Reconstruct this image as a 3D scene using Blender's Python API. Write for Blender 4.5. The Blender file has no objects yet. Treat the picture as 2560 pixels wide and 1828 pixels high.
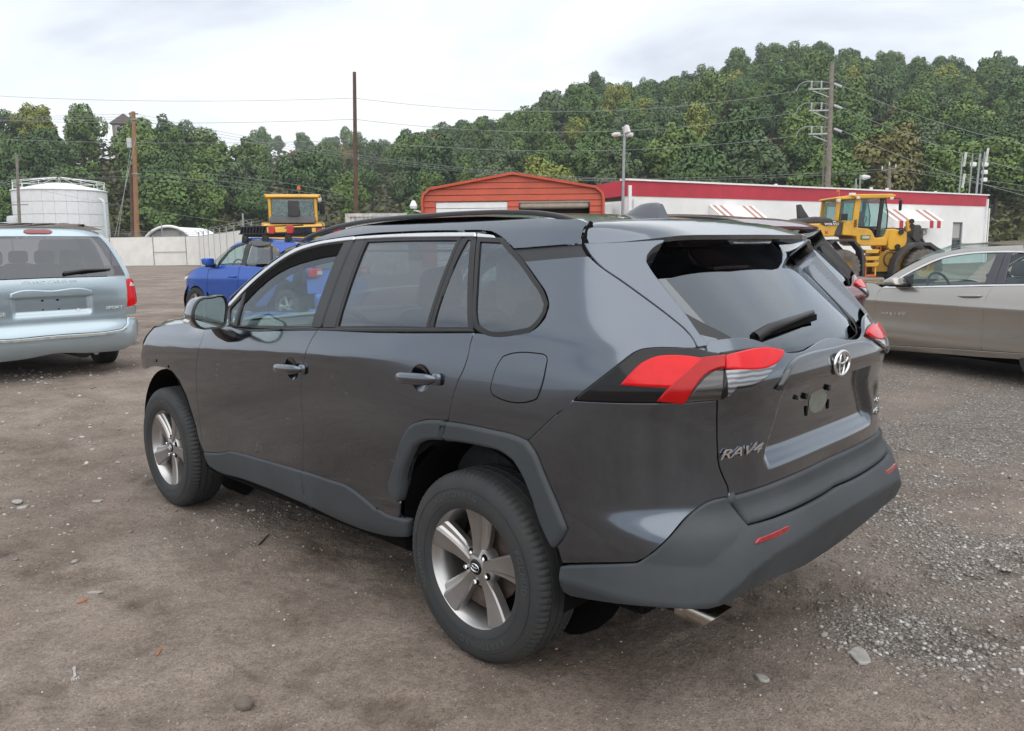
import bpy, bmesh, math, random
import numpy as np
from mathutils import Vector, Matrix
from mathutils.geometry import delaunay_2d_cdt
random.seed(7); RNG=np.random.default_rng(7)
SC=bpy.context.scene; COL=SC.collection; R=math.radians

# ------------------------------------------------------------------ camera
CAM_POS=(-2.083,2.817,1.532); YAW,PITCH,ROLL=R(-45.67),R(8.46),R(-.67)
cd=bpy.data.cameras.new('camera'); cam=bpy.data.objects.new('camera',cd); COL.objects.link(cam); SC.camera=cam
cd.sensor_width=36; cd.lens=36*2010/2560; cd.clip_start=.05; cd.clip_end=4000
_f=Vector((math.cos(YAW)*math.cos(PITCH),math.sin(YAW)*math.cos(PITCH),-math.sin(PITCH)))
_r=Vector((math.sin(YAW),-math.cos(YAW),0)); _u=_r.cross(_f)
_r2=_r*math.cos(ROLL)+_u*math.sin(ROLL); _u2=_u*math.cos(ROLL)-_r*math.sin(ROLL)
M=Matrix((_r2,_u2,-_f)).transposed().to_4x4(); M.translation=CAM_POS; cam.matrix_world=M

# ------------------------------------------------------------------ sky, sun, exposure
SUN_EL,SUN_AZ=R(58),R(150)          # azimuth measured from +X towards +Y
w=bpy.data.worlds.new('World'); SC.world=w; w.use_nodes=True
nt=w.node_tree; nt.nodes.clear(); N=nt.nodes.new; LK=nt.links.new
out=N('ShaderNodeOutputWorld'); b1=N('ShaderNodeBackground'); b2=N('ShaderNodeBackground'); mx=N('ShaderNodeMixShader')
sky=N('ShaderNodeTexSky'); sky.sky_type='NISHITA'; sky.sun_disc=False; sky.sun_elevation=SUN_EL; sky.sun_rotation=R(90)-SUN_AZ
LK(sky.outputs[0],b1.inputs[0]); b1.inputs[1].default_value=.1
tc=N('ShaderNodeTexCoord'); sp=N('ShaderNodeSeparateXYZ'); LK(tc.outputs['Generated'],sp.inputs[0])
def mth(op,a,b=None,c=None):
    n=N('ShaderNodeMath'); n.operation=op
    for i,q in enumerate((a,b,c)):
        if q is None: continue
        if isinstance(q,(int,float)): n.inputs[i].default_value=q
        else: LK(q,n.inputs[i])
    return n.outputs[0]
zz=mth('ADD',mth('ABSOLUTE',sp.outputs[2]),.16)
cb=N('ShaderNodeCombineXYZ'); LK(mth('DIVIDE',sp.outputs[0],zz),cb.inputs[0]); LK(mth('DIVIDE',sp.outputs[1],zz),cb.inputs[1]); cb.inputs[2].default_value=3.7
nz=N('ShaderNodeTexNoise'); nz.inputs['Scale'].default_value=.85; nz.inputs['Detail'].default_value=7; nz.inputs['Roughness'].default_value=.5; nz.inputs['Distortion'].default_value=.35
LK(cb.outputs[0],nz.inputs['Vector'])
cr=N('ShaderNodeValToRGB'); LK(nz.outputs[0],cr.inputs[0]); e=cr.color_ramp.elements
e[0].position=.31; e[0].color=(.45,.49,.56,1); e[1].position=.57; e[1].color=(.84,.86,.88,1)
q=cr.color_ramp.elements.new(.43); q.color=(.71,.755,.815,1)
LK(cr.outputs[0],b2.inputs[0]); b2.inputs[1].default_value=1.03
LK(b1.outputs[0],mx.inputs[1]); LK(b2.outputs[0],mx.inputs[2]); mx.inputs[0].default_value=.93; LK(mx.outputs[0],out.inputs[0])
sd=bpy.data.lights.new('sun','SUN'); sd.energy=1.4; sd.angle=R(100); sd.color=(1,.97,.92)
sun=bpy.data.objects.new('sun',sd); COL.objects.link(sun)
sun.rotation_euler=Vector((math.cos(SUN_AZ)*math.cos(SUN_EL),math.sin(SUN_AZ)*math.cos(SUN_EL),math.sin(SUN_EL))).to_track_quat('Z','Y').to_euler()
SC.view_settings.view_transform='Standard'; SC.view_settings.look='None'; SC.view_settings.exposure=.50; SC.view_settings.gamma=1
SC.render.engine='CYCLES'; SC.cycles.max_bounces=5; SC.cycles.diffuse_bounces=2; SC.cycles.glossy_bounces=4; SC.cycles.transmission_bounces=4; SC.cycles.volume_bounces=0; SC.cycles.transparent_max_bounces=12

# ------------------------------------------------------------------ materials
MATS={}
def mat(name,col,rough=.6,metal=0,coat=0,var=.0,scale=8.,bump=0,bscale=60.,col2=None,spec=.5,detail=4.,coatr=.03):
    """Principled material with a noise mix between two colours and a fine noise relief"""
    if name in MATS: return MATS[name]
    m=bpy.data.materials.new(name); m.use_nodes=True; t=m.node_tree; b=t.nodes['Principled BSDF']
    b.inputs['Roughness'].default_value=rough; b.inputs['Metallic'].default_value=metal
    b.inputs['Coat Weight'].default_value=coat; b.inputs['Coat Roughness'].default_value=coatr
    b.inputs['Specular IOR Level'].default_value=spec
    c1=tuple(col)+(1,); b.inputs['Base Color'].default_value=c1
    tcn=t.nodes.new('ShaderNodeTexCoord')
    if col2 is None and var>0: col2=tuple(max(0,x*(1-var)) for x in col)
    if col2 is not None:
        n=t.nodes.new('ShaderNodeTexNoise'); n.inputs['Scale'].default_value=scale; n.inputs['Detail'].default_value=detail; n.inputs['Roughness'].default_value=.6
        t.links.new(tcn.outputs['Object'],n.inputs['Vector'])
        r=t.nodes.new('ShaderNodeValToRGB'); r.color_ramp.elements[0].position=.35; r.color_ramp.elements[1].position=.65
        r.color_ramp.elements[0].color=tuple(col2)+(1,); r.color_ramp.elements[1].color=c1
        t.links.new(n.outputs[0],r.inputs[0]); t.links.new(r.outputs[0],b.inputs['Base Color'])
    if bump>0:
        n=t.nodes.new('ShaderNodeTexNoise'); n.inputs['Scale'].default_value=bscale; n.inputs['Detail'].default_value=5
        t.links.new(tcn.outputs['Object'],n.inputs['Vector'])
        bp=t.nodes.new('ShaderNodeBump'); bp.inputs['Strength'].default_value=bump; bp.inputs['Distance'].default_value=.01
        t.links.new(n.outputs[0],bp.inputs['Height']); t.links.new(bp.outputs[0],b.inputs['Normal'])
    MATS[name]=m; return m
def glass(name,tint,r0=.07,rough=.0):
    """a thin pane: clear or tinted sheet whose reflection grows towards grazing angles, the same from both sides"""
    if name in MATS: return MATS[name]
    m=bpy.data.materials.new(name); m.use_nodes=True; t=m.node_tree; t.nodes.clear(); n=t.nodes.new
    o=n('ShaderNodeOutputMaterial'); mi=n('ShaderNodeMixShader'); tr=n('ShaderNodeBsdfTransparent'); gl=n('ShaderNodeBsdfGlossy')
    tr.inputs[0].default_value=tuple(tint)+(1,); gl.inputs['Roughness'].default_value=rough; gl.inputs[0].default_value=(.88,.94,1,1)
    lw=n('ShaderNodeLayerWeight'); lw.inputs[0].default_value=.5; pw=n('ShaderNodeMath'); pw.operation='POWER'; pw.inputs[1].default_value=4.; t.links.new(lw.outputs['Facing'],pw.inputs[0])
    ma=n('ShaderNodeMath'); ma.operation='MULTIPLY_ADD'; ma.inputs[1].default_value=1-r0; ma.inputs[2].default_value=r0; t.links.new(pw.outputs[0],ma.inputs[0])
    t.links.new(ma.outputs[0],mi.inputs[0]); t.links.new(tr.outputs[0],mi.inputs[1]); t.links.new(gl.outputs[0],mi.inputs[2]); t.links.new(mi.outputs[0],o.inputs[0])
    MATS[name]=m; return m

# ------------------------------------------------------------------ mesh helpers
def tag(o,label=None,cat=None,group=None,kind=None):
    if label: o['label']=label
    if cat: o['category']=cat
    if group: o['group']=group
    if kind: o['kind']=kind
    return o
def empty(name,loc=(0,0,0),rz=0,label=None,cat=None,group=None):
    o=bpy.data.objects.new(name,None); COL.objects.link(o); o.location=loc; o.rotation_euler=(0,0,rz); o.empty_display_size=.2
    return tag(o,label,cat,group)
def link(name,me,m,parent=None):
    o=bpy.data.objects.new(name,me); COL.objects.link(o)
    if m is not None and len(me.materials)==0: me.materials.append(m)
    if parent is not None: o.parent=parent
    return o
class MB:
    def __init__(s): s.v=[]; s.f=[]
    def add(s,v,f):
        k=len(s.v); s.v+= [tuple(q) for q in v]; s.f+= [tuple(i+k for i in q) for q in f]; return s
    def box(s,c,d,rot=None,taper=None):
        """box of size d at c; rot = Matrix 3x3; taper=(sx,sy) scales the top"""
        tx,ty=taper or (1,1); v=[]
        for z in(-.5,.5):
            for x,y in((-.5,-.5),(.5,-.5),(.5,.5),(-.5,.5)):
                p=Vector((x*d[0]*(tx if z>0 else 1),y*d[1]*(ty if z>0 else 1),z*d[2]))
                if rot is not None: p=rot@p
                v.append(p+Vector(c))
        return s.add(v,[(3,2,1,0),(4,5,6,7),(0,1,5,4),(1,2,6,5),(2,3,7,6),(3,0,4,7)])
    def bar(s,p0,p1,a,b=None,up=(0,0,1)):
        """square bar from p0 to p1 with section a x b"""
        b=b or a; p0=Vector(p0); p1=Vector(p1); d=(p1-p0); L=d.length; d=d/L; u=Vector(up)
        if abs(d.dot(u))>.99: u=Vector((1,0,0))
        x=d.cross(u).normalized(); y=x.cross(d)
        return s.box((p0+p1)/2,(a,b,L),Matrix((x,y,d)).transposed())
    def tube(s,pts,r,n=8,cap=True,radii=None,closed=False):
        P=[Vector(p) for p in pts]; m=len(P); vs=[]; fs=[]; prev=None
        for i,p in enumerate(P):
            if closed: t=P[(i+1)%m]-P[i-1]
            else: t=P[min(i+1,m-1)]-P[max(i-1,0)]
            t.normalize()
            if prev is None:
                u=Vector((0,0,1)) if abs(t.z)<.9 else Vector((1,0,0)); x=t.cross(u).normalized()
            else: x=(prev-t*prev.dot(t)).normalized()
            prev=x; y=t.cross(x); rr=radii[i] if radii else r
            for k in range(n):
                a=2*math.pi*k/n; vs.append(p+x*(rr*math.cos(a))+y*(rr*math.sin(a)))
        for i in range(m if closed else m-1):
            for k in range(n): a=i*n+k; b=i*n+(k+1)%n; c=((i+1)%m)*n+(k+1)%n; d=((i+1)%m)*n+k; fs.append((a,b,c,d))
        if cap and not closed: fs.append(tuple(range(n-1,-1,-1))); fs.append(tuple((m-1)*n+k for k in range(n)))
        return s.add(vs,fs)
    def prism(s,poly,h,o=(0,0,0),X=(1,0,0),Y=(0,1,0)):
        """polygon (2D) in plane o,X,Y extruded by h along XxY"""
        o=Vector(o); X=Vector(X); Y=Vector(Y); Z=X.cross(Y).normalized(); n=len(poly)
        v=[o+X*a+Y*b for a,b in poly]+[o+X*a+Y*b+Z*h for a,b in poly]
        A=sum(poly[i][0]*poly[(i+1)%n][1]-poly[(i+1)%n][0]*poly[i][1] for i in range(n))
        lo=tuple(range(n)); hi=tuple(range(n,2*n)); sides=[(i,(i+1)%n,n+(i+1)%n,n+i) for i in range(n)]
        fs=[lo[::-1],hi]+sides
        if (A<0)!=(h<0): fs=[f[::-1] for f in fs]
        return s.add(v,fs)
    def lathe(s,prof,n=32,o=(0,0,0),axis='Z',closed=False,a0=0,a1=2*math.pi):
        """prof: (r,h) pairs"""
        full=abs(a1-a0-2*math.pi)<1e-6; cnt=n if full else n+1; vs=[]; m=len(prof)
        for i in range(cnt):
            a=a0+(a1-a0)*i/n; c,sn=math.cos(a),math.sin(a)
            for r,h in prof:
                p=(r*c,r*sn,h) if axis=='Z' else ((r*c,h,r*sn) if axis=='Y' else (h,r*c,r*sn))
                vs.append((o[0]+p[0],o[1]+p[1],o[2]+p[2]))
        fs=[]
        for i in range(n):
            j=(i+1)%cnt
            for k in range(m if closed else m-1):
                l=(k+1)%m; f=(i*m+k,j*m+k,j*m+l,i*m+l); fs.append(f if axis!='Y' else f[::-1])
        return s.add(vs,fs)
    def loft(s,rings,closed=True,cap=True):
        n=len(rings[0]); k=len(rings); vs=[p for r in rings for p in r]; fs=[]
        for i in range(k-1):
            for j in range(n if closed else n-1): a=i*n+j; b=i*n+(j+1)%n; fs.append((a,b,b+n,a+n))
        if cap and closed: fs.append(tuple(range(n-1,-1,-1))); fs.append(tuple((k-1)*n+j for j in range(n)))
        return s.add(vs,fs)
    def build(s,name,m,parent=None,smooth=None,bevel=0,fix=True):
        me=bpy.data.meshes.new(name); me.from_pydata(s.v,[],s.f)
        if fix:
            bm=bmesh.new(); bm.from_mesh(me); bmesh.ops.recalc_face_normals(bm,faces=bm.faces); bm.to_mesh(me); bm.free()
        if smooth:
            for p in me.polygons: p.use_smooth=True
            me.set_sharp_from_angle(angle=R(smooth))
        o=link(name,me,m,parent)
        if bevel>0:
            b=o.modifiers.new('bevel','BEVEL'); b.width=bevel; b.segments=2; b.limit_method='ANGLE'; b.angle_limit=R(40)
            if not smooth:
                for p in me.polygons: p.use_smooth=True
                me.set_sharp_from_angle(angle=R(60))
            b.harden_normals=False
        return o
def copy_tree(o,parent=None):
    c=o.copy(); COL.objects.link(c); c.parent=parent
    for ch in list(o.children): copy_tree(ch,c)
    return c
def text_obj(name,txt,size,m,parent,mw,depth=.002,shear=0,space=1.0,bold=0,align='CENTER',sx=1.0):
    """lettering as a mesh; mw = 4x4 matrix whose XY plane carries the text"""
    cu=bpy.data.curves.new(name,'FONT'); cu.body=txt; cu.size=size; cu.extrude=depth; cu.shear=shear; cu.space_character=space; cu.offset=bold
    cu.align_x=align; cu.align_y='CENTER'; cu.resolution_u=3
    t=bpy.data.objects.new(name,cu); COL.objects.link(t); dg=bpy.context.evaluated_depsgraph_get()
    me=bpy.data.meshes.new_from_object(t.evaluated_get(dg)); bpy.data.objects.remove(t); bpy.data.curves.remove(cu)
    me.transform(Matrix.Diagonal((sx,1,1,1))); me.transform(mw); me.materials.clear()
    return link(name,me,m,parent)
def frame(o,X,Y):
    X=Vector(X).normalized(); Y=Vector(Y); Z=X.cross(Y).normalized(); Y=Z.cross(X)
    m=Matrix((X,Y,Z)).transposed().to_4x4(); m.translation=Vector(o); return m
# ---- surface of the grey SUV: S(u,z) -> point; u = x on the flank, then an angle round the rear corner
def _interp(tab):
    xs=np.array([t[0] for t in tab],float); ys=np.array([t[1] for t in tab],float)
    h=np.diff(xs); d=np.diff(ys)/h
    m=np.zeros(len(xs)); m[0]=d[0]; m[-1]=d[-1]
    for i in range(1,len(xs)-1):
        m[i]=(d[i-1]*h[i]+d[i]*h[i-1])/(h[i]+h[i-1])
    def f(x):
        x=np.clip(x,xs[0],xs[-1]); i=np.clip(np.searchsorted(xs,x)-1,0,len(xs)-2)
        t=(x-xs[i])/h[i]; t2=t*t; t3=t2*t
        return (2*t3-3*t2+1)*ys[i]+(t3-2*t2+t)*h[i]*m[i]+(-2*t3+3*t2)*ys[i+1]+(t3-t2)*h[i]*m[i+1]
    return f
def sstep(x,a,b):
    t=np.clip((x-a)/(b-a),0,1); return t*t*(3-2*t)
UP=[(1.18,.872),(1.20,.866),(1.30,.826),(1.45,.757),(1.55,.702),(1.60,.665),(1.64,.615),(1.67,.54)]
PA=_interp([(.25,.83),(.33,.880),(.43,.898),(.6,.902),(.78,.906),(.95,.911),(1.05,.9145),(1.072,.913),(1.095,.905),(1.14,.888)]+UP)
PB=_interp([(.25,.83),(.33,.880),(.43,.898),(.6,.904),(.75,.909),(.86,.910),(.93,.907),(1.0,.9),(1.06,.892),(1.12,.882)]+UP)
XB=_interp([(.25,-.86),(.33,-.925),(.42,-.958),(.52,-.968),(.62,-.966),(.66,-.957),(.70,-.932),(.76,-.925),(.9,-.918),(1.0,-.916),(1.06,-.928),(1.108,-.935),(1.15,-.92),(1.18,-.905),(1.2,-.893),(1.25,-.862),(1.35,-.79),(1.45,-.715),(1.55,-.64),(1.6,-.60),(1.67,-.55)])
NN=_interp([(.25,5.4),(.55,5.1),(.64,4.8),(.72,4.2),(.8,4.0),(1.0,4.0),(1.1,4.2),(1.2,3.8),(1.67,3.6)])
XA=-.1; KU=.95; UC=XA-KU*math.pi/2
def S(u,z):
    u=np.asarray(u,float); z=np.asarray(z,float)
    x=np.maximum(u,XA); v=z+.055*(x-1)*(1-sstep(z,1.22,1.6))
    bl=sstep(x,.05,1.0)
    y=PA(v)*bl+PB(v)*(1-bl)
    lo=1-sstep(v,1.0,1.2)
    y=y-.010*np.exp(-((x-1.4)/.6)**2)*sstep(x,XA,.4)*lo
    y=y-.035*sstep(x,1.0,2.3)*sstep(v,1.2,1.5)
    y=y-.10*sstep(x,2.0,2.4)*np.clip((v-1.10)/.1,0,2)**1.6*.5
    y=y-.5*np.maximum(x-2.85,0)**2
    ph=np.maximum((XA-u)/KU,1e-6)
    a=XA-XB(z); n=NN(z); ya=y
    r=1/((np.sin(ph)/a)**n+(np.maximum(np.cos(ph),1e-9)/ya)**n)**(1/n)
    rear=u<XA
    X=np.where(rear,XA-r*np.sin(ph),x); Y=np.where(rear,r*np.cos(ph),y)
    return np.stack([X,Y,z+0*X],-1)
def SN(u,z,e=.004):
    u=np.asarray(u,float); z=np.asarray(z,float)
    du=S(u+e,z)-S(u-e,z); dz=S(u,z+e)-S(u,z-e)
    n=np.cross(dz,du)
    # outward: y>0 on flank, x<0 on rear
    n/= np.linalg.norm(n,axis=-1,keepdims=True)
    s=np.sign(n[...,1]-n[...,0]+0*u); return n*s[...,None]
PAN={
 'fender':[(2.965,0.901),(2.922,0.948),(2.889,0.985),(2.873,1.067),(2.726,1.091),(2.519,1.115),(2.191,1.141),(2.131,1.116),(2.134,1.096),(2.131,1.060),(2.143,1.000),(2.180,0.934),(2.208,0.855),(2.220,0.769),(2.223,0.698),(2.222,0.626),(2.216,0.541),(2.211,0.470),(2.197,0.415),(2.261,0.502),(2.282,0.557),(2.319,0.610),(2.346,0.671),(2.376,0.720),(2.414,0.767),(2.454,0.806),(2.498,0.831),(2.579,0.846),(2.702,0.849),(2.833,0.835),(2.945,0.813),(2.983,0.821)],
 'front_door':[(2.131,1.116),(2.134,1.096),(2.131,1.060),(2.143,1.000),(2.180,0.934),(2.208,0.855),(2.220,0.769),(2.223,0.698),(2.222,0.626),(2.216,0.541),(2.211,0.470),(2.197,0.415),(2.189,0.417),(1.986,0.448),(1.893,0.474),(1.817,0.480),(1.616,0.487),(1.170,0.501),(1.166,0.580),(1.142,0.699),(1.146,0.780),(1.137,0.902),(1.112,0.985),(1.075,1.067),(1.054,1.122),(1.018,1.175),(1.423,1.144),(1.740,1.129),(1.839,1.135),(2.014,1.135)],
 'rear_door':[(1.018,1.175),(1.054,1.122),(1.075,1.067),(1.112,0.985),(1.137,0.902),(1.146,0.780),(1.142,0.699),(1.166,0.580),(1.170,0.503),(1.127,0.503),(0.914,0.506),(0.825,0.508),(0.708,0.484),(0.587,0.441),(0.600,0.455),(0.533,0.441),(0.446,0.444),(0.439,0.478),(0.432,0.515),(0.490,0.552),(0.494,0.579),(0.442,0.681),(0.378,0.795),(0.326,0.850),(0.269,0.874),(0.114,0.897),(0.103,0.940),(0.090,0.979),(0.102,0.948),(0.089,0.987),(0.067,1.044),(0.034,1.105),(0.021,1.154),(0.018,1.181),(0.002,1.228),(0.246,1.211),(0.530,1.193)],
 'rocker_front':[(2.189,0.417),(1.986,0.448),(1.893,0.474),(1.817,0.480),(1.616,0.487),(1.170,0.501),(1.167,0.395),(1.176,0.388),(1.121,0.333),(1.768,0.343),(2.075,0.334),(2.151,0.347)],
 'rocker_rear':[(1.170,0.501),(1.127,0.503),(0.914,0.506),(0.825,0.508),(0.708,0.484),(0.587,0.441),(0.600,0.455),(0.533,0.441),(0.446,0.444),(0.383,0.450),(0.396,0.375),(0.475,0.352),(1.121,0.333),(1.176,0.388),(1.167,0.395)],
 'arch_front':[(0.114,0.897),(0.269,0.874),(0.326,0.850),(0.378,0.795),(0.442,0.681),(0.494,0.579),(0.490,0.552),(0.432,0.515),(0.422,0.531),(0.391,0.642),(0.353,0.711),(0.306,0.772),(0.243,0.802),(0.140,0.821)],
 'arch_rear':[(0.113,0.895),(-0.006,0.900),(-0.127,0.900),(-0.243,0.897),(-0.294,0.887),(-0.327,0.855),(-0.362,0.793),(-0.402,0.721),(-0.441,0.650),(-0.456,0.619),(-0.448,0.600),(-0.408,0.542),(-0.393,0.548),(-0.351,0.611),(-0.308,0.707),(-0.271,0.770),(-0.233,0.810),(-0.176,0.830),(-0.073,0.834),(0.051,0.829),(0.137,0.820)],
 'quarter':[(-0.000,1.227),(-0.233,1.242),(-0.276,1.249),(-0.309,1.267),(-0.335,1.297),(-0.340,1.330),(-0.335,1.345),(-0.310,1.376),(-0.259,1.411),(-0.137,1.478),(-0.323,1.489),(-0.467,1.497),(-0.510,1.471),(-0.616,1.414),(-0.710,1.355),(-0.777,1.307),(-0.826,1.264),(-0.844,1.240),(-0.850,1.219),(-0.846,1.218),(-0.787,1.220),(-0.709,1.219),(-0.685,1.215),(-0.661,1.204),(-0.631,1.180),(-0.578,1.135),(-0.474,1.045),(-0.428,1.007),(-0.468,1.042),(-0.294,0.887),(-0.243,0.897),(-0.127,0.900),(-0.006,0.900),(0.113,0.895),(0.103,0.940),(0.090,0.979),(0.102,0.948),(0.089,0.987),(0.067,1.044),(0.034,1.105),(0.021,1.154),(0.018,1.181),(0.002,1.228)],
 'fuel':[(-0.187,1.170),(-0.348,1.183),(-0.365,1.175),(-0.369,1.162),(-0.346,1.056),(-0.334,1.032),(-0.308,1.021),(-0.148,1.013),(-0.116,1.021),(-0.104,1.041),(-0.135,1.133),(-0.157,1.160)],
 'bumper_paint':[(-0.474,1.045),(-0.428,1.007),(-0.468,1.042),(-0.294,0.887),(-0.294,0.887),(-0.327,0.855),(-0.362,0.793),(-0.402,0.721),(-0.441,0.650),(-0.456,0.619),(-0.448,0.600),(-0.408,0.542),(-0.417,0.544),(-0.433,0.495),(-0.440,0.494),(-0.581,0.538),(-0.679,0.566),(-0.699,0.583),(-0.844,0.729),(-0.873,0.745),(-0.940,0.753),(-0.947,0.758),(-0.947,0.777),(-0.930,0.816),(-0.915,0.856),(-0.910,0.894),(-0.908,0.928),(-0.906,0.980),(-0.902,1.029),(-0.898,1.064),(-0.729,1.059)],
 'bumper':[(-0.440,0.494),(-0.581,0.538),(-0.679,0.566),(-0.699,0.583),(-0.844,0.729),(-0.873,0.745),(-0.940,0.753),(-1.001,0.665),(-1.485,0.657),(-1.592,0.661),(-1.592,0.360),(-0.962,0.452),(-0.892,0.442),(-0.792,0.447),(-0.675,0.431),(-0.579,0.409),(-0.468,0.382),(-0.433,0.394)],
 'hatch_trim':[(-0.943,0.750),(-0.947,0.754),(-1.120,0.757),(-1.432,0.758),(-1.592,0.760),(-1.592,0.664),(-1.489,0.661),(-1.002,0.668)],
 'hatch':[(-0.903,1.062),(-0.906,1.029),(-0.910,0.979),(-0.912,0.928),(-0.914,0.894),(-0.919,0.855),(-0.934,0.816),(-0.951,0.776),(-0.951,0.757),(-0.947,0.754),(-1.120,0.758),(-1.432,0.759),(-1.592,0.760),(-1.592,1.194),(-1.185,1.190),(-1.140,1.209),(-1.091,1.226),(-0.894,1.238),(-0.882,1.227),(-0.883,1.211)],
 'lamp_side':[(-0.474,1.045),(-0.578,1.135),(-0.631,1.180),(-0.661,1.204),(-0.685,1.215),(-0.709,1.219),(-0.787,1.220),(-0.846,1.218),(-0.882,1.207),(-0.916,1.201),(-0.932,1.190),(-0.923,1.154),(-0.900,1.068),(-0.898,1.065),(-0.729,1.060)],
 'lamp_hatch':[(-0.919,1.200),(-1.105,1.203),(-1.160,1.193),(-1.199,1.180),(-1.187,1.169),(-1.153,1.152),(-1.107,1.131),(-1.061,1.106),(-0.956,1.094),(-0.928,1.074),(-0.918,1.065),(-0.903,1.065),(-0.924,1.152),(-0.934,1.189)],
 'red_side':[(-0.630,1.109),(-0.658,1.145),(-0.692,1.177),(-0.726,1.192),(-0.768,1.196),(-0.838,1.189),(-0.852,1.186),(-0.917,1.190),(-0.930,1.189),(-0.921,1.155),(-0.891,1.152),(-0.855,1.136),(-0.828,1.109),(-0.799,1.062),(-0.729,1.068),(-0.758,1.108)],
 'red_dark':[(-0.856,1.185),(-0.930,1.189),(-0.921,1.155),(-0.891,1.152),(-0.855,1.136),(-0.828,1.109),(-0.799,1.062),(-0.731,1.069),(-0.760,1.108),(-0.803,1.144)],
 'clear_side':[(-0.918,1.148),(-0.904,1.070),(-0.803,1.065),(-0.834,1.108),(-0.861,1.134),(-0.890,1.150)],
 'red_hatch':[(-0.935,1.188),(-1.125,1.196),(-1.195,1.182),(-1.192,1.173),(-1.154,1.156),(-0.926,1.152)],
 'clear_hatch':[(-0.925,1.148),(-1.144,1.152),(-1.060,1.111),(-0.955,1.101),(-0.926,1.073)],
 'garnish':[(-1.134,1.068),(-1.179,1.113),(-1.275,1.155),(-1.318,1.158),(-1.592,1.160),(-1.592,1.160),(-1.592,1.065),(-1.217,1.065)],
 'recess':[(-1.212,1.061),(-1.177,0.966),(-1.099,0.879),(-1.134,0.847),(-1.592,0.864)],
 'refl':[(-1.001,0.613),(-1.017,0.625),(-1.160,0.629),(-1.151,0.609)],
 'refl_frame':[(-0.990,0.603),(-1.015,0.631),(-1.170,0.633),(-1.182,0.617),(-1.162,0.602)],
 'roof_side':[(1.976,1.270),(1.838,1.365),(1.717,1.436),(1.573,1.502),(1.467,1.538),(1.304,1.563),(1.173,1.573),(0.992,1.586),(0.850,1.593),(0.697,1.595),(0.534,1.596),(0.306,1.593),(0.146,1.589),(0.102,1.584),(0.059,1.571),(-0.054,1.521),(-0.425,1.536),(-0.416,1.556),(-0.416,1.590),(-0.431,1.607),(-0.379,1.620),(-0.294,1.623),(-0.040,1.637),(0.227,1.648),(0.565,1.650),(0.855,1.641),(1.049,1.627),(1.182,1.608),(1.290,1.585),(1.373,1.559),(1.474,1.544),(1.595,1.498),(1.721,1.441),(1.843,1.371),(1.982,1.277)],
 'chrome_front':[(1.950,1.246),(1.837,1.343),(1.706,1.423),(1.564,1.491),(1.459,1.529),(1.298,1.557),(1.138,1.572),(0.985,1.581),(0.981,1.567),(1.126,1.559),(1.285,1.544),(1.445,1.513),(1.553,1.476),(1.693,1.407),(1.821,1.324),(1.935,1.232)],
 'chrome_rear':[(0.974,1.580),(0.688,1.586),(0.467,1.587),(0.190,1.583),(0.181,1.569),(0.454,1.572),(0.760,1.573),(0.969,1.568)],
 'chrome_q':[(0.177,1.580),(0.121,1.575),(0.082,1.570),(0.056,1.560),(0.166,1.566)],
 'bpillar_f':[(1.049,1.562),(0.981,1.567),(1.000,1.184),(1.082,1.179)],
 'bpillar_r':[(0.966,1.567),(0.888,1.568),(0.886,1.190),(0.987,1.184)],
 'glass_front':[(1.817,1.309),(1.687,1.400),(1.548,1.470),(1.440,1.507),(1.279,1.538),(1.121,1.553),(1.058,1.555),(1.083,1.181),(1.785,1.141)],
 'glass_fq':[(1.927,1.223),(1.858,1.284),(1.836,1.300),(1.807,1.151),(1.878,1.159)],
 'bar_fq':[(1.843,1.312),(1.823,1.319),(1.814,1.266),(1.780,1.143),(1.822,1.144)],
 'band_front':[(1.822,1.317),(1.689,1.402),(1.550,1.472),(1.442,1.509),(1.281,1.540),(1.122,1.555),(1.052,1.558),(1.049,1.502),(1.153,1.494),(1.300,1.474),(1.401,1.456),(1.500,1.431),(1.596,1.394),(1.702,1.333),(1.799,1.254)],
 'glass_rear':[(0.877,1.564),(0.754,1.566),(0.274,1.564),(0.270,1.226),(0.459,1.218),(0.876,1.192)],
 'bar_rear':[(0.274,1.568),(0.235,1.567),(0.235,1.544),(0.244,1.227),(0.269,1.226)],
 'glass_rq':[(0.227,1.565),(0.199,1.564),(0.033,1.241),(0.242,1.228),(0.231,1.544)],
 'cpillar_d':[(0.200,1.567),(0.179,1.567),(0.011,1.240),(0.030,1.239)],
 'qframe':[(0.168,1.562),(0.054,1.556),(0.028,1.554),(-0.009,1.538),(-0.062,1.509),(-0.139,1.470),(-0.256,1.408),(-0.307,1.373),(-0.332,1.345),(-0.336,1.327),(-0.331,1.298),(-0.306,1.268),(-0.270,1.249),(-0.232,1.244),(0.003,1.230)],
 'qglass':[(0.146,1.553),(0.029,1.549),(-0.056,1.503),(-0.207,1.424),(-0.301,1.361),(-0.321,1.338),(-0.321,1.315),(-0.302,1.282),(-0.271,1.258),(-0.235,1.251),(-0.040,1.242),(-0.007,1.254),(0.012,1.281),(0.063,1.388)],
 'belt_f':[(1.885,1.155),(1.790,1.140),(1.083,1.181),(1.012,1.183),(1.016,1.168),(1.423,1.145),(1.741,1.130),(1.840,1.136)],
 'belt_r':[(1.008,1.183),(0.458,1.216),(0.013,1.240),(0.005,1.229),(0.531,1.195),(1.010,1.169)],
 'cutline':[(-0.438,1.612),(-0.430,1.598),(-0.427,1.568),(-0.428,1.541),(-0.438,1.527),(-0.470,1.498)],
 'strip':[(-0.059,1.518),(-0.424,1.534),(-0.465,1.499),(-0.129,1.485)],
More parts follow.
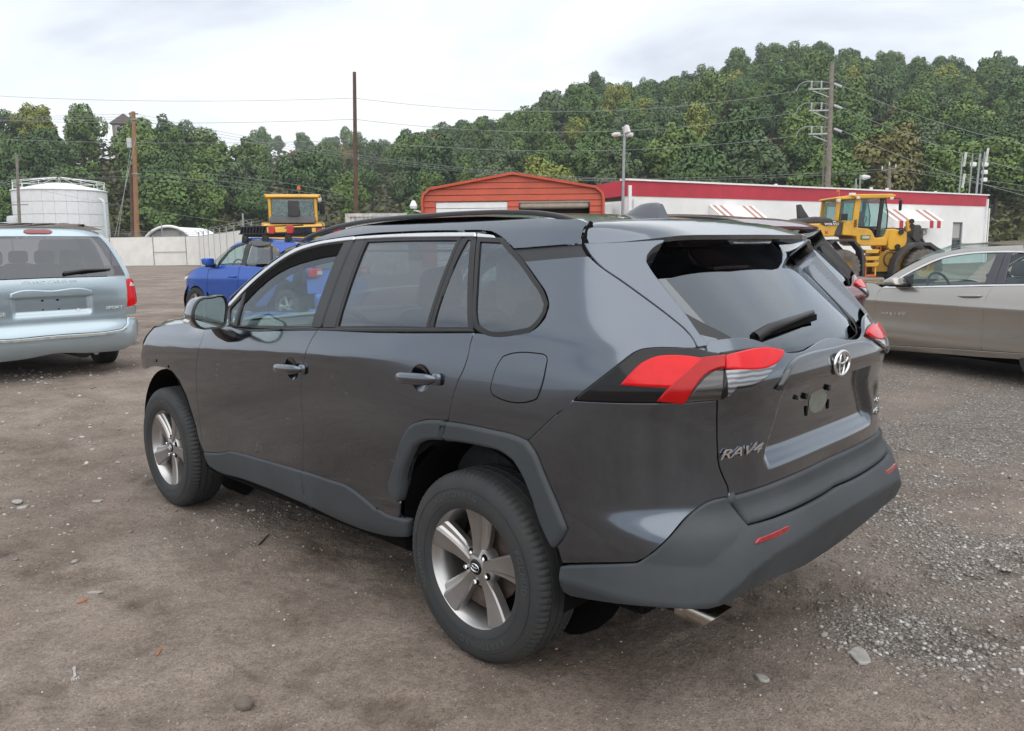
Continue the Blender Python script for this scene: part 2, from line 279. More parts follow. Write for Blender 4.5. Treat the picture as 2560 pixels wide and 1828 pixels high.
 'flank':[(-0.432,1.540),(-0.591,1.541),(-0.780,1.548),(-0.772,1.537),(-0.729,1.520),(-0.704,1.498),(-0.701,1.478),(-0.715,1.457),(-0.764,1.398),(-0.828,1.318),(-0.876,1.243),(-0.892,1.222),(-0.853,1.219),(-0.845,1.240),(-0.828,1.264),(-0.779,1.307),(-0.712,1.355),(-0.618,1.414),(-0.513,1.471),(-0.473,1.501),(-0.448,1.524)],
 'mirror_base':[(1.996,1.115),(1.839,1.056)],
}
# ------------------------------------------------------------------ panels cut out of a surface
def resample(poly,step,closed=True,ang=24):
    """polygon with sharp corners kept and the runs between them drawn as smooth curves"""
    P=np.array(poly,float); n=len(P)
    keep=[0]
    for i in range(1,n):
        if np.hypot(*(P[i]-P[keep[-1]]))>1e-4: keep.append(i)
    P=P[keep]
    if np.hypot(*(P[0]-P[-1]))<1e-4: P=P[:-1]
    n=len(P); d=np.roll(P,-1,0)-P; a=np.arctan2(d[:,1],d[:,0]); turn=np.abs((a-np.roll(a,1)+np.pi)%(2*np.pi)-np.pi)
    corner=turn>R(ang); out=[]
    def tangent(i):
        p0,p1,p2=P[i-1],P[i],P[(i+1)%n]; l0=np.hypot(*(p1-p0)); l1=np.hypot(*(p2-p1))
        t=((p1-p0)/l0*l1+(p2-p1)/l1*l0)/(l0+l1); return t/max(np.hypot(*t),1e-9)
    for i in range(n):
        j=(i+1)%n; p,q=P[i],P[j]; l=np.hypot(*(q-p)); k=max(1,int(math.ceil(l/step)))
        if corner[i] and corner[j]: t0=t1=q-p
        else:
            t0=tangent(i)*l if not corner[i] else None; t1=tangent(j)*l if not corner[j] else None
            if t0 is None: t0=(1.5*(q-p)-.5*t1)
            if t1 is None: t1=(1.5*(q-p)-.5*t0)
        for s in range(k):
            t=s/k; out.append((2*t**3-3*t*t+1)*p+(t**3-2*t*t+t)*t0+(-2*t**3+3*t*t)*q+(t**3-t*t)*t1)
    return np.array(out)
def area2(P): x,y=P[:,0],P[:,1]; return np.sum(x*np.roll(y,-1)-np.roll(x,-1)*y)
def outward(P):
    d=np.roll(P,-1,0)-P; d/=np.maximum(np.hypot(d[:,0],d[:,1]),1e-9)[:,None]
    nrm=np.stack([d[:,1],-d[:,0]],1); 
    if area2(P)<0: nrm=-nrm
    m=nrm+np.roll(nrm,1,0); m/=np.maximum(np.hypot(m[:,0],m[:,1]),1e-6)[:,None]
    c=np.clip((m*nrm).sum(1),.5,1); return m/c[:,None]
def inside(P,Q):
    r=np.zeros(len(Q),bool); x,y=Q[:,0],Q[:,1]
    for i in range(len(P)):
        (x0,y0),(x1,y1)=P[i],P[(i+1)%len(P)]
        c=((y0>y)!=(y1>y)); xi=(x1-x0)*(y-y0)/((y1-y0) if y1!=y0 else 1e-12)+x0; r^=c&(x<xi)
    return r
def tri_region(P,g,hole=None):
    """triangulate the polygon with interior points on a grid of spacing g"""
    lo,hi=P.min(0),P.max(0); gx=np.arange(lo[0]+g*.37,hi[0],g); gy=np.arange(lo[1]+g*.41,hi[1],g*.9)
    Q=np.stack(np.meshgrid(gx,gy,indexing='ij'),-1).reshape(-1,2)
    if len(Q):
        Q=Q[inside(P,Q)]
        if len(Q):
            dmin=np.full(len(Q),1e9)
            for k in range(0,len(P),400):
                dmin=np.minimum(dmin,((Q[:,None]-P[None,k:k+400])**2).sum(-1).min(1))
            Q=Q[dmin>(g*.5)**2]
    n=len(P); edges=[]
    if hole is not None:
        (cu,cz,ru,rz)=hole; k=40; H=np.array([(cu+ru*math.cos(2*math.pi*i/k),cz+rz*math.sin(2*math.pi*i/k)) for i in range(k)])
        Q=Q[((Q[:,0]-cu)/(ru+g*.5))**2+((Q[:,1]-cz)/(rz+g*.5))**2>1]; edges=[(n+i,n+(i+1)%k) for i in range(k)]; Q=np.concatenate([H,Q])
    V=[Vector(q) for q in P]+[Vector(q) for q in Q]
    r=delaunay_2d_cdt(V,edges,[list(range(n))],1,1e-6); V2=np.array([tuple(v) for v in r[0]]); F=[tuple(f) for f in r[2]]
    if hole is not None:
        F=[f for f in F if sum(((V2[list(f)].mean(0)-(cu,cz))/(ru,rz))**2)>.99]
    return V2,F
def bloops(F):
    e={}
    for f in F:
        for i in range(len(f)):
            a,b=f[i],f[(i+1)%len(f)]; e[(a,b)]=1
    nx={}
    for a,b in e:
        if (b,a) not in e: nx[a]=b
    loops=[]
    while nx:
        s=next(iter(nx)); l=[s]; c=nx.pop(s)
        while c!=s and c in nx: l.append(c); c=nx.pop(c)
        loops.append(l)
    return loops
def panel_mesh(poly,surf,off=0.,gap=.0015,bev=.002,flange=.014,g=.03,disp=None,step=.02,smooth_poly=True,hole=None):
    P=resample(poly,step) if smooth_poly else np.array(poly,float)
    if gap or bev: P=P-outward(P)*(gap+bev)
    V2,F=tri_region(P,g,hole)
    def pos(uv,o=0):
        p=surf(uv[:,0],uv[:,1])
        d=(disp(uv[:,0],uv[:,1]) if disp is not None else 0)+o
        return p+snorm(surf,uv)*np.asarray(d).reshape(-1,1) if np.any(d) else p
    def nrm(uv,e=.004):
        ex=np.array([e,0]); ez=np.array([0,e])
        n=np.cross(pos(uv+ez)-pos(uv-ez),pos(uv+ex)-pos(uv-ex)); n/=np.linalg.norm(n,axis=1,keepdims=True)
        ref=snorm(surf,uv); return n*np.sign((n*ref).sum(1,keepdims=True))
    p=pos(V2,off); n=nrm(V2)
    # orient faces along the normal
    F2=[]
    for f in F:
        a,b,c=p[f[0]],p[f[1]],p[f[2]]
        F2.append(f if np.dot(np.cross(b-a,c-a),n[f[0]])>0 else f[::-1])
    F=F2; verts=[p]; norms=[n]; k=len(p); fs=list(F)
    if flange>0:
        for l in bloops(F):
            if len(l)<3: continue
            Pl=V2[l]; o=outward(Pl); uv1=Pl+o*bev; n1=nrm(Pl)
            o3=pos(Pl+o*.002)-pos(Pl); o3/=np.maximum(np.linalg.norm(o3,axis=1,keepdims=True),1e-9)
            r1=pos(uv1,off)-n1*(bev*.8); r2=r1-n1*flange
            nn=n1*.7+o3*.7; nn/=np.linalg.norm(nn,axis=1,keepdims=True)
            m=len(l); verts+=[r1,r2]; norms+=[nn,o3]
            for i in range(m):
                j=(i+1)%m; fs.append((l[j],l[i],k+i,k+j)); fs.append((k+j,k+i,k+m+i,k+m+j))
            k+=2*m
    return np.concatenate(verts),fs,np.concatenate(norms)
def snorm(surf,uv,e=.004):
    ex=np.array([e,0]); ez=np.array([0,e]); u=uv
    n=np.cross(surf(u[:,0],u[:,1]+e)-surf(u[:,0],u[:,1]-e),surf(u[:,0]+e,u[:,1])-surf(u[:,0]-e,u[:,1]))
    n/=np.maximum(np.linalg.norm(n,axis=1,keepdims=True),1e-12); return n*getattr(surf,'sign',1)
def mesh_n(name,V,F,Nn,flip=False):
    me=bpy.data.meshes.new(name)
    V=np.array(V); Nn=np.array(Nn)
    if flip:
        V=V*[1,-1,1]; Nn=Nn*[1,-1,1]; F=[f[::-1] for f in F]
    me.from_pydata([tuple(v) for v in V],[],[tuple(int(i) for i in f) for f in F])
    for q in me.polygons: q.use_smooth=True
    me.normals_split_custom_set_from_vertices([tuple(q) for q in Nn])
    return me
def panel(name,poly,m,parent,surf,mirror=True,sym=None,**k):
    """one panel on the left, a mirrored one on the right (or one whole panel across the middle when sym is set)"""
    if sym is not None:
        q=[(2*sym-u,z) for u,z in poly[::-1]]; full=list(poly)+q
        V,F,Nn=panel_mesh(full,surf,**k); return link(name,mesh_n(name,V,F,Nn),m,parent)
    V,F,Nn=panel_mesh(poly,surf,**k); a=link(name,mesh_n(name,V,F,Nn),m,parent)
    if mirror: link(name,mesh_n(name,V,F,Nn,True),m,parent)
    return a
# ------------------------------------------------------------------ body surfaces of the other vehicles
def make_net(xa,ku,prof,xbt,nn,front=None):
    """flank from a half-width profile, rear from a super-ellipse; u = x on the flank, an angle round the back"""
    P_=_interp(prof); X_=_interp(xbt); N_=_interp(nn); uc=xa-ku*math.pi/2
    def net(u,z):
        u=np.asarray(u,float); z=np.asarray(z,float); m=u<uc; uu=np.where(m,2*uc-u,u)
        x=np.maximum(uu,xa); y=P_(z)
        if front: y=y-front[1]*np.maximum(x-front[0],0)**2
        ph=np.maximum((xa-uu)/ku,1e-6); a=xa-X_(z); n=N_(z)
        r=1/((np.sin(ph)/a)**n+(np.maximum(np.cos(ph),1e-9)/y)**n)**(1/n); rear=uu<xa
        X=np.where(rear,xa-r*np.sin(ph),x); Y=np.where(rear,r*np.cos(ph),y)
        return np.stack([X,np.where(m,-Y,Y),z+0*X],-1)
    net.uc=uc; net.sign=1; return net
NET_VAN=make_net(.9,.95,[(.22,.93),(.30,.99),(.40,1.015),(.5,1.02),(.6,1.02),(.66,1.005),(.75,1.0),(.9,1.0),(1.1,.985),(1.2,.965),(1.4,.905),(1.6,.81),(1.68,.74),(1.74,.60),(1.77,.45)],
  [(.22,.06),(.30,-.01),(.38,-.05),(.48,-.06),(.56,-.04),(.62,-.01),(.7,.0),(.9,.0),(1.1,.012),(1.15,.025),(1.3,.09),(1.5,.185),(1.62,.245),(1.68,.285),(1.72,.34),(1.77,.5)],
  [(.22,6.),(.62,6.5),(.7,8.),(1.1,8.),(1.3,7.),(1.6,5.5),(1.77,4.)])
NET_SEDAN=make_net(-3.4,.6,[(.14,.80),(.20,.87),(.27,.895),(.29,.905),(.40,.915),(.55,.912),(.70,.92),(.765,.926),(.80,.918),(.88,.90),(.95,.88),(.98,.87),(1.2,.765),(1.36,.67),(1.42,.61),(1.47,.48)],
  [(.14,-3.9),(1.47,-3.9)],[(.14,4.),(1.47,4.)],front=(-.2,.12))
NET_BLUE=make_net(-2.9,.6,[(.2,.80),(.3,.855),(.45,.87),(.7,.885),(.88,.89),(.92,.884),(1.0,.872),(1.08,.855),(1.12,.84),(1.3,.755),(1.5,.655),(1.56,.60),(1.60,.52)],
  [(.2,-3.4),(1.6,-3.4)],[(.2,4.),(1.6,4.)],front=(-.2,.25))
PAN2={
 's_fdoor':[(-0.761,0.910),(-0.705,0.851),(-0.697,0.773),(-0.685,0.673),(-0.677,0.603),(-0.679,0.503),(-0.710,0.357),(-0.725,0.222),(-1.458,0.268),(-2.114,0.306),(-2.105,0.394),(-2.113,0.490),(-2.106,0.636),(-2.118,0.749),(-2.115,0.843),(-2.129,0.911),(-2.153,0.986),(-1.701,0.961),(-1.156,0.927)],
 's_rdoor_l':[(-2.152,0.989),(-2.129,0.911),(-2.115,0.843),(-2.118,0.749),(-2.106,0.636),(-2.113,0.490),(-2.105,0.394),(-2.115,0.334),(-2.128,0.307),(-2.577,0.333)],
 's_rdoor_t':[(-2.482,1.008)],
 's_rock':[(-0.730,0.217),(-1.456,0.264),(-2.113,0.301),(-2.577,0.329),(-2.567,0.263),(-2.100,0.234),(-1.442,0.200),(-0.710,0.156)],
 's_belt':[(-0.759,0.924),(-1.150,0.947),(-1.695,0.980),(-2.144,1.006),(-2.476,1.023),(-2.482,1.005),(-2.151,0.988),(-1.701,0.961),(-1.156,0.929),(-0.763,0.909)],
 's_chrome':[(-0.767,0.910),(-0.828,0.958),(-0.948,1.039),(-1.181,1.182),(-1.409,1.284),(-1.676,1.334),(-1.953,1.351),(-2.125,1.355),(-2.326,1.351),(-2.337,1.334),(-2.138,1.335),(-1.965,1.332),(-1.689,1.312),(-1.420,1.261),(-1.194,1.157),(-0.959,1.013),(-0.880,0.946)],
 's_side':[(-0.804,0.957),(-0.799,1.029),(-0.971,1.153),(-1.110,1.233),(-1.288,1.310),(-1.419,1.338),(-1.506,1.360),(-1.783,1.393),(-2.052,1.407),(-2.282,1.413),(-2.325,1.352),(-2.124,1.356),(-1.952,1.353),(-1.674,1.337),(-1.408,1.286),(-1.179,1.185),(-0.947,1.041)],
 's_glass':[(-1.159,0.951),(-1.129,1.093),(-1.285,1.191),(-1.459,1.268),(-1.688,1.314),(-1.967,1.331),(-2.052,1.327),(-2.051,1.002)],
 's_sail':[(-0.856,0.930),(-0.962,1.006),(-1.129,1.093),(-1.160,0.949)],
 's_b1':[(-2.051,1.328),(-2.136,1.331),(-2.166,1.009),(-2.051,1.002)],
 's_b2':[(-2.145,1.331),(-2.212,1.331),(-2.271,1.015),(-2.172,1.010)],
 's_rglass':[(-2.214,1.330),(-2.339,1.330),(-2.475,1.025),(-2.273,1.016)],
 's_hand':[(-1.789,0.868),(-2.068,0.882)],
 's_txt':[(-0.790,0.606),(-1.129,0.626)],
 's_mir':[(-0.880,0.946),(-0.947,1.015),(-1.021,1.055),(-1.103,1.048),(-1.151,0.943)],
 'b_fender':[(0.344,0.694),(0.266,0.832),(0.126,0.949),(-0.135,1.062),(-0.458,1.113),(-0.740,1.096),(-0.481,1.030),(-0.453,0.805),(-0.398,0.595),(-0.359,0.327),(-0.326,0.441),(-0.295,0.584),(-0.172,0.683),(-0.015,0.703),(0.146,0.641),(0.268,0.501),(0.357,0.518)],
 'b_fdoor':[(-0.742,1.090),(-0.490,1.026),(-0.461,0.805),(-0.406,0.596),(-0.295,0.226),(-0.720,0.220),(-1.105,0.272),(-1.312,0.540),(-1.388,0.872),(-1.406,1.035),(-1.433,1.116)],
 'b_rdoor_l':[(-1.446,1.116),(-1.417,1.035),(-1.399,0.872),(-1.338,0.614),(-1.312,0.540)],
 'b_glass':[(-0.785,1.127),(-0.958,1.353),(-1.162,1.458),(-1.387,1.518),(-1.429,1.140)],
 'b_bp':[(-1.386,1.533),(-1.548,1.534),(-1.567,1.135),(-1.436,1.134)],
 'b_rglass':[(-1.592,1.500),(-2.099,1.489),(-2.257,1.154),(-1.581,1.140)],
 'b_cp':[(-2.103,1.494),(-2.165,1.489),(-2.291,1.197),(-2.264,1.155)],
 'b_qglass':[(-2.179,1.480),(-2.310,1.443),(-2.430,1.337),(-2.298,1.206)],
 'b_frame':[(-0.743,1.087),(-0.742,1.188),(-0.927,1.396),(-1.123,1.508),(-1.361,1.578),(-1.457,1.550),(-1.153,1.471),(-0.955,1.362),(-0.803,1.151)],
 'b_visor':[(-1.403,1.578),(-1.409,1.592),(-2.017,1.561),(-2.090,1.543),(-2.126,1.498),(-1.526,1.522)],
 'b_roofside':[(-0.922,1.436),(-0.997,1.491),(-1.077,1.554),(-1.171,1.614),(-1.396,1.651),(-1.802,1.642),(-2.196,1.621),(-2.624,1.580),(-2.837,1.508),(-2.631,1.440),(-2.440,1.346),(-2.323,1.443),(-2.178,1.488),(-2.090,1.543),(-1.400,1.596),(-1.260,1.561)],
 'b_hand':[(-1.123,0.896),(-1.331,0.898)],
 'b_mirror':[(-0.437,1.244),(-0.660,1.262),(-0.743,1.087),(-0.545,1.077)],
 'v_win':[(-0.592,1.158),(-0.377,1.156),(0.157,1.152),(0.169,1.230),(0.191,1.407),(0.202,1.526),(0.200,1.613),(-0.592,1.619)],
 'v_hatch':[(-0.592,1.154),(-0.378,1.152),(0.157,1.147),(0.136,1.042),(0.120,0.865),(0.115,0.687),(0.099,0.582),(0.036,0.527),(-0.092,0.513),(-0.473,0.516),(-0.592,0.516)],
 'v_dpil':[(0.206,1.616),(0.204,1.528),(0.195,1.412),(0.173,1.234),(0.162,1.149),(0.153,1.109),(0.211,1.118),(0.283,1.310),(0.345,1.502),(0.344,1.628),(0.244,1.692),(0.182,1.679)],
 'v_roof':[(-0.592,1.735),(-0.038,1.724),(0.163,1.702),(0.209,1.685),(0.210,1.620),(-0.592,1.622)],
 'v_blight':[(-0.460,1.647),(-0.397,1.655),(-0.367,1.670),(-0.379,1.687),(-0.425,1.696)],
 'v_bl_c':[(-0.592,1.647),(-0.592,1.696)],
 'v_lamp':[(0.145,1.094),(0.176,1.114),(0.233,1.107),(0.269,1.019),(0.262,0.841),(0.228,0.805),(0.161,0.784),(0.118,0.776)],
 'v_lampc':[(0.153,1.026),(0.183,1.074),(0.222,1.048),(0.265,1.016)],
 'v_qlow':[(0.118,0.770),(0.161,0.780),(0.240,0.798),(0.246,0.689),(0.116,0.685)],
 'v_bump':[(-0.592,0.511),(-0.474,0.510),(-0.093,0.508),(0.035,0.522),(0.098,0.572),(0.126,0.650),(0.222,0.642),(0.290,0.561),(0.283,0.484),(0.211,0.392),(0.145,0.302),(0.045,0.257),(-0.247,0.267),(-0.592,0.300)],
 'v_pad':[(-0.592,0.503),(-0.476,0.502),(-0.094,0.501),(0.033,0.513),(0.071,0.538),(0.082,0.518),(0.022,0.479),(-0.099,0.470),(-0.480,0.469),(-0.592,0.470)],
 'v_rec':[(-0.592,0.944),(-0.174,0.936),(-0.174,0.877),(-0.193,0.792),(-0.231,0.742),(-0.272,0.728),(-0.592,0.732)],
 'v_bar':[(-0.592,1.015),(-0.220,1.014),(-0.179,0.997),(-0.173,0.945),(-0.592,0.945)],
}
# ------------------------------------------------------------------ places: a frame along the lens axis on the ground
RH=Vector((math.sin(YAW),-math.cos(YAW),0)); FH=Vector((math.cos(YAW),math.sin(YAW),0)); C0=Vector(CAM_POS)
def loc(a,w,z=0): p=C0+RH*a+FH*w; return Vector((p.x,p.y,z))
def at(fx,fy,w):
    """point seen at (fx,fy) of a 2274 px wide view, w metres into the scene"""
    k=1.1258; v=_f+_r2*((fx*k-1280)/2010)-_u2*((fy*k-914)/2010); return C0+v*(w/v.dot(FH))
def base(fx,w,z=0): p=at(fx,545,w); return Vector((p.x,p.y,z))
def vnoise(x,y,s,seed=0):
    r=np.random.default_rng(seed); n=256; T=r.random((n,n)); x=np.asarray(x)/s+37.3; y=np.asarray(y)/s+11.7
    xi=np.floor(x).astype(int); yi=np.floor(y).astype(int); fx=x-xi; fy=y-yi; fx=fx*fx*(3-2*fx); fy=fy*fy*(3-2*fy); g=lambda a,b:T[a%n,b%n]
    return (g(xi,yi)*(1-fx)+g(xi+1,yi)*fx)*(1-fy)+(g(xi,yi+1)*(1-fx)+g(xi+1,yi+1)*fx)*fy
def fbm(x,y,s,seed=0,o=4):
    t=0; a=.5
    for i in range(o): t=t+a*(vnoise(x,y,s/2**i,seed+i)-.5); a*=.55
    return t
# ================================================================== ground
BLOBS=[(.5,-5.2,1.6,1.0),(-.4,-5.8,1.6,.8),(-.2,-3.6,1.1,.75),(-.9,-2.0,.75,.95),(-1.35,-1.6,.6,.95),(-1.1,-.2,.32,.9),(-1.3,-.5,.4,.6),(.6,-.1,.9,.35),(1.9,.1,.8,.35),(8.4,-.1,.7,.6),(3.2,1.6,.5,.3),(2.5,2.0,.4,.25),(2.0,-7.0,1.2,.5),(12,-6,2.5,.2)]
def gravel_at(x,y):
    g=0
    for cx,cy,r,a in BLOBS: g=g+a*np.exp(-((x-cx)**2+(y-cy)**2)/(r*r))
    g=g*(.10+3.0*np.clip(fbm(x,y,.8,5)+.42,0,1)**2)+.12*np.clip(fbm(x,y,2.2,9)*3,0,1)
    return np.clip(g,0,1)
PRINTS=((.2,1.75,-24,.12),(1.5,2.35,-28,.12),(-.9,-.9,60,.12),(-1.9,-1.6,60,.12),(.9,1.45,8,.11),(2.9,2.0,20,.13),(.3,2.2,-60,.12),(1.2,1.2,-75,.10),(-.5,1.3,30,.12),(4.2,.9,12,.14),(4.0,2.4,5,.14),(9,1.5,3,.2),(9,-2.6,3,.2),(11,-3.4,8,.2),(6,-4.2,25,.2))
def prints(x,y):
    t=0
    for (x0,y0,ang,w) in PRINTS:
        c,s=math.cos(R(ang)),math.sin(R(ang)); u=(x-x0)*c+(y-y0)*s; v=-(x-x0)*s+(y-y0)*c; L_=1.9 if x0<5 else 5.
        t=np.maximum(t,np.exp(-(v/w)**4)*(1-sstep(np.abs(u),L_*.5,L_))*(.35+.65*(np.sin(u*34+np.abs(v)*20)>.1))*np.clip(fbm(x,y,.5,6)*3+.55,0,1))
    return t
def ground_z(x,y):
    x=np.asarray(x,float); y=np.asarray(y,float); far=np.hypot(x,y)
    z=.10*sstep(x,4,9)+.06*(1-sstep(y,-8,-4.5))*(1-sstep(x,4,9))
    near=1-sstep(far,8,20)
    z=z+near*(.034*fbm(x,y,1.1,1)+.020*fbm(x,y,.30,2)*(.3+1.4*sstep(vnoise(x,y,.9,21),.4,.75))+.012*fbm(x,y,.10,3)*(.2+1.6*sstep(vnoise(x,y,.7,22),.45,.8)))
    rd=1-np.abs(2*vnoise(x,y,.33,31)-1); z=z+near*.016*np.clip((rd-.86)/.14,0,1)*sstep(vnoise(x,y,1.0,32),.5,.75)
    # ruts and tyre prints
    z=z-.026*prints(x,y)
    return z
def lines(lo,hi,step,far):
    a=list(np.arange(lo,hi,step)); s=step; q=hi
    while q<far: q+=s; a.append(q); s*=1.16
    s=step; q=lo; b=[]
    while q>-far: q-=s; b.append(q); s*=1.16
    return np.array(b[::-1]+a)
gx=lines(-3.2,4.4,.026,640); gy=lines(-3.4,3.0,.026,640)
GX,GY=np.meshgrid(gx,gy,indexing='ij'); GZ=ground_z(GX,GY); nx,ny=GX.shape
ii=(np.arange(nx-1)[:,None]*ny+np.arange(ny-1)[None]).ravel(); quads=np.stack([ii,ii+ny,ii+ny+1,ii+1],1)
me=bpy.data.meshes.new('ground'); me.vertices.add(nx*ny); me.vertices.foreach_set('co',np.stack([GX,GY,GZ],-1).astype(np.float32).ravel())
me.loops.add(len(quads)*4); me.loops.foreach_set('vertex_index',quads.ravel().astype(np.int32)); me.polygons.add(len(quads)); me.polygons.foreach_set('loop_start',np.arange(0,len(quads)*4,4,dtype=np.int32))
me.polygons.foreach_set('use_smooth',np.ones(len(quads),bool)); me.update(); me.validate()
at_=me.attributes.new('gravel','FLOAT','POINT'); at_.data.foreach_set('value',gravel_at(GX,GY).astype(np.float32).ravel())
at_=me.attributes.new('damp_print_shade','FLOAT','POINT'); at_.data.foreach_set('value',np.clip(prints(GX,GY)*.8+1.6*np.clip(fbm(GX,GY,1.7,41)-.06,0,1),0,1).astype(np.float32).ravel())  # random damp patches, plus relief shade of the tyre prints painted in as darkening
def dirt_mat():
    m=bpy.data.materials.new('dirt_and_gravel'); m.use_nodes=True; t=m.node_tree; b=t.nodes['Principled BSDF']; n_=t.nodes.new; l=t.links.new
    tcn=n_('ShaderNodeTexCoord'); V=tcn.outputs['Object']
    def noise(s,d=5,r=.6):
        n=n_('ShaderNodeTexNoise'); n.inputs['Scale'].default_value=s; n.inputs['Detail'].default_value=d; n.inputs['Roughness'].default_value=r; l(V,n.inputs['Vector']); return n.outputs[0]
    def ramp(s,*els):
        r=n_('ShaderNodeValToRGB'); r.color_ramp.elements[0].position=els[0][0]; r.color_ramp.elements[0].color=els[0][1]+(1,); r.color_ramp.elements[1].position=els[-1][0]; r.color_ramp.elements[1].color=els[-1][1]+(1,)
        for p_,c in els[1:-1]: q=r.color_ramp.elements.new(p_); q.color=c+(1,)
        l(s,r.inputs[0]); return r.outputs[0]
    def mix(f,a,c,bl='MIX'):
        x=n_('ShaderNodeMix'); x.data_type='RGBA'; x.blend_type=bl
        if isinstance(f,float): x.inputs[0].default_value=f
        else: l(f,x.inputs[0])
        l(a,x.inputs[6]); l(c,x.inputs[7]); return x.outputs[2]
    big=ramp(noise(.55,4),(.34,(.195,.153,.125)),(.50,(.252,.205,.172)),(.66,(.308,.260,.224)))
    fine=ramp(noise(26,6,.7),(.30,(.74,.73,.72)),(.5,(.96,.96,.96)),(.72,(1.10,1.10,1.09)))
    col=mix(1.0,big,fine,'MULTIPLY'); med=ramp(noise(3.2,5,.65),(.36,(.74,.73,.72)),(.55,(1.0,1.0,1.0)),(.7,(1.10,1.10,1.10))); col=mix(1.0,col,med,'MULTIPLY')
    sp=n_('ShaderNodeTexVoronoi'); sp.inputs['Scale'].default_value=75; l(V,sp.inputs['Vector'])
    peb=ramp(sp.outputs['Color'],(.15,(.16,.14,.125)),(.55,(.25,.225,.20)),(.80,(.36,.34,.32)),(.97,(.56,.54,.515)))
    edge=ramp(sp.outputs['Distance'],(.25,(1,1,1)),(.62,(.62,.60,.58))); peb=mix(1.0,peb,edge,'MULTIPLY')
    g=n_('ShaderNodeAttribute'); g.attribute_name='gravel'
    mth_=n_('ShaderNodeMath'); mth_.operation='MULTIPLY_ADD'; l(noise(7,4),mth_.inputs[0]); mth_.inputs[1].default_value=.9; mth_.inputs[2].default_value=-.56
    ad=n_('ShaderNodeMath'); ad.operation='ADD'; ad.use_clamp=True; l(mth_.outputs[0],ad.inputs[0]); l(g.outputs['Fac'],ad.inputs[1])
    s2=n_('ShaderNodeTexVoronoi'); s2.inputs['Scale'].default_value=170; l(V,s2.inputs['Vector']); gr=ramp(s2.outputs['Color'],(.10,(.50,.48,.46)),(.5,(1.0,1.0,1.0)),(.86,(1.18,1.17,1.15)),(.97,(1.9,1.88,1.85))); col=mix(.75,col,gr,'MULTIPLY'); col=mix(ad.outputs[0],col,peb); dm=n_('ShaderNodeAttribute'); dm.attribute_name='damp_print_shade'; darkened=mix(1.0,col,ramp(noise(9,4),(.3,(.58,.56,.54)),(.7,(.72,.70,.68))),'MULTIPLY'); col=mix(dm.outputs['Fac'],col,darkened); l(col,b.inputs['Base Color']); b.inputs['Roughness'].default_value=.88; b.inputs['Specular IOR Level'].default_value=.3
    def mm(op,a,b_,c=None):
        x=n_('ShaderNodeMath'); x.operation=op
        for i,q in enumerate((a,b_,c)):
            if q is None: continue
            if isinstance(q,(int,float)): x.inputs[i].default_value=q
            else: l(q,x.inputs[i])
        return x.outputs[0]
    rough=mm('ADD',mm('MULTIPLY',ramp(noise(1.6,3),(.42,(0,0,0)),(.62,(1,1,1))),.8),mm('ADD',g.outputs['Fac'],.15))
    ht=mm('MULTIPLY',mm('MULTIPLY',noise(19,7,.62),.020),rough); ht=mm('MULTIPLY_ADD',noise(5.,3),.022,ht); ht=mm('MULTIPLY_ADD',mm('MULTIPLY',sp.outputs['Distance'],g.outputs['Fac']),-.012,ht); h3=mm('MULTIPLY_ADD',noise(120,3,.6),.0035,ht); h3=mm('MULTIPLY_ADD',s2.outputs['Distance'],-.0022,h3)
    bp=n_('ShaderNodeBump'); bp.inputs['Strength'].default_value=1.0; bp.inputs['Distance'].default_value=1.0; l(h3,bp.inputs['Height']); l(bp.outputs[0],b.inputs['Normal'])
    return m
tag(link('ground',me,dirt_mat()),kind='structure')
# ---- loose gravel, one mass
STONE=[]
def stone_shape(k):
    r=np.random.default_rng(100+k); bm=bmesh.new(); bmesh.ops.create_icosphere(bm,subdivisions=1,radius=1.0); v=np.array([tuple(q.co) for q in bm.verts]); f=[tuple(q.index for q in p.verts) for p in bm.faces]; bm.free()
    v=v*(1+.35*(r.random((len(v),1))-.5)); v*=[1,.55+.35*r.random(),.35+.25*r.random()]; return v,np.array(f)
SH=[stone_shape(k) for k in range(6)]
def scatter(n,x0,x1,y0,y1,smin,smax,thr,seed):
    r=np.random.default_rng(seed); x=r.uniform(x0,x1,n*8); y=r.uniform(y0,y1,n*8); k=gravel_at(x,y)+.10>r.random(n*8)*1.0+thr; x,y=x[k][:n],y[k][:n]
    s=smin+(smax-smin)*r.random(len(x))**3.2; return x,y,s
P=[scatter(24000,-3.0,2.2,-7.5,1.6,.003,.011,.12,1),scatter(6000,-1.0,4.5,-.8,2.9,.0025,.009,.06,2),scatter(5000,2,14,-8,4,.008,.026,.08,3),scatter(5000,-2.4,0,-3.5,.3,.004,.015,.2,4)]
x=np.concatenate([q[0] for q in P]); y=np.concatenate([q[1] for q in P]); s=np.concatenate([q[2] for q in P]); z=ground_z(x,y)
Vs=[];Fs=[];k0=0; r=np.random.default_rng(5); which=r.integers(0,6,len(x)); shade=[]
for k in range(6):
    m=which==k; n=m.sum(); v,f=SH[k]; th=r.uniform(0,2*np.pi,n); c,sn=np.cos(th),np.sin(th); nv=len(v)
    X=(c[:,None]*v[None,:,0]-sn[:,None]*v[None,:,1])*s[m][:,None]+x[m][:,None]; Y=(sn[:,None]*v[None,:,0]+c[:,None]*v[None,:,1])*s[m][:,None]+y[m][:,None]; Z=v[None,:,2]*s[m][:,None]+(z[m]+s[m]*.12)[:,None]
    Vs.append(np.stack([X,Y,Z],-1).reshape(-1,3)); Fs.append((f[None]+(np.arange(n)*nv)[:,None,None]+k0).reshape(-1,3)); k0+=n*nv; shade.append(np.repeat(r.random(n),nv))
Vs=np.concatenate(Vs);Fs=np.concatenate(Fs); me=bpy.data.meshes.new('loose_gravel'); me.vertices.add(len(Vs)); me.vertices.foreach_set('co',Vs.astype(np.float32).ravel())
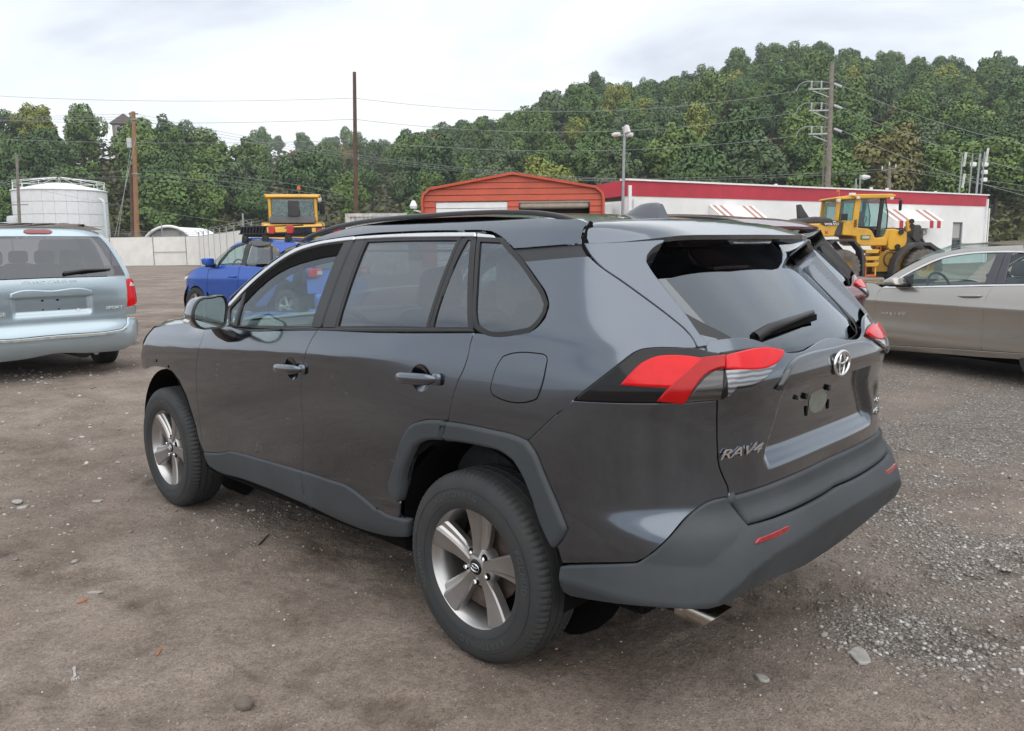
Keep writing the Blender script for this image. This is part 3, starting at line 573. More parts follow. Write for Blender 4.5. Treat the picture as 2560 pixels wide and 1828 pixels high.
me.loops.add(len(Fs)*3); me.loops.foreach_set('vertex_index',Fs.ravel().astype(np.int32)); me.polygons.add(len(Fs)); me.polygons.foreach_set('loop_start',np.arange(0,len(Fs)*3,3,dtype=np.int32)); me.update(); me.validate()
at_=me.attributes.new('shade','FLOAT','POINT'); at_.data.foreach_set('value',np.concatenate(shade).astype(np.float32))
gmat=bpy.data.materials.new('gravel_stone'); gmat.use_nodes=True; t=gmat.node_tree; b_=t.nodes['Principled BSDF']; a_=t.nodes.new('ShaderNodeAttribute'); a_.attribute_name='shade'; rr_=t.nodes.new('ShaderNodeValToRGB')
e=rr_.color_ramp.elements; e[0].position=0; e[0].color=(.20,.175,.155,1); e[1].position=1; e[1].color=(.60,.58,.56,1); q=e.new(.55); q.color=(.27,.24,.22,1); q=e.new(.85); q.color=(.38,.36,.345,1)
t.links.new(a_.outputs['Fac'],rr_.inputs[0]); t.links.new(rr_.outputs[0],b_.inputs['Base Color']); b_.inputs['Roughness'].default_value=.8
tag(link('loose_gravel',me,gmat),label='pale grey gravel and pebbles lying loose on the dirt',cat='gravel',kind='stuff')
# ---- litter and single stones that can be picked out
PALE=mat('pale_stone',(.42,.40,.37),.8,var=.3,scale=40,bump=.4,bscale=200); WOOD=mat('wood_chip',(.30,.22,.15),.85,var=.4,scale=30); RUST=mat('orange_chip',(.40,.16,.07),.8,var=.3,scale=30); WHITEP=mat('dirty_white_plastic',(.48,.46,.43),.5,var=.4,scale=25)
def gp(px,py):
    v=_f+_r2*((px-1280)/2010)-_u2*((py-914)/2010); p=C0+v*(-C0.z/v.z); return Vector((p.x,p.y,float(ground_z(p.x,p.y))))
def slab(name,px,py,sx,sy,h,rz,m,label,cat,group=None,seed=0):
    r=np.random.default_rng(seed); n=9; rad=1+.35*(r.random(n)-.5); b=MB(); pts=[(sx*rad[i]*math.cos(2*math.pi*i/n),sy*rad[i]*math.sin(2*math.pi*i/n)) for i in range(n)]; b.prism(pts,h)
    o=b.build(name,m,bevel=h*.3); o.location=gp(px,py)+Vector((0,0,-h*.15)); o.rotation_euler=(R(4*(r.random()-.5)*2),R(8*(r.random()-.5)),rz); return tag(o,label,cat,group)
for i,(a,b2,sx,sy,lab) in enumerate(((42,1258,.045,.03,'large flat pale stone near the left edge, right of the dirt rut'),(56,1269,.03,.02,'smaller flat pale stone just below the large one at the left edge'),(30,1271,.014,.01,'tiny pale stone left of the pair at the left edge'),(243,1255,.035,.018,'pale flat stone with a dark stone beside it, left of the front wheel'),(2150,1640,.07,.035,'broken slab of grey stone in the gravel at the lower right'),(2238,1246,.03,.02,'white stone chip right of the bumper corner'),(2060,1590,.02,.012,'grey stone left of the broken slab'),(1905,1700,.028,.018,'lump of stone low in the gravel right of the exhaust'),(2440,1275,.02,.014,'bright stone in the gravel at the right edge'),(610,1755,.035,.03,'clod of dried mud at the bottom of the picture'))):
    slab('stone' if i<9 else 'mud_clod',a,b2,sx,sy,.012 if i<9 else .03,i*1.3,PALE if i<9 else mat('mud',(.17,.14,.118),.9,var=.3,scale=30,bump=.5,bscale=80),lab,'stone' if i<9 else 'mud',seed=i)
for i,(a,b2,l_,wd,rz,m,lab,cat) in enumerate(((238,1481,.035,.010,.9,PALE,'pale seed-shaped chip left of the orange chip','chip'),(207,1505,.03,.011,2.0,RUST,'small orange brick-coloured chip on the dirt','chip'),(440,1276,.03,.008,2.4,WOOD,'short wood splinter below the front tyre','splinter'),(680,1566,.022,.005,.2,WOOD,'thin pale splinter in the tyre prints','splinter'),(660,1348,.09,.006,2.3,mat('dark_twig',(.04,.032,.026),.9,var=.3),'long dark twig on the dirt beside the rocker','twig'),(398,1629,.04,.005,2.5,RUST,'thin reddish twig on the dirt at the lower left','twig'))):
    b=MB(); b.prism([(-l_,-wd*.5),(-l_*.3,-wd),(l_*.6,-wd*.8),(l_,0),(l_*.5,wd*.9),(-l_*.5,wd)],.005); o=b.build(cat,m); o.location=gp(a,b2); o.rotation_euler=(0,0,rz); tag(o,lab,cat)
b=MB(); out_=[(0,-.004),(.055,-.005),(.07,-.013),(.092,-.014),(.092,-.010),(.076,-.009),(.076,-.006),(.094,-.006),(.094,-.002),(.077,-.002),(.077,.002),(.094,.002),(.094,.006),(.076,.006),(.076,.009),(.092,.010),(.092,.014),(.07,.013),(.055,.005),(0,.004),(-.03,.007),(-.045,0),(-.03,-.007)]
b.prism(out_,.004); o=b.build('plastic_fork',WHITEP,bevel=.001); o.location=gp(186,1675)+Vector((0,0,.004)); o.rotation_euler=(R(6),R(-4),R(165)); tag(o,'dirty white plastic fork lying on the dirt at the lower left','fork')
# ================================================================== wooded hills
SIL=[(-420,215),(-150,215),(0,232),(60,218),(130,210),(195,262),(265,215),(330,255),(390,235),(440,258),(530,292),(600,312),(700,306),(770,306),(830,322),(900,304),(1000,288),(1070,258),(1130,258),(1200,238),(1250,196),(1300,190),(1400,188),(1450,206),(1500,184),(1600,150),(1700,124),(1760,114),(1850,132),(1980,124),(2050,134),(2100,152),(2150,148),(2200,154),(2274,178),(2420,200),(2800,260)]
_sx=np.array([q[0] for q in SIL],float); _sy=np.array([q[1] for q in SIL],float)
_st=(_sx-1137)/1785; _se=((547-.0117*(_sx-1137))-_sy)/1785
def elev(t): return np.interp(t,_st,_se)
def w_crest(t): return np.interp(t,[-.9,-.40,-.33,-.28,-.17,-.10,0,.25,.9],[165,170,200,430,430,330,265,260,260])
def w_base(t): return np.interp(t,[-.9,-.3,-.1,.2,.9],[112,112,105,92,88])
TREE_H=13.
def hill_z(t,w):
    wc=w_crest(t); wb=w_base(t); hc=elev(t)*wc+1.5-TREE_H*np.interp(t,[-.34,-.26],[.92,.90]); s=np.clip((w-wb)/(wc-wb),0,1); z=.1+(hc-.1)*s**.95
    return z-np.maximum(w-wc,0)*.12
ts=np.linspace(-1.0,1.0,81); ws=np.concatenate([[70],np.linspace(88,440,50),[500,560]])
TT_,WW_=np.meshgrid(ts,ws,indexing='ij'); ZZ_=hill_z(TT_,WW_)-.3*(WW_<80)
b=MB(); n1,n2=TT_.shape
b.add([loc(t*w,w,z) for t,w,z in zip(TT_.ravel(),WW_.ravel(),ZZ_.ravel())],[(i*n2+j,(i+1)*n2+j,(i+1)*n2+j+1,i*n2+j+1) for i in range(n1-1) for j in range(n2-1)])
hill=b.build('hillside_terrain',mat('hill_floor',(.045,.06,.028),.95,var=.5,scale=.15,col2=(.08,.065,.04)),smooth=80); tag(hill,kind='structure')
def leaf_mat(name,c1,c2):
    m=bpy.data.materials.new(name); m.use_nodes=True; t=m.node_tree; b=t.nodes['Principled BSDF']; n=t.nodes.new('ShaderNodeTexNoise'); n.inputs['Scale'].default_value=1.1; n.inputs['Detail'].default_value=4
    tcn=t.nodes.new('ShaderNodeTexCoord'); t.links.new(tcn.outputs['Object'],n.inputs['Vector']); oi=t.nodes.new('ShaderNodeObjectInfo')
    ad=t.nodes.new('ShaderNodeMath'); ad.operation='MULTIPLY_ADD'; ad.inputs[1].default_value=.38; t.links.new(oi.outputs['Random'],ad.inputs[0]); t.links.new(n.outputs[0],ad.inputs[2])
    r=t.nodes.new('ShaderNodeValToRGB'); r.color_ramp.elements[0].position=.42; r.color_ramp.elements[0].color=c1+(1,); r.color_ramp.elements[1].position=.95; r.color_ramp.elements[1].color=c2+(1,)
    t.links.new(ad.outputs[0],r.inputs[0]); t.links.new(r.outputs[0],b.inputs['Base Color']); b.inputs['Roughness'].default_value=.75; b.inputs['Specular IOR Level'].default_value=.25; return m
LEAF={'dark green':leaf_mat('leaf_dark',(0.062,0.113,0.045),(0.108,0.181,0.059)),'mid green':leaf_mat('leaf_mid',(0.091,0.158,0.045),(0.155,0.230,0.061)),'yellow green':leaf_mat('leaf_yellow',(0.167,0.213,0.040),(0.266,0.292,0.066)),'olive brown':leaf_mat('leaf_olive',(0.148,0.148,0.053),(0.228,0.194,0.073)),'grey green':leaf_mat('leaf_grey',(0.086,0.136,0.065),(0.142,0.194,0.086))}
BARK=mat('bark',(.09,.075,.06),.9,var=.4,scale=3)
def leaf_cloud(name,centers,rad,n,size,seed,squash=1.0):
    """many small leaf-clump faces spread over the surface of overlapping lobes, shaded by the lobe they sit on"""
    r=np.random.default_rng(seed); centers=np.array(centers); rad=np.array(rad); pr=rad**2/np.sum(rad**2); idx=r.choice(len(rad),n*2,p=pr)
    d=r.normal(size=(n*2,3)); d/=np.linalg.norm(d,axis=1,keepdims=True); rr=rad[idx]*(1-.35*r.random(n*2)**2+.28*r.random(n*2)**3); p=centers[idx]+d*rr[:,None]*[1,1,squash]
    ok=np.ones(n*2,bool)
    for c,q in zip(centers,rad): ok&=~((np.linalg.norm((p-c)/[1,1,squash],axis=1)<q*.66))
    p,d,idx=p[ok][:n],d[ok][:n],idx[ok][:n]; m=len(p)
    nn=d*.75+r.normal(size=(m,3))*.45+[0,0,.25]; nn/=np.linalg.norm(nn,axis=1,keepdims=True); u=np.cross(nn,r.normal(size=(m,3))); u/=np.linalg.norm(u,axis=1,keepdims=True); v=np.cross(nn,u)
    s=size*(.55+.9*r.random(m))[:,None]; k=np.array([(-1,-.35),(-.2,-1),(.9,-.55),(1,.45),(.1,1),(-.85,.6)]); V=np.stack([p+u*s*(a*(.8+.4*r.random((m,1))))+v*s*(b_*(.8+.4*r.random((m,1)))) for a,b_ in k],1).reshape(-1,3)
    F=np.arange(m*6).reshape(m,6); sh=d*.9+[0,0,.35]; sh/=np.linalg.norm(sh,axis=1,keepdims=True); N_=np.repeat(sh,6,0)
    me=bpy.data.meshes.new(name); me.from_pydata(V.tolist(),[],F.tolist())
    for q in me.polygons: q.use_smooth=True
    me.normals_split_custom_set_from_vertices(N_.tolist()); return me
CROWNS=[];TRUNKS=[]
for k in range(9):
    r=np.random.default_rng(40+k); H=[1.0,1.15,.9,1.25,1.05,.95,1.3,1.0,1.1][k]; cs=[];rs=[]
    for i in range(40+3*(k%4)):
        d=r.normal(size=3); d/=np.linalg.norm(d); q=d*[2.9,2.9,3.5*H]*(.45+.55*r.random()**.6)*(1+.18*r.normal()); q[2]+=7.6; cs.append(q); rs.append(.55+.95*r.random()**1.4)
    cs.append(np.array([0,0,7.4])); rs.append(2.6); CROWNS.append(leaf_cloud('crown_mesh',cs,rs,7500,.15,60+k))
    b=MB(); b.tube([(0,0,-1.5),(.1,0,2.5),(.05,.1,5.5),(0,0,8.5)],.25,7,radii=[.34,.27,.2,.08])
    for i in range(4):
        a=i*1.6+k; b.tube([(0,0,4+.6*i),(1.2*math.cos(a),1.2*math.sin(a),5.6+.6*i),(2.4*math.cos(a),2.4*math.sin(a),7+.6*i)],.1,5,radii=[.13,.09,.04])
    TRUNKS.append(b.build('trunk_tmp',BARK,smooth=60).data)
for o in [o for o in bpy.data.objects if o.name.startswith('trunk_tmp')]: bpy.data.objects.remove(o)
TREES=0
def tree(p,sc,kind,k,rz,label=None,group=None,cat='tree'):
    t=empty('tree',p,rz,label or kind+' broadleaf tree in the wood covering the hillside',cat,group or kind+' trees of the hillside wood'); t.scale=(sc*rt.uniform(.85,1.2),sc*rt.uniform(.85,1.2),sc*rt.uniform(.85,1.15))
    c=bpy.data.objects.new('crown',CROWNS[k]); COL.objects.link(c); c.parent=t
    if not CROWNS[k].materials: CROWNS[k].materials.append(None)
    c.material_slots[0].link='OBJECT'; c.material_slots[0].material=LEAF[kind]
    tr=link('trunk',TRUNKS[k],BARK,t); return t
rt=random.Random(11); KIN=['dark green']*8+['mid green']*9+['grey green']*4+['olive brown']*1+['yellow green']*1
spots=[]
w=0
def row(w,t0,t1,dx):
    x=t0*w+rt.uniform(0,dx)
    while x<t1*w:
        spots.append((x+rt.uniform(-1.6,1.6),w+rt.uniform(-3,3))); x+=dx*rt.uniform(.8,1.2)
for w in np.arange(98,262,11.5): row(w,-.14,.70,8.3 if w<200 else 7.6)
for w in np.arange(116,172,10): row(w,-.70,-.31,7.2)
for w in (130,165,210,270,340,425): row(w,-.36,-.13,9.0 if w<300 else 12)
nT=0
for x,w in spots:
    t=x/w
    if not(w_base(np.array(t))<w<w_crest(np.array(t))+4): continue
    if (abs(t+.270)<.020 and 130<w<222) or (abs(t+.482)<.016 and 112<w<172): continue   # clearings before the two houses
    z=float(hill_z(np.array(t),np.array(w))); sc=rt.uniform(.72,1.12)*(1.0 if w<300 else 1.2); low=(w-w_base(np.array(t)))/(w_crest(np.array(t))-w_base(np.array(t)))
    kd=rt.choice(KIN) if low<.6 else rt.choice(KIN[:17]+['dark green']*5+['yellow green'])
    zone='on the left hill behind the tank' if t<-.31 else 'in the dip of the hills behind the tall brown pole' if t<-.12 else 'low on the right hill' if low<.38 else 'halfway up the right hill' if low<.72 else 'near the crest of the right hill'
    tree(loc(x,w,z-.6),sc,kd,rt.randrange(9),rt.uniform(0,6.28),kd+' broadleaf tree '+zone,kd+' trees '+zone); nT+=1
print('trees',nT)
# undergrowth between the trees
r=np.random.default_rng(3); n=55000; t=r.uniform(-.72,.72,n); wb=w_base(t)-4; wc=w_crest(t)+3; w=wb+(wc-wb)*r.random(n)**1.2; z=hill_z(t,w)+r.random(n)**1.5*3.6
cen=[loc(a*b_,b_,c) for a,b_,c in zip(t,w,z)]; p=np.array([tuple(q) for q in cen]); m=n
nn=r.normal(size=(m,3))*.5+[0,0,.8]; nn/=np.linalg.norm(nn,axis=1,keepdims=True); u=np.cross(nn,r.normal(size=(m,3))); u/=np.linalg.norm(u,axis=1,keepdims=True); v=np.cross(nn,u); s=(.14+.26*r.random((m,1)))*(.7+w[:,None]/260)
V=np.stack([p+u*s*a+v*s*b_ for a,b_ in((-1,-.3),(0,-1),(1,-.4),(.8,.7),(-.2,1),(-.9,.5))],1).reshape(-1,3); me=bpy.data.meshes.new('undergrowth'); me.from_pydata(V.tolist(),[],np.arange(m*6).reshape(m,6).tolist())
tag(link('undergrowth',me,leaf_mat('leaf_under',(.050,.075,.026),(.14,.135,.045))),label='green and brown brush filling the hillside between the trees',cat='undergrowth',kind='stuff')
# ================================================================== the yard behind: fence, tank, shelter, sheds, poles, wires
WHITE=mat('white_steel',(.86,.865,.87),.5,var=.08,scale=2); WHITEB=mat('white_wall',(.86,.865,.86),.7,scale=.5,col2=(.74,.745,.735),detail=7); GALV=mat('galvanised',(.36,.38,.39),.45,.6,var=.2,scale=6); WIREM=mat('wire_metal',(.30,.31,.32),.5,.3,var=.1)
POLEO=mat('orange_pole_wood',(.34,.185,.085),.85,var=.35,scale=3,col2=(.24,.13,.065),bump=.3,bscale=20); POLEB=mat('brown_pole_wood',(.13,.075,.052),.85,var=.4,scale=3,bump=.3,bscale=20); POLEG=mat('grey_pole_wood',(.27,.235,.20),.85,var=.35,scale=3,bump=.3,bscale=20)
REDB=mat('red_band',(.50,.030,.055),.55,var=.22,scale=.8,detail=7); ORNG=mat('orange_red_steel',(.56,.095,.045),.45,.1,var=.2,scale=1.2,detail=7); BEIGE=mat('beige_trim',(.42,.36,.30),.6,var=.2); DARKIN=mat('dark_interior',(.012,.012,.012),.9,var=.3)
# ---- fence: white panels between posts, barbed wire above
fe=empty('fence',base(443,75,.1),0,'white panel fence with steel posts and barbed wire across the back of the lot','fence'); FO=fe.location
def fpt(p,z): return Vector((p.x,p.y,z))-FO
run=[base(fx,w,.1) for fx,w in((-260,79),(-188,78.5),(-116,78),(-44,77.5),(28,77),(100,76.5),(172,76.2),(268-24,75.8),(340,75.4),(413,75.1),(443,74.4))]
e1=base(443,74.4,.1); e2=base(585,46,.1); run+= [e1.lerp(e2,k/9) for k in range(1,10)]
for i in range(len(run)-1):
    p,q=run[i],run[i+1]; d=(q-p).normalized(); b=MB(); b.bar(fpt(p+d*.06,1.42),fpt(q-d*.06,1.42),2.6,.03,up=(0,0,1)); b.v=[tuple(v) for v in b.v]
    n=d.cross(Vector((0,0,1))); pa=fpt(p+d*.05,.12); pb=fpt(q-d*.05,.12); b=MB(); hz=Vector((0,0,2.62)); b.add([pa-n*.015,pb-n*.015,pb-n*.015+hz,pa-n*.015+hz,pa+n*.015,pb+n*.015,pb+n*.015+hz,pa+n*.015+hz],[(3,2,1,0),(4,5,6,7),(0,1,5,4),(1,2,6,5),(2,3,7,6),(3,0,4,7)])
    b.build('panel',mat('fence_sheet',(.80,.78,.74),.6,var=.12,scale=1.2),fe)
    b=MB(); b.tube([fpt(p,0),fpt(p,3.0 if i<10 else 3.15)],.045,8); b.build('post',GALV,fe,smooth=60)
    b=MB(); b.tube([fpt(p,2.74),fpt(q,2.74)],.025,6); b.build('rail',GALV,fe)
    if i>=8: 
        b=MB(); b.tube([fpt(p,2.9),fpt(p+n*.32,3.25)],.02,5); b.build('arm',GALV,fe)
    for k,zz_ in enumerate((2.95,3.1,3.25)):
        b=MB(); o_=n*.1*k; b.tube([fpt(p+o_,zz_),fpt((p+q)/2+o_,zz_-.03),fpt(q+o_,zz_)],.010,4); b.build('barbed_wire',WIREM,fe)
for k,zz_ in((8,.1),):
    p,q=run[8],run[9]; b=MB(); b.tube([fpt(p,1.35)-Vector((.08,-.08,0)),fpt(q,1.35)-Vector((.08,-.08,0))],.03,6); b.build('gate_rail',GALV,fe)
# tall wire posts along the fence
for fx,ft,w,lab in((543,474,52,'tall thin steel post above the fence left of the blue car rack'),(362,497,80,'short thin post beyond the arched shelter')):
    p=base(fx,w,0); tp=at(fx,ft,w); b=MB(); b.tube([(0,0,0),(0,0,tp.z)],.06,8); o=b.build('steel_post',GALV,smooth=60); o.location=p; tag(o,lab,'post')
# ---- tank
tc_=base(144,105,.0); tk=empty('storage_tank',tc_,R(10),'round white storage tank with panelled wall and railed roof behind the minivan','tank'); Rt=5.4; TH=9.1; nP=26; rows=6
cell=[]; a_=2*math.pi/nP; b=MB(); k=5; r0=[]; 
for z in(0,TH/rows-.05):
    for j in range(k+1): r0.append((Rt*math.cos(a_*(j/k-.5)*.982),Rt*math.sin(a_*(j/k-.5)*.982),z))
    for j in range(k+1): r0.append(((Rt-.06)*math.cos(a_*(j/k-.5)*.982),(Rt-.06)*math.sin(a_*(j/k-.5)*.982),z))
n=k+1; f=[]
for j in range(k): f+= [(j,j+1,2*n+j+1,2*n+j),(n+j+1,n+j,3*n+j,3*n+j+1),(j+1,j,n+j,n+j+1),(2*n+j,2*n+j+1,3*n+j+1,3*n+j)]
f+= [(0,2*n,3*n,n),(n-1,2*n-1,4*n-1,3*n-1)]
b.add(r0,f); pm=b.build('wall_panel',WHITE,tk).data; first=True
for i in range(rows):
    for j in range(nP):
        if first: o=tk.children[0]; first=False
        else: o=link('wall_panel',pm,WHITE,tk)
        o.location=(0,0,i*TH/rows+.02); o.rotation_euler=(0,0,a_*j)
b=MB(); b.lathe([(Rt-.08,0),(Rt-.08,TH)],52); b.build('inner_wall',mat('tank_joint',(.30,.31,.32),.7,var=.1),tk)
b=MB(); b.lathe([(0,TH+1.05),(1.2,TH+1.0),(Rt*.7,TH+.45),(Rt+.12,TH+.02),(Rt+.14,TH-.1),(Rt,TH-.12)],52); b.build('roof',WHITE,tk,smooth=30)
nR=14
for j in range(nR):
    a0,a1=2*math.pi*j/nR,2*math.pi*(j+1)/nR; pt=lambda a,r_,z:(r_*math.cos(a),r_*math.sin(a),z)
    rr_=Rt-.15; b=MB(); b.tube([pt(a0,rr_,TH+.05),pt(a0,rr_,TH+1.15)],.035,5); b.build('rail_post',WHITE,tk)
    for zz_ in(.65,1.12): b=MB(); b.tube([pt(a0,rr_,TH+zz_),pt(a1,rr_,TH+zz_)],.025,4); b.build('guard_rail',WHITE,tk)
    b=MB(); b.tube([pt(a0,rr_,TH+1.12),(0.4*math.cos(a0),.4*math.sin(a0),TH+1.75)],.025,4); b.build('roof_strut',WHITE,tk)
pp=base(240,101,0); b=MB(); l0=pp-tc_; l0.rotate(Matrix.Rotation(-R(10),3,'Z')); u0=l0.normalized()
b.tube([l0*1.0-u0*.1+Vector((0,0,0)),l0*1.0-u0*.1+Vector((0,0,7.2)),l0-u0*.25+Vector((0,0,7.6)),l0-u0*.8+Vector((0,0,7.8))],.20,10); b.build('overflow_pipe',mat('pale_pipe',(.55,.60,.60),.5,var=.1),tk,smooth=60)
for k in range(9):
    b=MB(); b.tube([l0-u0*.25+Vector((0,0,.4+.8*k)),l0-u0*.75+Vector((0,0,.8+.8*k))],.03,4); b.build('pipe_bracket',GALV,tk)
# ---- fabric shelter behind the fence
sp_=base(376,92,0); sh_=empty('arched_shelter',sp_,math.atan2(RH.y,RH.x),'white arched fabric shelter behind the fence','shelter')
b=MB(); Ra=3.45; rings=[]
for y in(0,9): rings.append([(Ra*math.cos(a)*1.0,y,4.15*math.sin(a)**.9 if math.sin(a)>0 else 0) for a in np.linspace(0,math.pi,25)])
b.loft(rings,closed=False,cap=False); c_=b.build('cover',mat('fabric_white',(.86,.87,.88),.7,var=.05),sh_,smooth=60)
b=MB(); b.tube([(Ra*1.0*math.cos(a),-.12,4.15*math.sin(a)**.9 if math.sin(a)>0 else 0) for a in np.linspace(0,math.pi,25)],.17,8); b.build('front_hoop',WHITE,sh_,smooth=60)
b=MB(); b.add([(q[0]*.97,.5,q[2]*.97) for q in rings[0]],[tuple(range(25))]); b.build('end_wall',mat('fabric_grey',(.42,.42,.39),.8,var=.1),sh_)
for x in(-1.1,1.1): b=MB(); b.tube([(x,.42,0),(x,.42,3.5)],.05,6); b.build('end_post',GALV,sh_)
# ---- orange garage
g0=loc(.10,30.2,.08); ga=empty('metal_garage',g0,math.atan2(RH.y,RH.x),'orange-red metal garage with low gable and two white roll-up doors','garage')
gw=3.30; ez=3.20; pk=4.03; gl=8.; DT=3.08
prof=[(-gw-.03,0),(-gw-.03,ez),(-gw+.03,3.36),(-gw+.24,3.55),(0,pk+.05),(gw-.24,3.55),(gw-.03,3.36),(gw+.03,ez),(gw+.03,0)]
def xw(zz_): return float(np.interp(zz_,[0,ez,3.36,3.52,pk],[gw-.02,gw-.02,gw-.06,gw-.28,.02]))
rib=.22; z=0.0
while z<pk-.06:
    z1=min(z+rib,pk-.01); segs=[(-gw,gw)] if z>=DT-.03 else [(-gw,-2.86),(-.18,.22),(2.84,gw)]
    for s0,s1 in segs:
        a0=max(s0,-xw(z));a1=min(s1,xw(z));c0=max(s0,-xw(z1));c1=min(s1,xw(z1))
        b=MB(); b.add([(a0,0,z+.012),(a1,0,z+.012),(c1,0,z1),(c0,0,z1),(a0,-.03,z+.03),(a1,-.03,z+.03),(c1,-.012,z1),(c0,-.012,z1),(a0,.04,z+.012),(a1,.04,z+.012),(c1,.04,z1),(c0,.04,z1)],[(4,5,6,7),(0,1,5,4),(7,6,2,3),(9,8,11,10),(8,9,1,0),(3,2,10,11),(0,4,7,3),(1,2,6,5),(0,3,11,8),(1,9,10,2)]); b.build('siding',ORNG,ga)
    z=z1
b=MB(); b.loft([[(x,-.12,z_) for x,z_ in prof],[(x,gl,z_) for x,z_ in prof]],closed=False,cap=False); b.build('roof',ORNG,ga)
for k in range(len(prof)-1):
    (x0,z0),(x1,z1)=prof[k],prof[k+1]; b=MB(); b.bar((x0,-.14,z0),(x1,-.14,z1),.09,.06,up=(0,1,0)); b.build('edge_trim',ORNG,ga)
b=MB(); b.box((-gw-.05,gl/2-.1,1.6),(.03,gl-.2,3.2)); b.build('side_wall',mat('grey_sheet',(.50,.52,.53),.5,.2,var=.1,scale=2),ga)
for k in range(13):
    b=MB(); b.box((-1.52,.06,.12+.236*k),(2.66,.05,.222)); b.build('door_slat',WHITE,ga,bevel=.02)
b=MB(); b.box((1.53,.5,2.93),(2.6,.9,.24)); b.build('door_roll',BEIGE,ga,bevel=.08)
b=MB(); b.box((1.53,.05,3.05),(2.66,.06,.06)); b.build('door_header',BEIGE,ga)
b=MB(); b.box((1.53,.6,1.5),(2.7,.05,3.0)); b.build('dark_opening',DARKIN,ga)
b=MB(); b.lathe([(0,0),(.12,0),(.15,.1),(.06,.28),(0,.3)],12,(-gw-.35,-.1,2.85)); b.tube([(-gw-.02,0,2.7),(-gw-.35,-.1,2.8)],.03,5); b.build('yard_light',WHITE,ga,smooth=40)
# ---- long white building with the red band
L0=loc(5.33,37.46,0); R0=loc(31.2,53.6,0); bd=(R0-L0); bl=bd.length; ang=math.atan2(bd.y,bd.x); bw=empty('white_building',L0,ang,'long low white building with a red band under the roof and striped awnings','building'); BH=4.42
# local: x along front (to the right), y = back (left-hand side of x is away from camera?)
nside=Vector((-math.sin(ang),math.cos(ang),0)); sgn=1 if nside.dot(FH)>0 else -1
def B(x,y,z): return (x,sgn*y,z)
wm=WHITEB
wins=[(bl-3.75,2.0-1.35,1.15,2.05)]   # window opening x,z0,w,h
x0,z0,ww,wh=wins[0]
for nm,xa,xb,za,zb in(('wall',0,x0,0,3.73),('wall',x0+ww,bl,0,3.73),('wall',x0,x0+ww,0,z0),('wall',x0,x0+ww,z0+wh,3.73)):
    b=MB(); b.box(B((xa+xb)/2,.15,(za+zb)/2),(xb-xa,.3,zb-za)); b.build(nm,wm,bw)
b=MB(); b.box(B(bl/2,.12,4.08),(bl+.1,.3,.70)); b.build('red_band',REDB,bw)
b=MB(); b.box(B(bl/2,.1,4.46),(bl+.3,.42,.08)); b.build('roof_edge',WHITE,bw)
b=MB(); b.box(B(bl/2,6,4.3),(bl,11.6,.1)); b.build('roof',mat('flat_roof',(.3,.3,.3),.9,var=.2),bw)
b=MB(); b.box(B(-.0,6.2,1.76),(.28,11.8,3.5)); b.build('wall',wm,bw); b=MB(); b.box(B(bl-.15,6.2,1.76),(.28,11.8,3.5)); b.build('wall',wm,bw)
b=MB(); b.prism([(0,3.73),(11.9,3.4),(11.9,3.45),(7,4.2),(0,4.42)],.3,B(-.16,.2,0),(0,sgn,0),(0,0,1)); b.build('red_band',REDB,bw)
for x in(.12,bl-.02):
    b=MB(); b.box(B(x,-.06,2.1),(.16,.12,4.2)); b.build('corner_trim',WHITE,bw)
    b=MB(); b.tube([B(x+.25,-.1,0),B(x+.25,-.1,3.6)],.05,6); b.build('downspout',WHITE,bw)
fr=mat('window_frame_grey',(.20,.21,.22),.5,var=.1)
wi_=empty('window'); wi_.parent=bw
for nm,c,d in(('frame',(x0+ww/2,.12,z0+wh-.03),(ww,.12,.06)),('frame',(x0+ww/2,.12,z0+.03),(ww,.12,.06)),('frame',(x0+.03,.12,z0+wh/2),(.06,.12,wh-.12)),('frame',(x0+ww-.03,.12,z0+wh/2),(.06,.12,wh-.12)),('frame',(x0+ww/2,.12,z0+wh*.48),(ww-.12,.1,.06))):
    b=MB(); b.box(B(*c),d); b.build(nm,fr,wi_)
b=MB(); b.box(B(x0+ww/2,.16,z0+wh*.74),(ww-.12,.02,wh*.46)); b.build('blind',mat('blind_grey',(.42,.43,.42),.7,var=.1),wi_)
b=MB(); b.box(B(x0+ww/2,.16,z0+wh*.24),(ww-.12,.02,wh*.42)); b.build('pane',mat('window_glass_dark',(.06,.07,.075),.08,var=.4,scale=3),wi_)
AWR=mat('awning_red',(.50,.045,.05),.8,var=.15,scale=3); AWW=mat('awning_white',(.84,.83,.80),.8,var=.1,scale=3); AWP=mat('awning_dusty_red',(.46,.26,.22),.8,var=.2,scale=3)
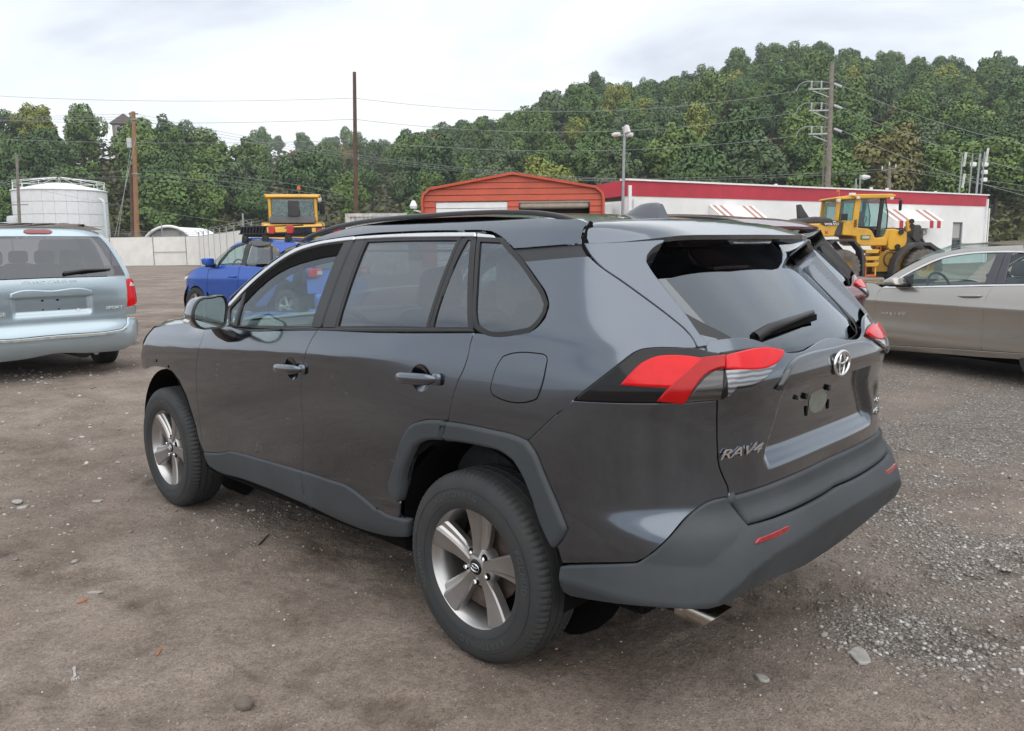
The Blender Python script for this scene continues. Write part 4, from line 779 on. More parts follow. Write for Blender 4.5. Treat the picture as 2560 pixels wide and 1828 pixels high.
def awning(xc,aw,zt,zb,out,broken):
    a=empty('awning'); a.parent=bw; n=14 if not broken else 13; s=aw/n
    for k in range(n):
        red=(k%4 in(1,) or k%4==3) if not broken else k in(1,3,10,12)
        red=k in(1,3,n-4,n-2)
        xx=xc-aw/2+s*k; 
        b=MB(); b.add([B(xx,0,zt),B(xx+s*.97,0,zt),B(xx+s*.97,-out,zb),B(xx,-out,zb),B(xx,0,zt-.03),B(xx+s*.97,0,zt-.03),B(xx+s*.97,-out,zb-.03),B(xx,-out,zb-.03)],[(0,1,2,3),(7,6,5,4),(0,4,5,1),(1,5,6,2),(2,6,7,3),(3,7,4,0)]); b.build('awning_stripe',AWP if red else AWW,a)
        b=MB(); b.box(B(xx+s*.485,-out-.01,zb-.22),(s*.97,.02,.42)); b.build('valance',AWR if red else AWW,a)
    for sx_ in(-1,1):
        b=MB(); b.add([B(xc+sx_*aw/2,0,zt),B(xc+sx_*aw/2,-out,zb),B(xc+sx_*aw/2,-out,zb-.4),B(xc+sx_*aw/2,0,zb-.4),B(xc+sx_*(aw/2-.02),0,zt),B(xc+sx_*(aw/2-.02),-out,zb),B(xc+sx_*(aw/2-.02),-out,zb-.4),B(xc+sx_*(aw/2-.02),0,zb-.4)],[(0,1,2,3),(7,6,5,4),(0,4,5,1),(1,5,6,2),(2,6,7,3),(3,7,4,0)]); b.build('awning_end',AWW,a)
    b=MB(); b.box(B(xc,.0,(zb-.4)/2+.6),(aw*.8,.05,zb-1.4)); b.build('shaded_window',mat('window_glass_dark',(.06,.07,.075),.08,var=.4,scale=3),a)
def xb_at(fx):
    v=at(fx,545,40)-C0; v.z=0; d=bd.normalized(); 
    den=v.x*d.y-v.y*d.x; q=L0-C0; t=(q.x*d.y-q.y*d.x)/den; P_=C0+v*t; return (P_-L0).dot(d)
awning((xb_at(1572)+xb_at(1672))/2,xb_at(1672)-xb_at(1572),3.40,2.72,1.0,False); awning((xb_at(1950)+xb_at(2058))/2,xb_at(2058)-xb_at(1950),3.40,2.72,1.0,True)
b=MB(); b.box(B(-.9,1.0,2.1),(.9,1.1,2.6)); u_=b.build('equipment_cabinet',mat('pale_grey_cabinet',(.62,.65,.65),.5,var=.1),bw,bevel=.03)
for k in range(3): b=MB(); b.box(B(-.9,.44,1.3+.7*k),(.7,.04,.5)); b.build('louvre',mat('louvre_grey',(.48,.51,.52),.5,var=.15),u_)
for fx,hh in((1955,.25),(1990,.25),(1745,.2),(2097,.2)):
    b=MB(); b.lathe([(0,hh),(.09,hh),(.09,0)],8,B(xb_at(fx),.8,4.45)); b.build('roof_vent',WHITE,bw)
b=MB(); b.tube([B(xb_at(1878),-.25,3.9),B(xb_at(1878),-.35,4.15),B(xb_at(1872),-.5,4.2)],.03,5); b.box(B(xb_at(1868),-.55,4.15),(.35,.2,.12)); b.build('wall_lamp',WHITE,bw)
# ---- antenna masts at the far end of the roof
for i,(fx,ft,lab,kind) in enumerate(((2150,342,'thin roof mast with two slanted panel antennas, leftmost of the masts',2),(2172,335,'slim roof mast with one white box, second from the left',1),(2188,333,'thick plain roof mast, third from the left',0),(2198,328,'rightmost roof mast with stacked white boxes and a slanted panel',3))):
    x=xb_at(fx-8); p=bw.matrix_world if False else None; P_=L0+bd.normalized()*x; P_=P_+Vector((nside.x,nside.y,0))*sgn*.6; tp=at(fx,ft,52); m=empty('antenna_mast',(P_.x,P_.y,4.4),ang,lab,'mast'); h=max(2.4,tp.z-4.4)
    b=MB(); b.tube([(0,0,-.05),(.12,0,h)],.045 if kind!=0 else .07,8); b.build('mast_pole',GALV,m,smooth=60)
    if kind in(2,3):
        for zf in((.95,.42) if kind==2 else (.97,)):
            b=MB(); b.bar((.35,0,h*zf-.55),(.52,0,h*zf+.35),.12,.08); b.build('panel_antenna',mat('antenna_cream',(.60,.62,.56),.6,var=.1),m)
            b=MB(); b.tube([(.1,0,h*zf-.1),(.4,0,h*zf-.1)],.025,5); b.build('bracket',GALV,m)
    if kind in(1,3):
        for zf in((.75,) if kind==1 else (.72,.55,.38)):
            b=MB(); b.box((.28,0,h*zf),(.36,.25,.26)); b.build('radio_box',WHITE,m,bevel=.03)
# ---- poles
def pole(name,fx0,fy0,fx1,w,r0,r1,m,label,zb=0):
    tp=at(fx0,fy0,w); bt=base(fx1,w,zb); o=empty(name,bt,0,label,'pole'); b=MB(); d=tp-bt; b.tube([(0,0,-.3),d*.5,d],r0,10,radii=[r0,(r0+r1)/2,r1]); b.build('shaft',m,o,smooth=60); return o,d
po,d1=pole('utility_pole',296,248,303,90,.30,.20,POLEO,'orange-brown wooden utility pole beside the white tank')
b=MB(); t_=at(288,318,90)-po.location; b.lathe([(0,.55),(.28,.52),(.30,.45),(.30,-.5),(.22,-.55),(0,-.55)],14,tuple(t_)); b.build('transformer',mat('transformer_grey',(.52,.54,.54),.5,var=.1),po,smooth=40)
for z_ in(.6,.95): b=MB(); c=d1*z_; b.box((c.x,c.y,c.z),(.5,.5,.12)); b.build('band',GALV,po)
b=MB(); b.bar(d1*.985-RH*.5,d1*.985+RH*.5,.12,.12); b.build('crossarm',POLEO,po)
pd,_=pole('utility_pole',291,372,293,91,.22,.18,POLEB,'dark short pole standing just left of the orange-brown pole')
pl,dl=pole('utility_pole',37,344,43,96,.2,.15,POLEG,'thin grey pole at the far left behind the tank')
for z_ in(.55,.80): b=MB(); c=dl*z_; b.bar(c-RH*1.1,c+RH*1.1,.1,.1); b.build('crossarm',POLEG,pl)
pc,dc=pole('utility_pole',787,160,790,64,.19,.13,POLEB,'tall plain dark brown pole behind the yellow loader cab')
prr,dr=pole('utility_pole',1848,140,1834,70,.26,.17,POLEG,'tall grey wooden pole with three side arms above the white building')
b=MB(); q0=at(1836,210,70.4)-prr.location; q1=at(1827,418,70.4)-prr.location; b.tube([q1,q0],.08,6); b.build('conduit',POLEG,prr)
for fy in(198,246,298):
    a0=at(1796,fy,70)-prr.location; a1=at(1843,fy-1,70)-prr.location; b=MB(); b.bar(a0,a1,.11,.11); arm=b.build('crossarm',mat('arm_grey',(.48,.48,.46),.6,var=.1),prr)
    b=MB(); b.bar(at(1806,fy+4,70)-prr.location,at(1841,fy+18,70)-prr.location,.07,.07); b.build('brace',mat('arm_grey',(.48,.48,.46),.6),arm)
    for fx in(1802,1824):
        b=MB(); c=at(fx,fy-2,70)-prr.location; b.lathe([(.03,0),(.09,.05),(.05,.15),(.09,.25),(.05,.35),(.09,.45),(.05,.58),(0,.62)],8,tuple(c)); b.build('insulator',mat('insulator_grey',(.42,.44,.45),.4,var=.1),arm,smooth=40)
    b=MB(); pts=[at(1768,fy+4,70),at(1775,fy-10,70),at(1788,fy-17,70),at(1803,fy-17,70),at(1826,fy-17,70),at(1842,fy-14,70)]; b.tube([p_-prr.location for p_ in pts],.035,5); b.build('jumper_wire',WIREM,arm)
    c0=at(1852,fy-12,70)-prr.location; c1=at(1869,fy-5,69.6)-prr.location; b=MB(); rr_=[]; 
    b.tube([c0.lerp(c1,k/16) for k in range(17)],.1,7,radii=[(.13 if k%2 else .06) for k in range(17)]); b.build('strain_insulator',mat('insulator_white',(.66,.68,.70),.35,var=.1),prr,smooth=30)
pt_,dt=pole('utility_pole',1975,370,1972,78,.19,.15,POLEG,'short T-shaped wooden pole behind the white building')
b=MB(); b.bar(at(1958,379,78)-pt_.location,at(1990,374,78)-pt_.location,.12,.14); b.build('crossarm',POLEG,pt_)
for fx,fy in((1959,375),(1975,366),(1989,371)):
    b=MB(); b.lathe([(.04,0),(.08,.1),(.05,.2),(.06,.3),(0,.34)],8,tuple(at(fx,fy+2,78)-pt_.location)); b.build('insulator',mat('insulator_white',(.66,.68,.70),.35),pt_,smooth=40)
for fx,sx_ in((1964,1),(1984,-1)): b=MB(); b.bar(at(fx,379,78)-pt_.location,at(1974,388,78)-pt_.location,.06,.06); b.build('brace',POLEG,pt_)
# light pole with cameras at the corner of the building
lp,dlp=pole('camera_pole',1387,281,1380,37,.075,.065,GALV,'galvanised steel pole with cameras at the corner of the white building'); ca=mat('camera_white',(.68,.69,.69),.4,var=.1)
b=MB(); b.bar(at(1367,300,37)-lp.location,at(1397,299,37)-lp.location,.05,.05); b.build('camera_arm',GALV,lp)
for fx,fy,rx in((1368,299,-1),(1396,300,1)):
    c=at(fx,fy,37)-lp.location; b=MB(); b.lathe([(0,-.22),(.09,-.2),(.10,.1),(.06,.2),(0,.2)],10,tuple(c),'X'); b.build('camera',ca,lp,smooth=40)
c=at(1391,288,37)-lp.location; b=MB(); b.box(tuple(c),(.26,.22,.34),Matrix.Rotation(R(20),3,'Y')); b.build('flood_light',ca,lp,bevel=.03)
sl,_=pole('street_lamp',1910,388,1908,60,.06,.05,GALV,'thin post with a cobra-head lamp above the building roof'); sl['category']='street lamp'
c=at(1922,394,60)-sl.location; b=MB(); b.lathe([(0,-.35),(.1,-.3),(.2,.1),(.14,.3),(0,.34)],10,tuple(c),'X'); b.build('lamp_head',ca,sl,smooth=50)
b=MB(); b.tube([at(1910,392,60)-sl.location,tuple(c)],.03,5); b.build('lamp_arm',GALV,sl)
s2,_=pole('steel_post',1901,397,1900,59,.06,.06,GALV,'plain short steel post left of the cobra-head lamp')
# ---- wires
def wire(pts,label,group,r=.015,n=24,sag=0):
    """pts: (fx,fy,w) ends with an optional middle; hangs as a parabola through them"""
    if len(pts)==2:
        A,B_=at(*pts[0]),at(*pts[1]); P_=[A.lerp(B_,k/n)-Vector((0,0,4*sag*(k/n)*(1-k/n))) for k in range(n+1)]
    else:
        A,Mq,B_=[at(*p) for p in pts]; s=max(.05,min(.95,(Mq-A).length/((Mq-A).length+(B_-Mq).length))); dz=A.z+(B_.z-A.z)*s-Mq.z; P_=[]
        for k in range(n+1):
            t=k/n; q=A.lerp(B_,t); q.z-=dz*t*(1-t)/(s*(1-s)); P_.append(q)
    b=MB(); o0=P_[0]; b.tube([q-o0 for q in P_],r,4); o=b.build('wire',WIREM); o.location=o0; tag(o,label,'wire',group)
for i,(ya,yb,nm) in enumerate(((218,202,'highest'),(265,250,'middle'),(312,302,'lowest'))):
    wire([(787,ya,64),(1200,(246,292,334)[i],66),(1770,yb,70)],nm+' of three wires from the tall brown pole to the three-armed pole','wires to the three-armed pole')
    wire([(-300,(190,250,290)[i],80),(400,(232,280,323)[i],71),(787,ya,64)],nm+' of three wires running left from the tall brown pole','wires left of the brown pole')
    wire([(1868,(190,237,289)[i],70),(2340,(335,395,450)[i],58)],nm+' of three wires slanting right from the three-armed pole','wires right of the three-armed pole',sag=.5)
for i in range(3):
    wire([(300,252+7*i,90),(790,343+5*i,92),(1400,398+3*i,96)],('top','middle','bottom')[i]+' wire of the bundle slanting down right from the orange-brown pole','bundle from the orange pole',r=.016)
    wire([(-200,270+6*i,95),(120,262+4*i,93),(298,253+7*i,90)],('top','middle','bottom')[i]+' wire reaching left from the orange-brown pole','wires left of the orange pole',r=.016)
for i,(l_,r_) in enumerate(((392,378),(397,383))):
    wire([(1250,l_+4,90),(1600,l_+2,84),(1960,r_-2,78)],('upper','lower')[i]+' of two low wires left of the T-shaped pole','wires left of the T pole',r=.014); wire([(1988,r_-6,78),(2150,395+10*i,72),(2400,432+14*i,66)],('upper','lower')[i]+' of two low wires right of the T-shaped pole','wires right of the T pole',r=.014)
for i,(a,b_,c) in enumerate(((488,380,390),(500,392,402),(497,398,415),(470,462,480))):
    wire([(-100,a-60-10*i,97),(292,b_,91),(760,c+40,86)],('topmost','second','third','lowest')[i]+' of the low wires crossing behind the tank','low wires behind the tank',r=.014)
wire([(303,300,90),(255,525,86)],'longer guy wire slanting from the orange-brown pole to the ground','guy wires',r=.025); wire([(290,330,90),(262,525,87)],'shorter guy wire slanting from the orange-brown pole to the ground','guy wires',r=.025)
# ---- container
cp_=base(838,42,0); ct=empty('shipping_container',cp_,math.atan2(RH.y,RH.x)+R(8),'weathered white shipping container showing above the grey SUV roof','container'); tz=at(830,474,42).z
cm=mat('container_white',(.66,.66,.64),.6,var=.1,scale=3,col2=(.40,.36,.32),detail=8); b=MB(); b.box((0,1.2,tz/2),(3.0,2.4,tz)); b.build('body',cm,ct)
for k in range(14): b=MB(); b.box((-1.38+.212*k,-.03,tz*.5),(.10,.06,tz-.35)); b.build('corrugation',cm,ct)
for x in(-1.5,1.5): b=MB(); b.box((x,-.02,tz/2),(.14,.12,tz)); b.build('corner_post',cm,ct)
b=MB(); b.box((0,-.04,tz-.09),(3.0,.1,.16)); b.build('top_rail',cm,ct)
# ---- houses on the hill
def house(fx,fy,w,wd,hh,label,roofc,wallc):
    p=at(fx,fy,w); h=empty('house',p,math.atan2(RH.y,RH.x)+R(15),label,'house')
    b=MB(); b.box((0,3,-2.0),(wd,6,hh+4)); b.build('wall',wallc,h); b=MB(); b.prism([(-wd/2-.5,0),(wd/2+.5,0),(0,hh*.75)],6.8,(0,6.4,hh/2),(1,0,0),(0,0,1)); b.build('roof',roofc,h)
    for x in(-wd*.25,wd*.25):
        b=MB(); b.box((x,-.03,hh*.12),(.9,.06,1.1)); w_=b.build('window',WHITE,h); b=MB(); b.box((x,-.07,hh*.12),(.7,.04,.9)); b.build('pane',mat('window_glass_dark',(.06,.07,.075),.08,var=.4),w_)
    b=MB(); b.box((wd*.2,3,hh*.5+hh*.75),(.6,.6,1.4)); b.build('chimney',mat('chimney',(.35,.3,.27),.9,var=.2),h)
house(655,360,215,5.0,2.4,'small house with a dark red roof among the trees left of the brown pole',mat('roof_red',(.16,.045,.05),.8,var=.3),mat('house_pale',(.48,.47,.45),.8,var=.1))
house(277,290,165,4.5,2.6,'grey-brown house roof half hidden in trees behind the orange-brown pole',mat('roof_brown',(.20,.165,.145),.85,var=.3),mat('house_tan',(.33,.28,.25),.8,var=.1))
# ================================================================== the grey SUV
def Sx(u,z):
    u=np.asarray(u,float); m=u<UC; P=S(np.where(m,2*UC-u,u),z); P[...,1]=np.where(m,-P[...,1],P[...,1]); return P
PAINT=mat('suv_grey_paint',(.112,.131,.158),.17,1.0,1.0,var=.04,scale=1.5,coatr=.012)
CLAD=mat('suv_grey_plastic',(.046,.054,.061),.58,var=.25,scale=3,bump=.12,bscale=900)
BLACK=mat('black_trim',(.008,.008,.009),.35,var=.2,scale=4)
MATTE=mat('black_matte',(.006,.006,.006),.9,var=.3,scale=6,spec=.12)
GLOSSB=mat('gloss_black_lamp',(.006,.006,.007),.10,coat=.15,var=.2,spec=.3)
PILLAR=mat('pillar_black_film',(.022,.024,.027),.42,var=.2,scale=5)
CHROME=mat('chrome',(.78,.79,.80),.12,1,var=.1,scale=6)
TINT=glass('privacy_glass',(.15,.17,.18),.145); CLEAR=glass('green_glass',(.72,.86,.83),.06); TINTR=glass('rear_glass',(.08,.09,.10),.15)
RED=mat('red_lamp',(.66,.0015,.006),.12,coat=.25,var=.12,scale=22,spec=.25); DRED=mat('dark_red_lamp',(.25,.004,.008),.16,coat=1,var=.3,scale=20)
LENS=mat('clear_lamp',(.30,.31,.33),.15,.4,coat=1)
def ribs(m,c1,c2,sc):
    t=m.node_tree; n=t.nodes.new('ShaderNodeTexWave'); n.bands_direction='Z'; n.inputs['Scale'].default_value=sc; n.inputs['Distortion'].default_value=1.5; n.inputs['Detail'].default_value=1; q=t.nodes.new('ShaderNodeTexCoord'); t.links.new(q.outputs['Object'],n.inputs['Vector'])
    r=t.nodes.new('ShaderNodeValToRGB'); r.color_ramp.elements[0].color=c1+(1,); r.color_ramp.elements[1].color=c2+(1,); t.links.new(n.outputs['Fac'],r.inputs[0]); t.links.new(r.outputs[0],t.nodes['Principled BSDF'].inputs['Base Color'])
ribs(LENS,(.07,.072,.078),(.26,.27,.29),22.); LENSD=mat('smoked_lamp',(.06,.06,.06),.15,.3,coat=1); ribs(LENSD,(.022,.020,.020),(.065,.058,.056),14.)
REFL=mat('red_reflector',(.35,.012,.015),.25,coat=.6,var=.4,scale=60)
SEAT=mat('grey_seat_cloth',(.045,.047,.05),.9,var=.3,scale=30,bump=.3,bscale=300); DASH=mat('dash_plastic',(.018,.02,.021),.6,var=.3,scale=8); LINER=mat('headliner',(.35,.35,.34),.9,var=.15,scale=10)
suv=empty('suv',label='dark grey five-door SUV seen from behind, filling the foreground of the dirt lot',cat='suv')
def rot_ctr(poly):
    n=len(poly)
    for i in range(n):
        if abs(poly[i][0]-UC)<2e-3 and abs(poly[(i+1)%n][0]-UC)<2e-3 and abs(poly[i][1]-poly[(i+1)%n][1])>.02:
            p=poly[i+1:]+poly[:i+1]; return [(UC,p[0][1])]+[q for q in p[1:-1] if q[0]>UC+.004]+[(UC,p[-1][1])]
    return poly
def lr(name,key,m,parents,poly=None,**k):
    """left and right panel; parents = one object or (left,right)"""
    V,F,Nn=panel_mesh(poly or PAN[key],Sx,**k); pl,pr=parents if isinstance(parents,tuple) else (parents,parents)
    return link(name,mesh_n(name,V,F,Nn),m,pl),link(name,mesh_n(name,V,F,Nn,True),m,pr)
def mid(name,key,m,parent,**k): return panel(name,rot_ctr(PAN[key]),m,parent,Sx,sym=UC,**k)
# ---- painted panels
fend=lr('fender','fender',PAINT,suv,gap=.0012,g=.022)
HOLE_F=(1.205,.985,.058,.052); HOLE_R=(.275,1.040,.058,.052)
fdoor=lr('door','front_door',PAINT,suv,gap=.0012,g=.018,hole=HOLE_F)
rdoor=lr('door','rear_door',PAINT,suv,gap=.0012,g=.018,hole=HOLE_R)
for (cu,cz,ru,rz),dd in((HOLE_F,fdoor),(HOLE_R,rdoor)):
    n=40; rings=[]
    for k in range(9):
        t=1-k/8; th=np.linspace(0,2*math.pi,n,endpoint=False); u=cu+ru*t*np.cos(th); z=cz+rz*t*np.sin(th); P_=Sx(u,z); P_[:,1]-=.024*(1-t**2)**.9+.0002; rings.append(P_)
    V=np.concatenate(rings); F=[(k*n+i,k*n+(i+1)%n,(k+1)*n+(i+1)%n,(k+1)*n+i) for k in range(8) for i in range(n)]
    for sg,pp in((1,dd[0]),(-1,dd[1])): b=MB(); b.add(V*[1,sg,1],F); b.build('handle_cup',PAINT,pp,smooth=180)
quart=lr('quarter_panel','quarter',PAINT,suv,gap=.0012,g=.020)
bump=lr('bumper_corner','bumper_paint',PAINT,suv,gap=.0012,g=.018)
rside=lr('roof_rail_panel','roof_side',PAINT,suv,gap=.001,g=.022)
lr('fuel_door_seam','fuel',MATTE,quart,off=.0006,gap=0,bev=.001,flange=.004)
lr('fuel_door','fuel',PAINT,quart,off=.0022,gap=.0045,bev=.002,flange=.004,g=.02)
# ---- plastic cladding
for k,d in(('rocker_front',fdoor),('rocker_rear',rdoor)):
    lr('rocker_cladding',k,CLAD,d,off=.012,gap=.001,bev=.010,flange=.03,g=.02)
for k,d in(('arch_front',rdoor),('arch_rear',quart)):
    lr('arch_cladding',k,CLAD,d,off=.020,gap=.001,bev=.014,flange=.05,g=.02)
# ---- rear: bumper cover, hatch with its number plate recess
RC=np.array(PAN['recess'])
def recess(u,z):
    uu=np.where(u<UC,2*UC-u,u); edge=np.interp(z,[.80,.85,.88,.97,1.06],[-1.11,-1.11,-1.12,-1.175,-1.205])
    lat=1-sstep(uu,edge-.035,edge+.012); ver=sstep(z,.80,.875)*(1-sstep(z,1.052,1.072))
    band=.012*(1-sstep(uu,-1.16,-1.06))*sstep(z,1.06,1.075)*(1-sstep(z,1.15,1.165))
    return -.034*lat*ver
def bumper_d(u,z):
    uu=np.where(u<UC,2*UC-u,u); zc=np.interp(-uu,[.45,.86,.99,1.10,1.6],[.455,.455,.545,.575,.585]); h=z-zc
    return .028*(1-np.clip(h/.12,0,1))**1.15*(h>=0)+(h<0)*(.028+h*.34)
bcov=mid('rear_bumper_cover','bumper',CLAD,suv,off=.006,gap=.001,bev=.008,flange=.05,g=.015,disp=bumper_d)
hatch=mid('hatch','hatch',PAINT,suv,gap=.0012,g=.014,step=.014,disp=recess)
mid('hatch_trim','hatch_trim',CLAD,hatch,off=.010,gap=.002,bev=.012,flange=.03,g=.02)
GARN=mat('suv_gloss_garnish',(.012,.016,.020),.12,.2,1.0,var=.1,scale=3)
mid('garnish','garnish',GARN,hatch,off=.016,gap=.0,bev=.008,flange=.03,g=.018)
flank=lr('hatch_pillar','flank',PAINT,(hatch,hatch),off=.002,gap=.001,bev=.004,flange=.10,g=.02)
lr('hatch_shoulder','',PAINT,(hatch,hatch),poly=[(-.80,1.185),(-.80,1.25),(-.86,1.262),(-.93,1.245),(-.96,1.185)],off=-.010,gap=0,bev=0,flange=0)
# ---- lamps
ls=lr('tail_lamp','lamp_side',GLOSSB,suv,off=.006,gap=.001,bev=.006,flange=.02,g=.02)
lh=lr('tail_lamp','lamp_hatch',GLOSSB,suv,off=.008,gap=.001,bev=.006,flange=.02,g=.02)
lr('red_lens','red_side',RED,ls,off=.016,gap=0,bev=.007,flange=.01,g=.015)
lr('red_lens','red_dark',mat('deep_red_lamp',(.40,.001,.002),.12,coat=.25,var=.15,scale=24,spec=.25),ls,off=.0185,gap=0,bev=.004,flange=.008,g=.015)
lr('red_lens','red_hatch',RED,lh,off=.018,gap=0,bev=.006,flange=.01,g=.012)
lr('clear_lens','clear_side',LENSD,ls,off=.010,gap=0,bev=.003,flange=.004,g=.012)
lr('clear_lens','clear_hatch',LENS,lh,off=.013,gap=0,bev=.004,flange=.006,g=.012)
lr('reflector','refl',REFL,(bcov,bcov),off=.024,gap=0,bev=.002,flange=.01,g=.02)
# ---- glazing
lr('chrome_strip','chrome_front',CHROME,fdoor,off=.006,gap=.0,bev=.003,flange=.012,g=.03)
lr('chrome_strip','chrome_rear',CHROME,rdoor,off=.006,gap=.0,bev=.003,flange=.012,g=.03)
lr('chrome_strip','chrome_q',CHROME,quart,off=.006,gap=.0,bev=.003,flange=.012,g=.03)
lr('pillar_trim','bpillar_f',PILLAR,fdoor,gap=.0015,flange=.03); lr('pillar_trim','bpillar_r',PILLAR,rdoor,gap=.0015,flange=.03)
lr('window_glass','glass_front',CLEAR,fdoor,off=-.010,gap=0,bev=0,flange=0,g=.06)
lr('window_glass','glass_fq',CLEAR,fdoor,off=-.008,gap=0,bev=0,flange=0,g=.06)
lr('window_bar','bar_fq',BLACK,fdoor,off=-.002,gap=0,flange=.02)
lr('window_seal','band_front',MATTE,fdoor,off=-.005,gap=0,flange=.05)
lr('window_glass','glass_rear',TINT,rdoor,off=-.008,gap=0,bev=0,flange=0,g=.06)
lr('window_bar','bar_rear',BLACK,rdoor,off=-.003,gap=0,flange=.02)
lr('window_glass','glass_rq',TINT,rdoor,off=-.008,gap=0,bev=0,flange=0,g=.06)
lr('window_bar','cpillar_d',BLACK,rdoor,off=-.002,gap=.001,flange=.02)
lr('window_glass','qglass',TINT,quart,off=-.004,gap=0,bev=0,flange=0,g=.06)
lr('belt_moulding','belt_f',BLACK,fdoor,off=.003,gap=.001,bev=.004,flange=.01); lr('belt_moulding','belt_r',BLACK,rdoor,off=.003,gap=.001,bev=.004,flange=.01)
lr('pillar_strip','strip',PILLAR,quart,off=-.007,gap=-.009,bev=.001,flange=.01)
cl=np.array(PAN['cutline'])
for sg in(1,-1): b=MB(); b.tube([tuple(q*[1,sg,1]) for q in Sx(cl[:,0],cl[:,1])-snorm(Sx,cl)*.007],.008,8); b.build('hatch_seal',MATTE,suv,smooth=60)
def seal(key,o,i,off,par,m=BLACK):
    """rubber frame: a ring round a pane, o outside and i inside its edge"""
    P=resample(PAN[key],.02); n=len(P); ow=outward(P); rings=[]
    for d,h in((o,-.012),(o,0),(-i,0),(-i,-.02)):
        uv=P+ow*d; rings.append(Sx(uv[:,0],uv[:,1])+snorm(Sx,uv)*(off+h))
    V=np.concatenate(rings); F=[(k*n+a,k*n+(a+1)%n,(k+1)*n+(a+1)%n,(k+1)*n+a) for k in range(3) for a in range(n)]
    for sgn,pp in((1,par[0]),(-1,par[1])):
        b=MB(); b.add(V*[1,sgn,1],F); b.build('window_seal',m,pp,smooth=40)
seal('qglass',.013,.004,.0015,quart); seal('glass_rear',.012,.006,-.002,rdoor); seal('glass_rq',.012,.006,-.003,rdoor); seal('glass_front',.012,.006,-.006,fdoor); seal('glass_fq',.01,.004,-.003,fdoor)
for k_,(u_,z_) in enumerate(((2.36,.70),(2.45,.80),(2.56,.865),(2.72,.885),(2.28,.55))):
    b=MB(); y_=float(S(u_,z_)[1]); b.lathe([(0,.003),(.008,.002),(.010,0)],8,(u_,y_,z_),'Y'); b.build('clip_hole',MATTE,fend[0])
seal_pts=[(2.245,.47),(2.30,.60),(2.365,.715),(2.44,.80),(2.54,.852),(2.66,.875),(2.82,.868),(2.95,.84)]
b=MB(); b.tube([(u_,float(S(u_,z_)[1])-.012+.006*math.sin(7*i),z_+.004*math.cos(5*i)) for i,(u_,z_) in enumerate(seal_pts)],.011,6); b.build('torn_liner_edge',MATTE,fend[0],smooth=60)
# dark shell behind the seams, with openings for the wheels
sh=[(3.0,.95),(3.0,1.08),(2.0,1.13),(1.0,1.165),(0,1.21),(-.45,1.21),(-.70,1.18),(-.86,1.05),(-.88,.5),(-.47,.42),(-.46,.62),(-.33,.80),(-.1,.85),(.18,.82),(.36,.7),(.44,.5),(.47,.38),(2.2,.36),(2.24,.5),(2.34,.72),(2.5,.86),(2.75,.9),(2.95,.86)]
lr('inner_shell','',MATTE,suv,poly=sh,off=-.022,gap=0,bev=0,flange=0,g=.06)
lr('inner_shell','',PAINT,suv,poly=[(-.30,1.515),(-.45,1.48),(-.62,1.40),(-.8,1.27),(-.86,1.15),(-.80,1.12),(-.55,1.22),(-.40,1.28),(-.34,1.40),(-.2,1.48)],off=-.02,gap=0,bev=0,flange=0,g=.06)
def ring_at(m,uv,r): pass
# ---- roof, spoiler, rails, fin
ZE=_interp([(-.75,1.57),(-.3,1.606),(-.04,1.630),(.2,1.643),(.5,1.648),(.85,1.642),(1.07,1.628),(1.3,1.60),(1.5,1.563),(1.8,1.48)])
def roof_s(x,y): return np.stack([x,y,ZE(x)+.026*(1-(y/.64)**2)],-1)
roof_s.sign=-1
ro=[(-.31,0),(-.31,.59),(-.2,.602),(.2,.608),(.8,.605),(1.2,.60),(1.42,.59),(1.47,.3),(1.48,0)]
V,F,Nn=panel_mesh(ro+[(x,-y) for x,y in ro[::-1]],roof_s,gap=0,bev=.004,flange=.02,g=.06); roof=link('roof',mesh_n('roof',V,F,Nn),PAINT,suv)
V,F,Nn=panel_mesh([(x*.98+.02,y*.9) for x,y in ro]+[(x*.98+.02,-y*.9) for x,y in ro[::-1]],roof_s,off=-.05,gap=0,bev=0,flange=0,g=.1); link('headliner',mesh_n('headliner',V,F,Nn),LINER,suv)
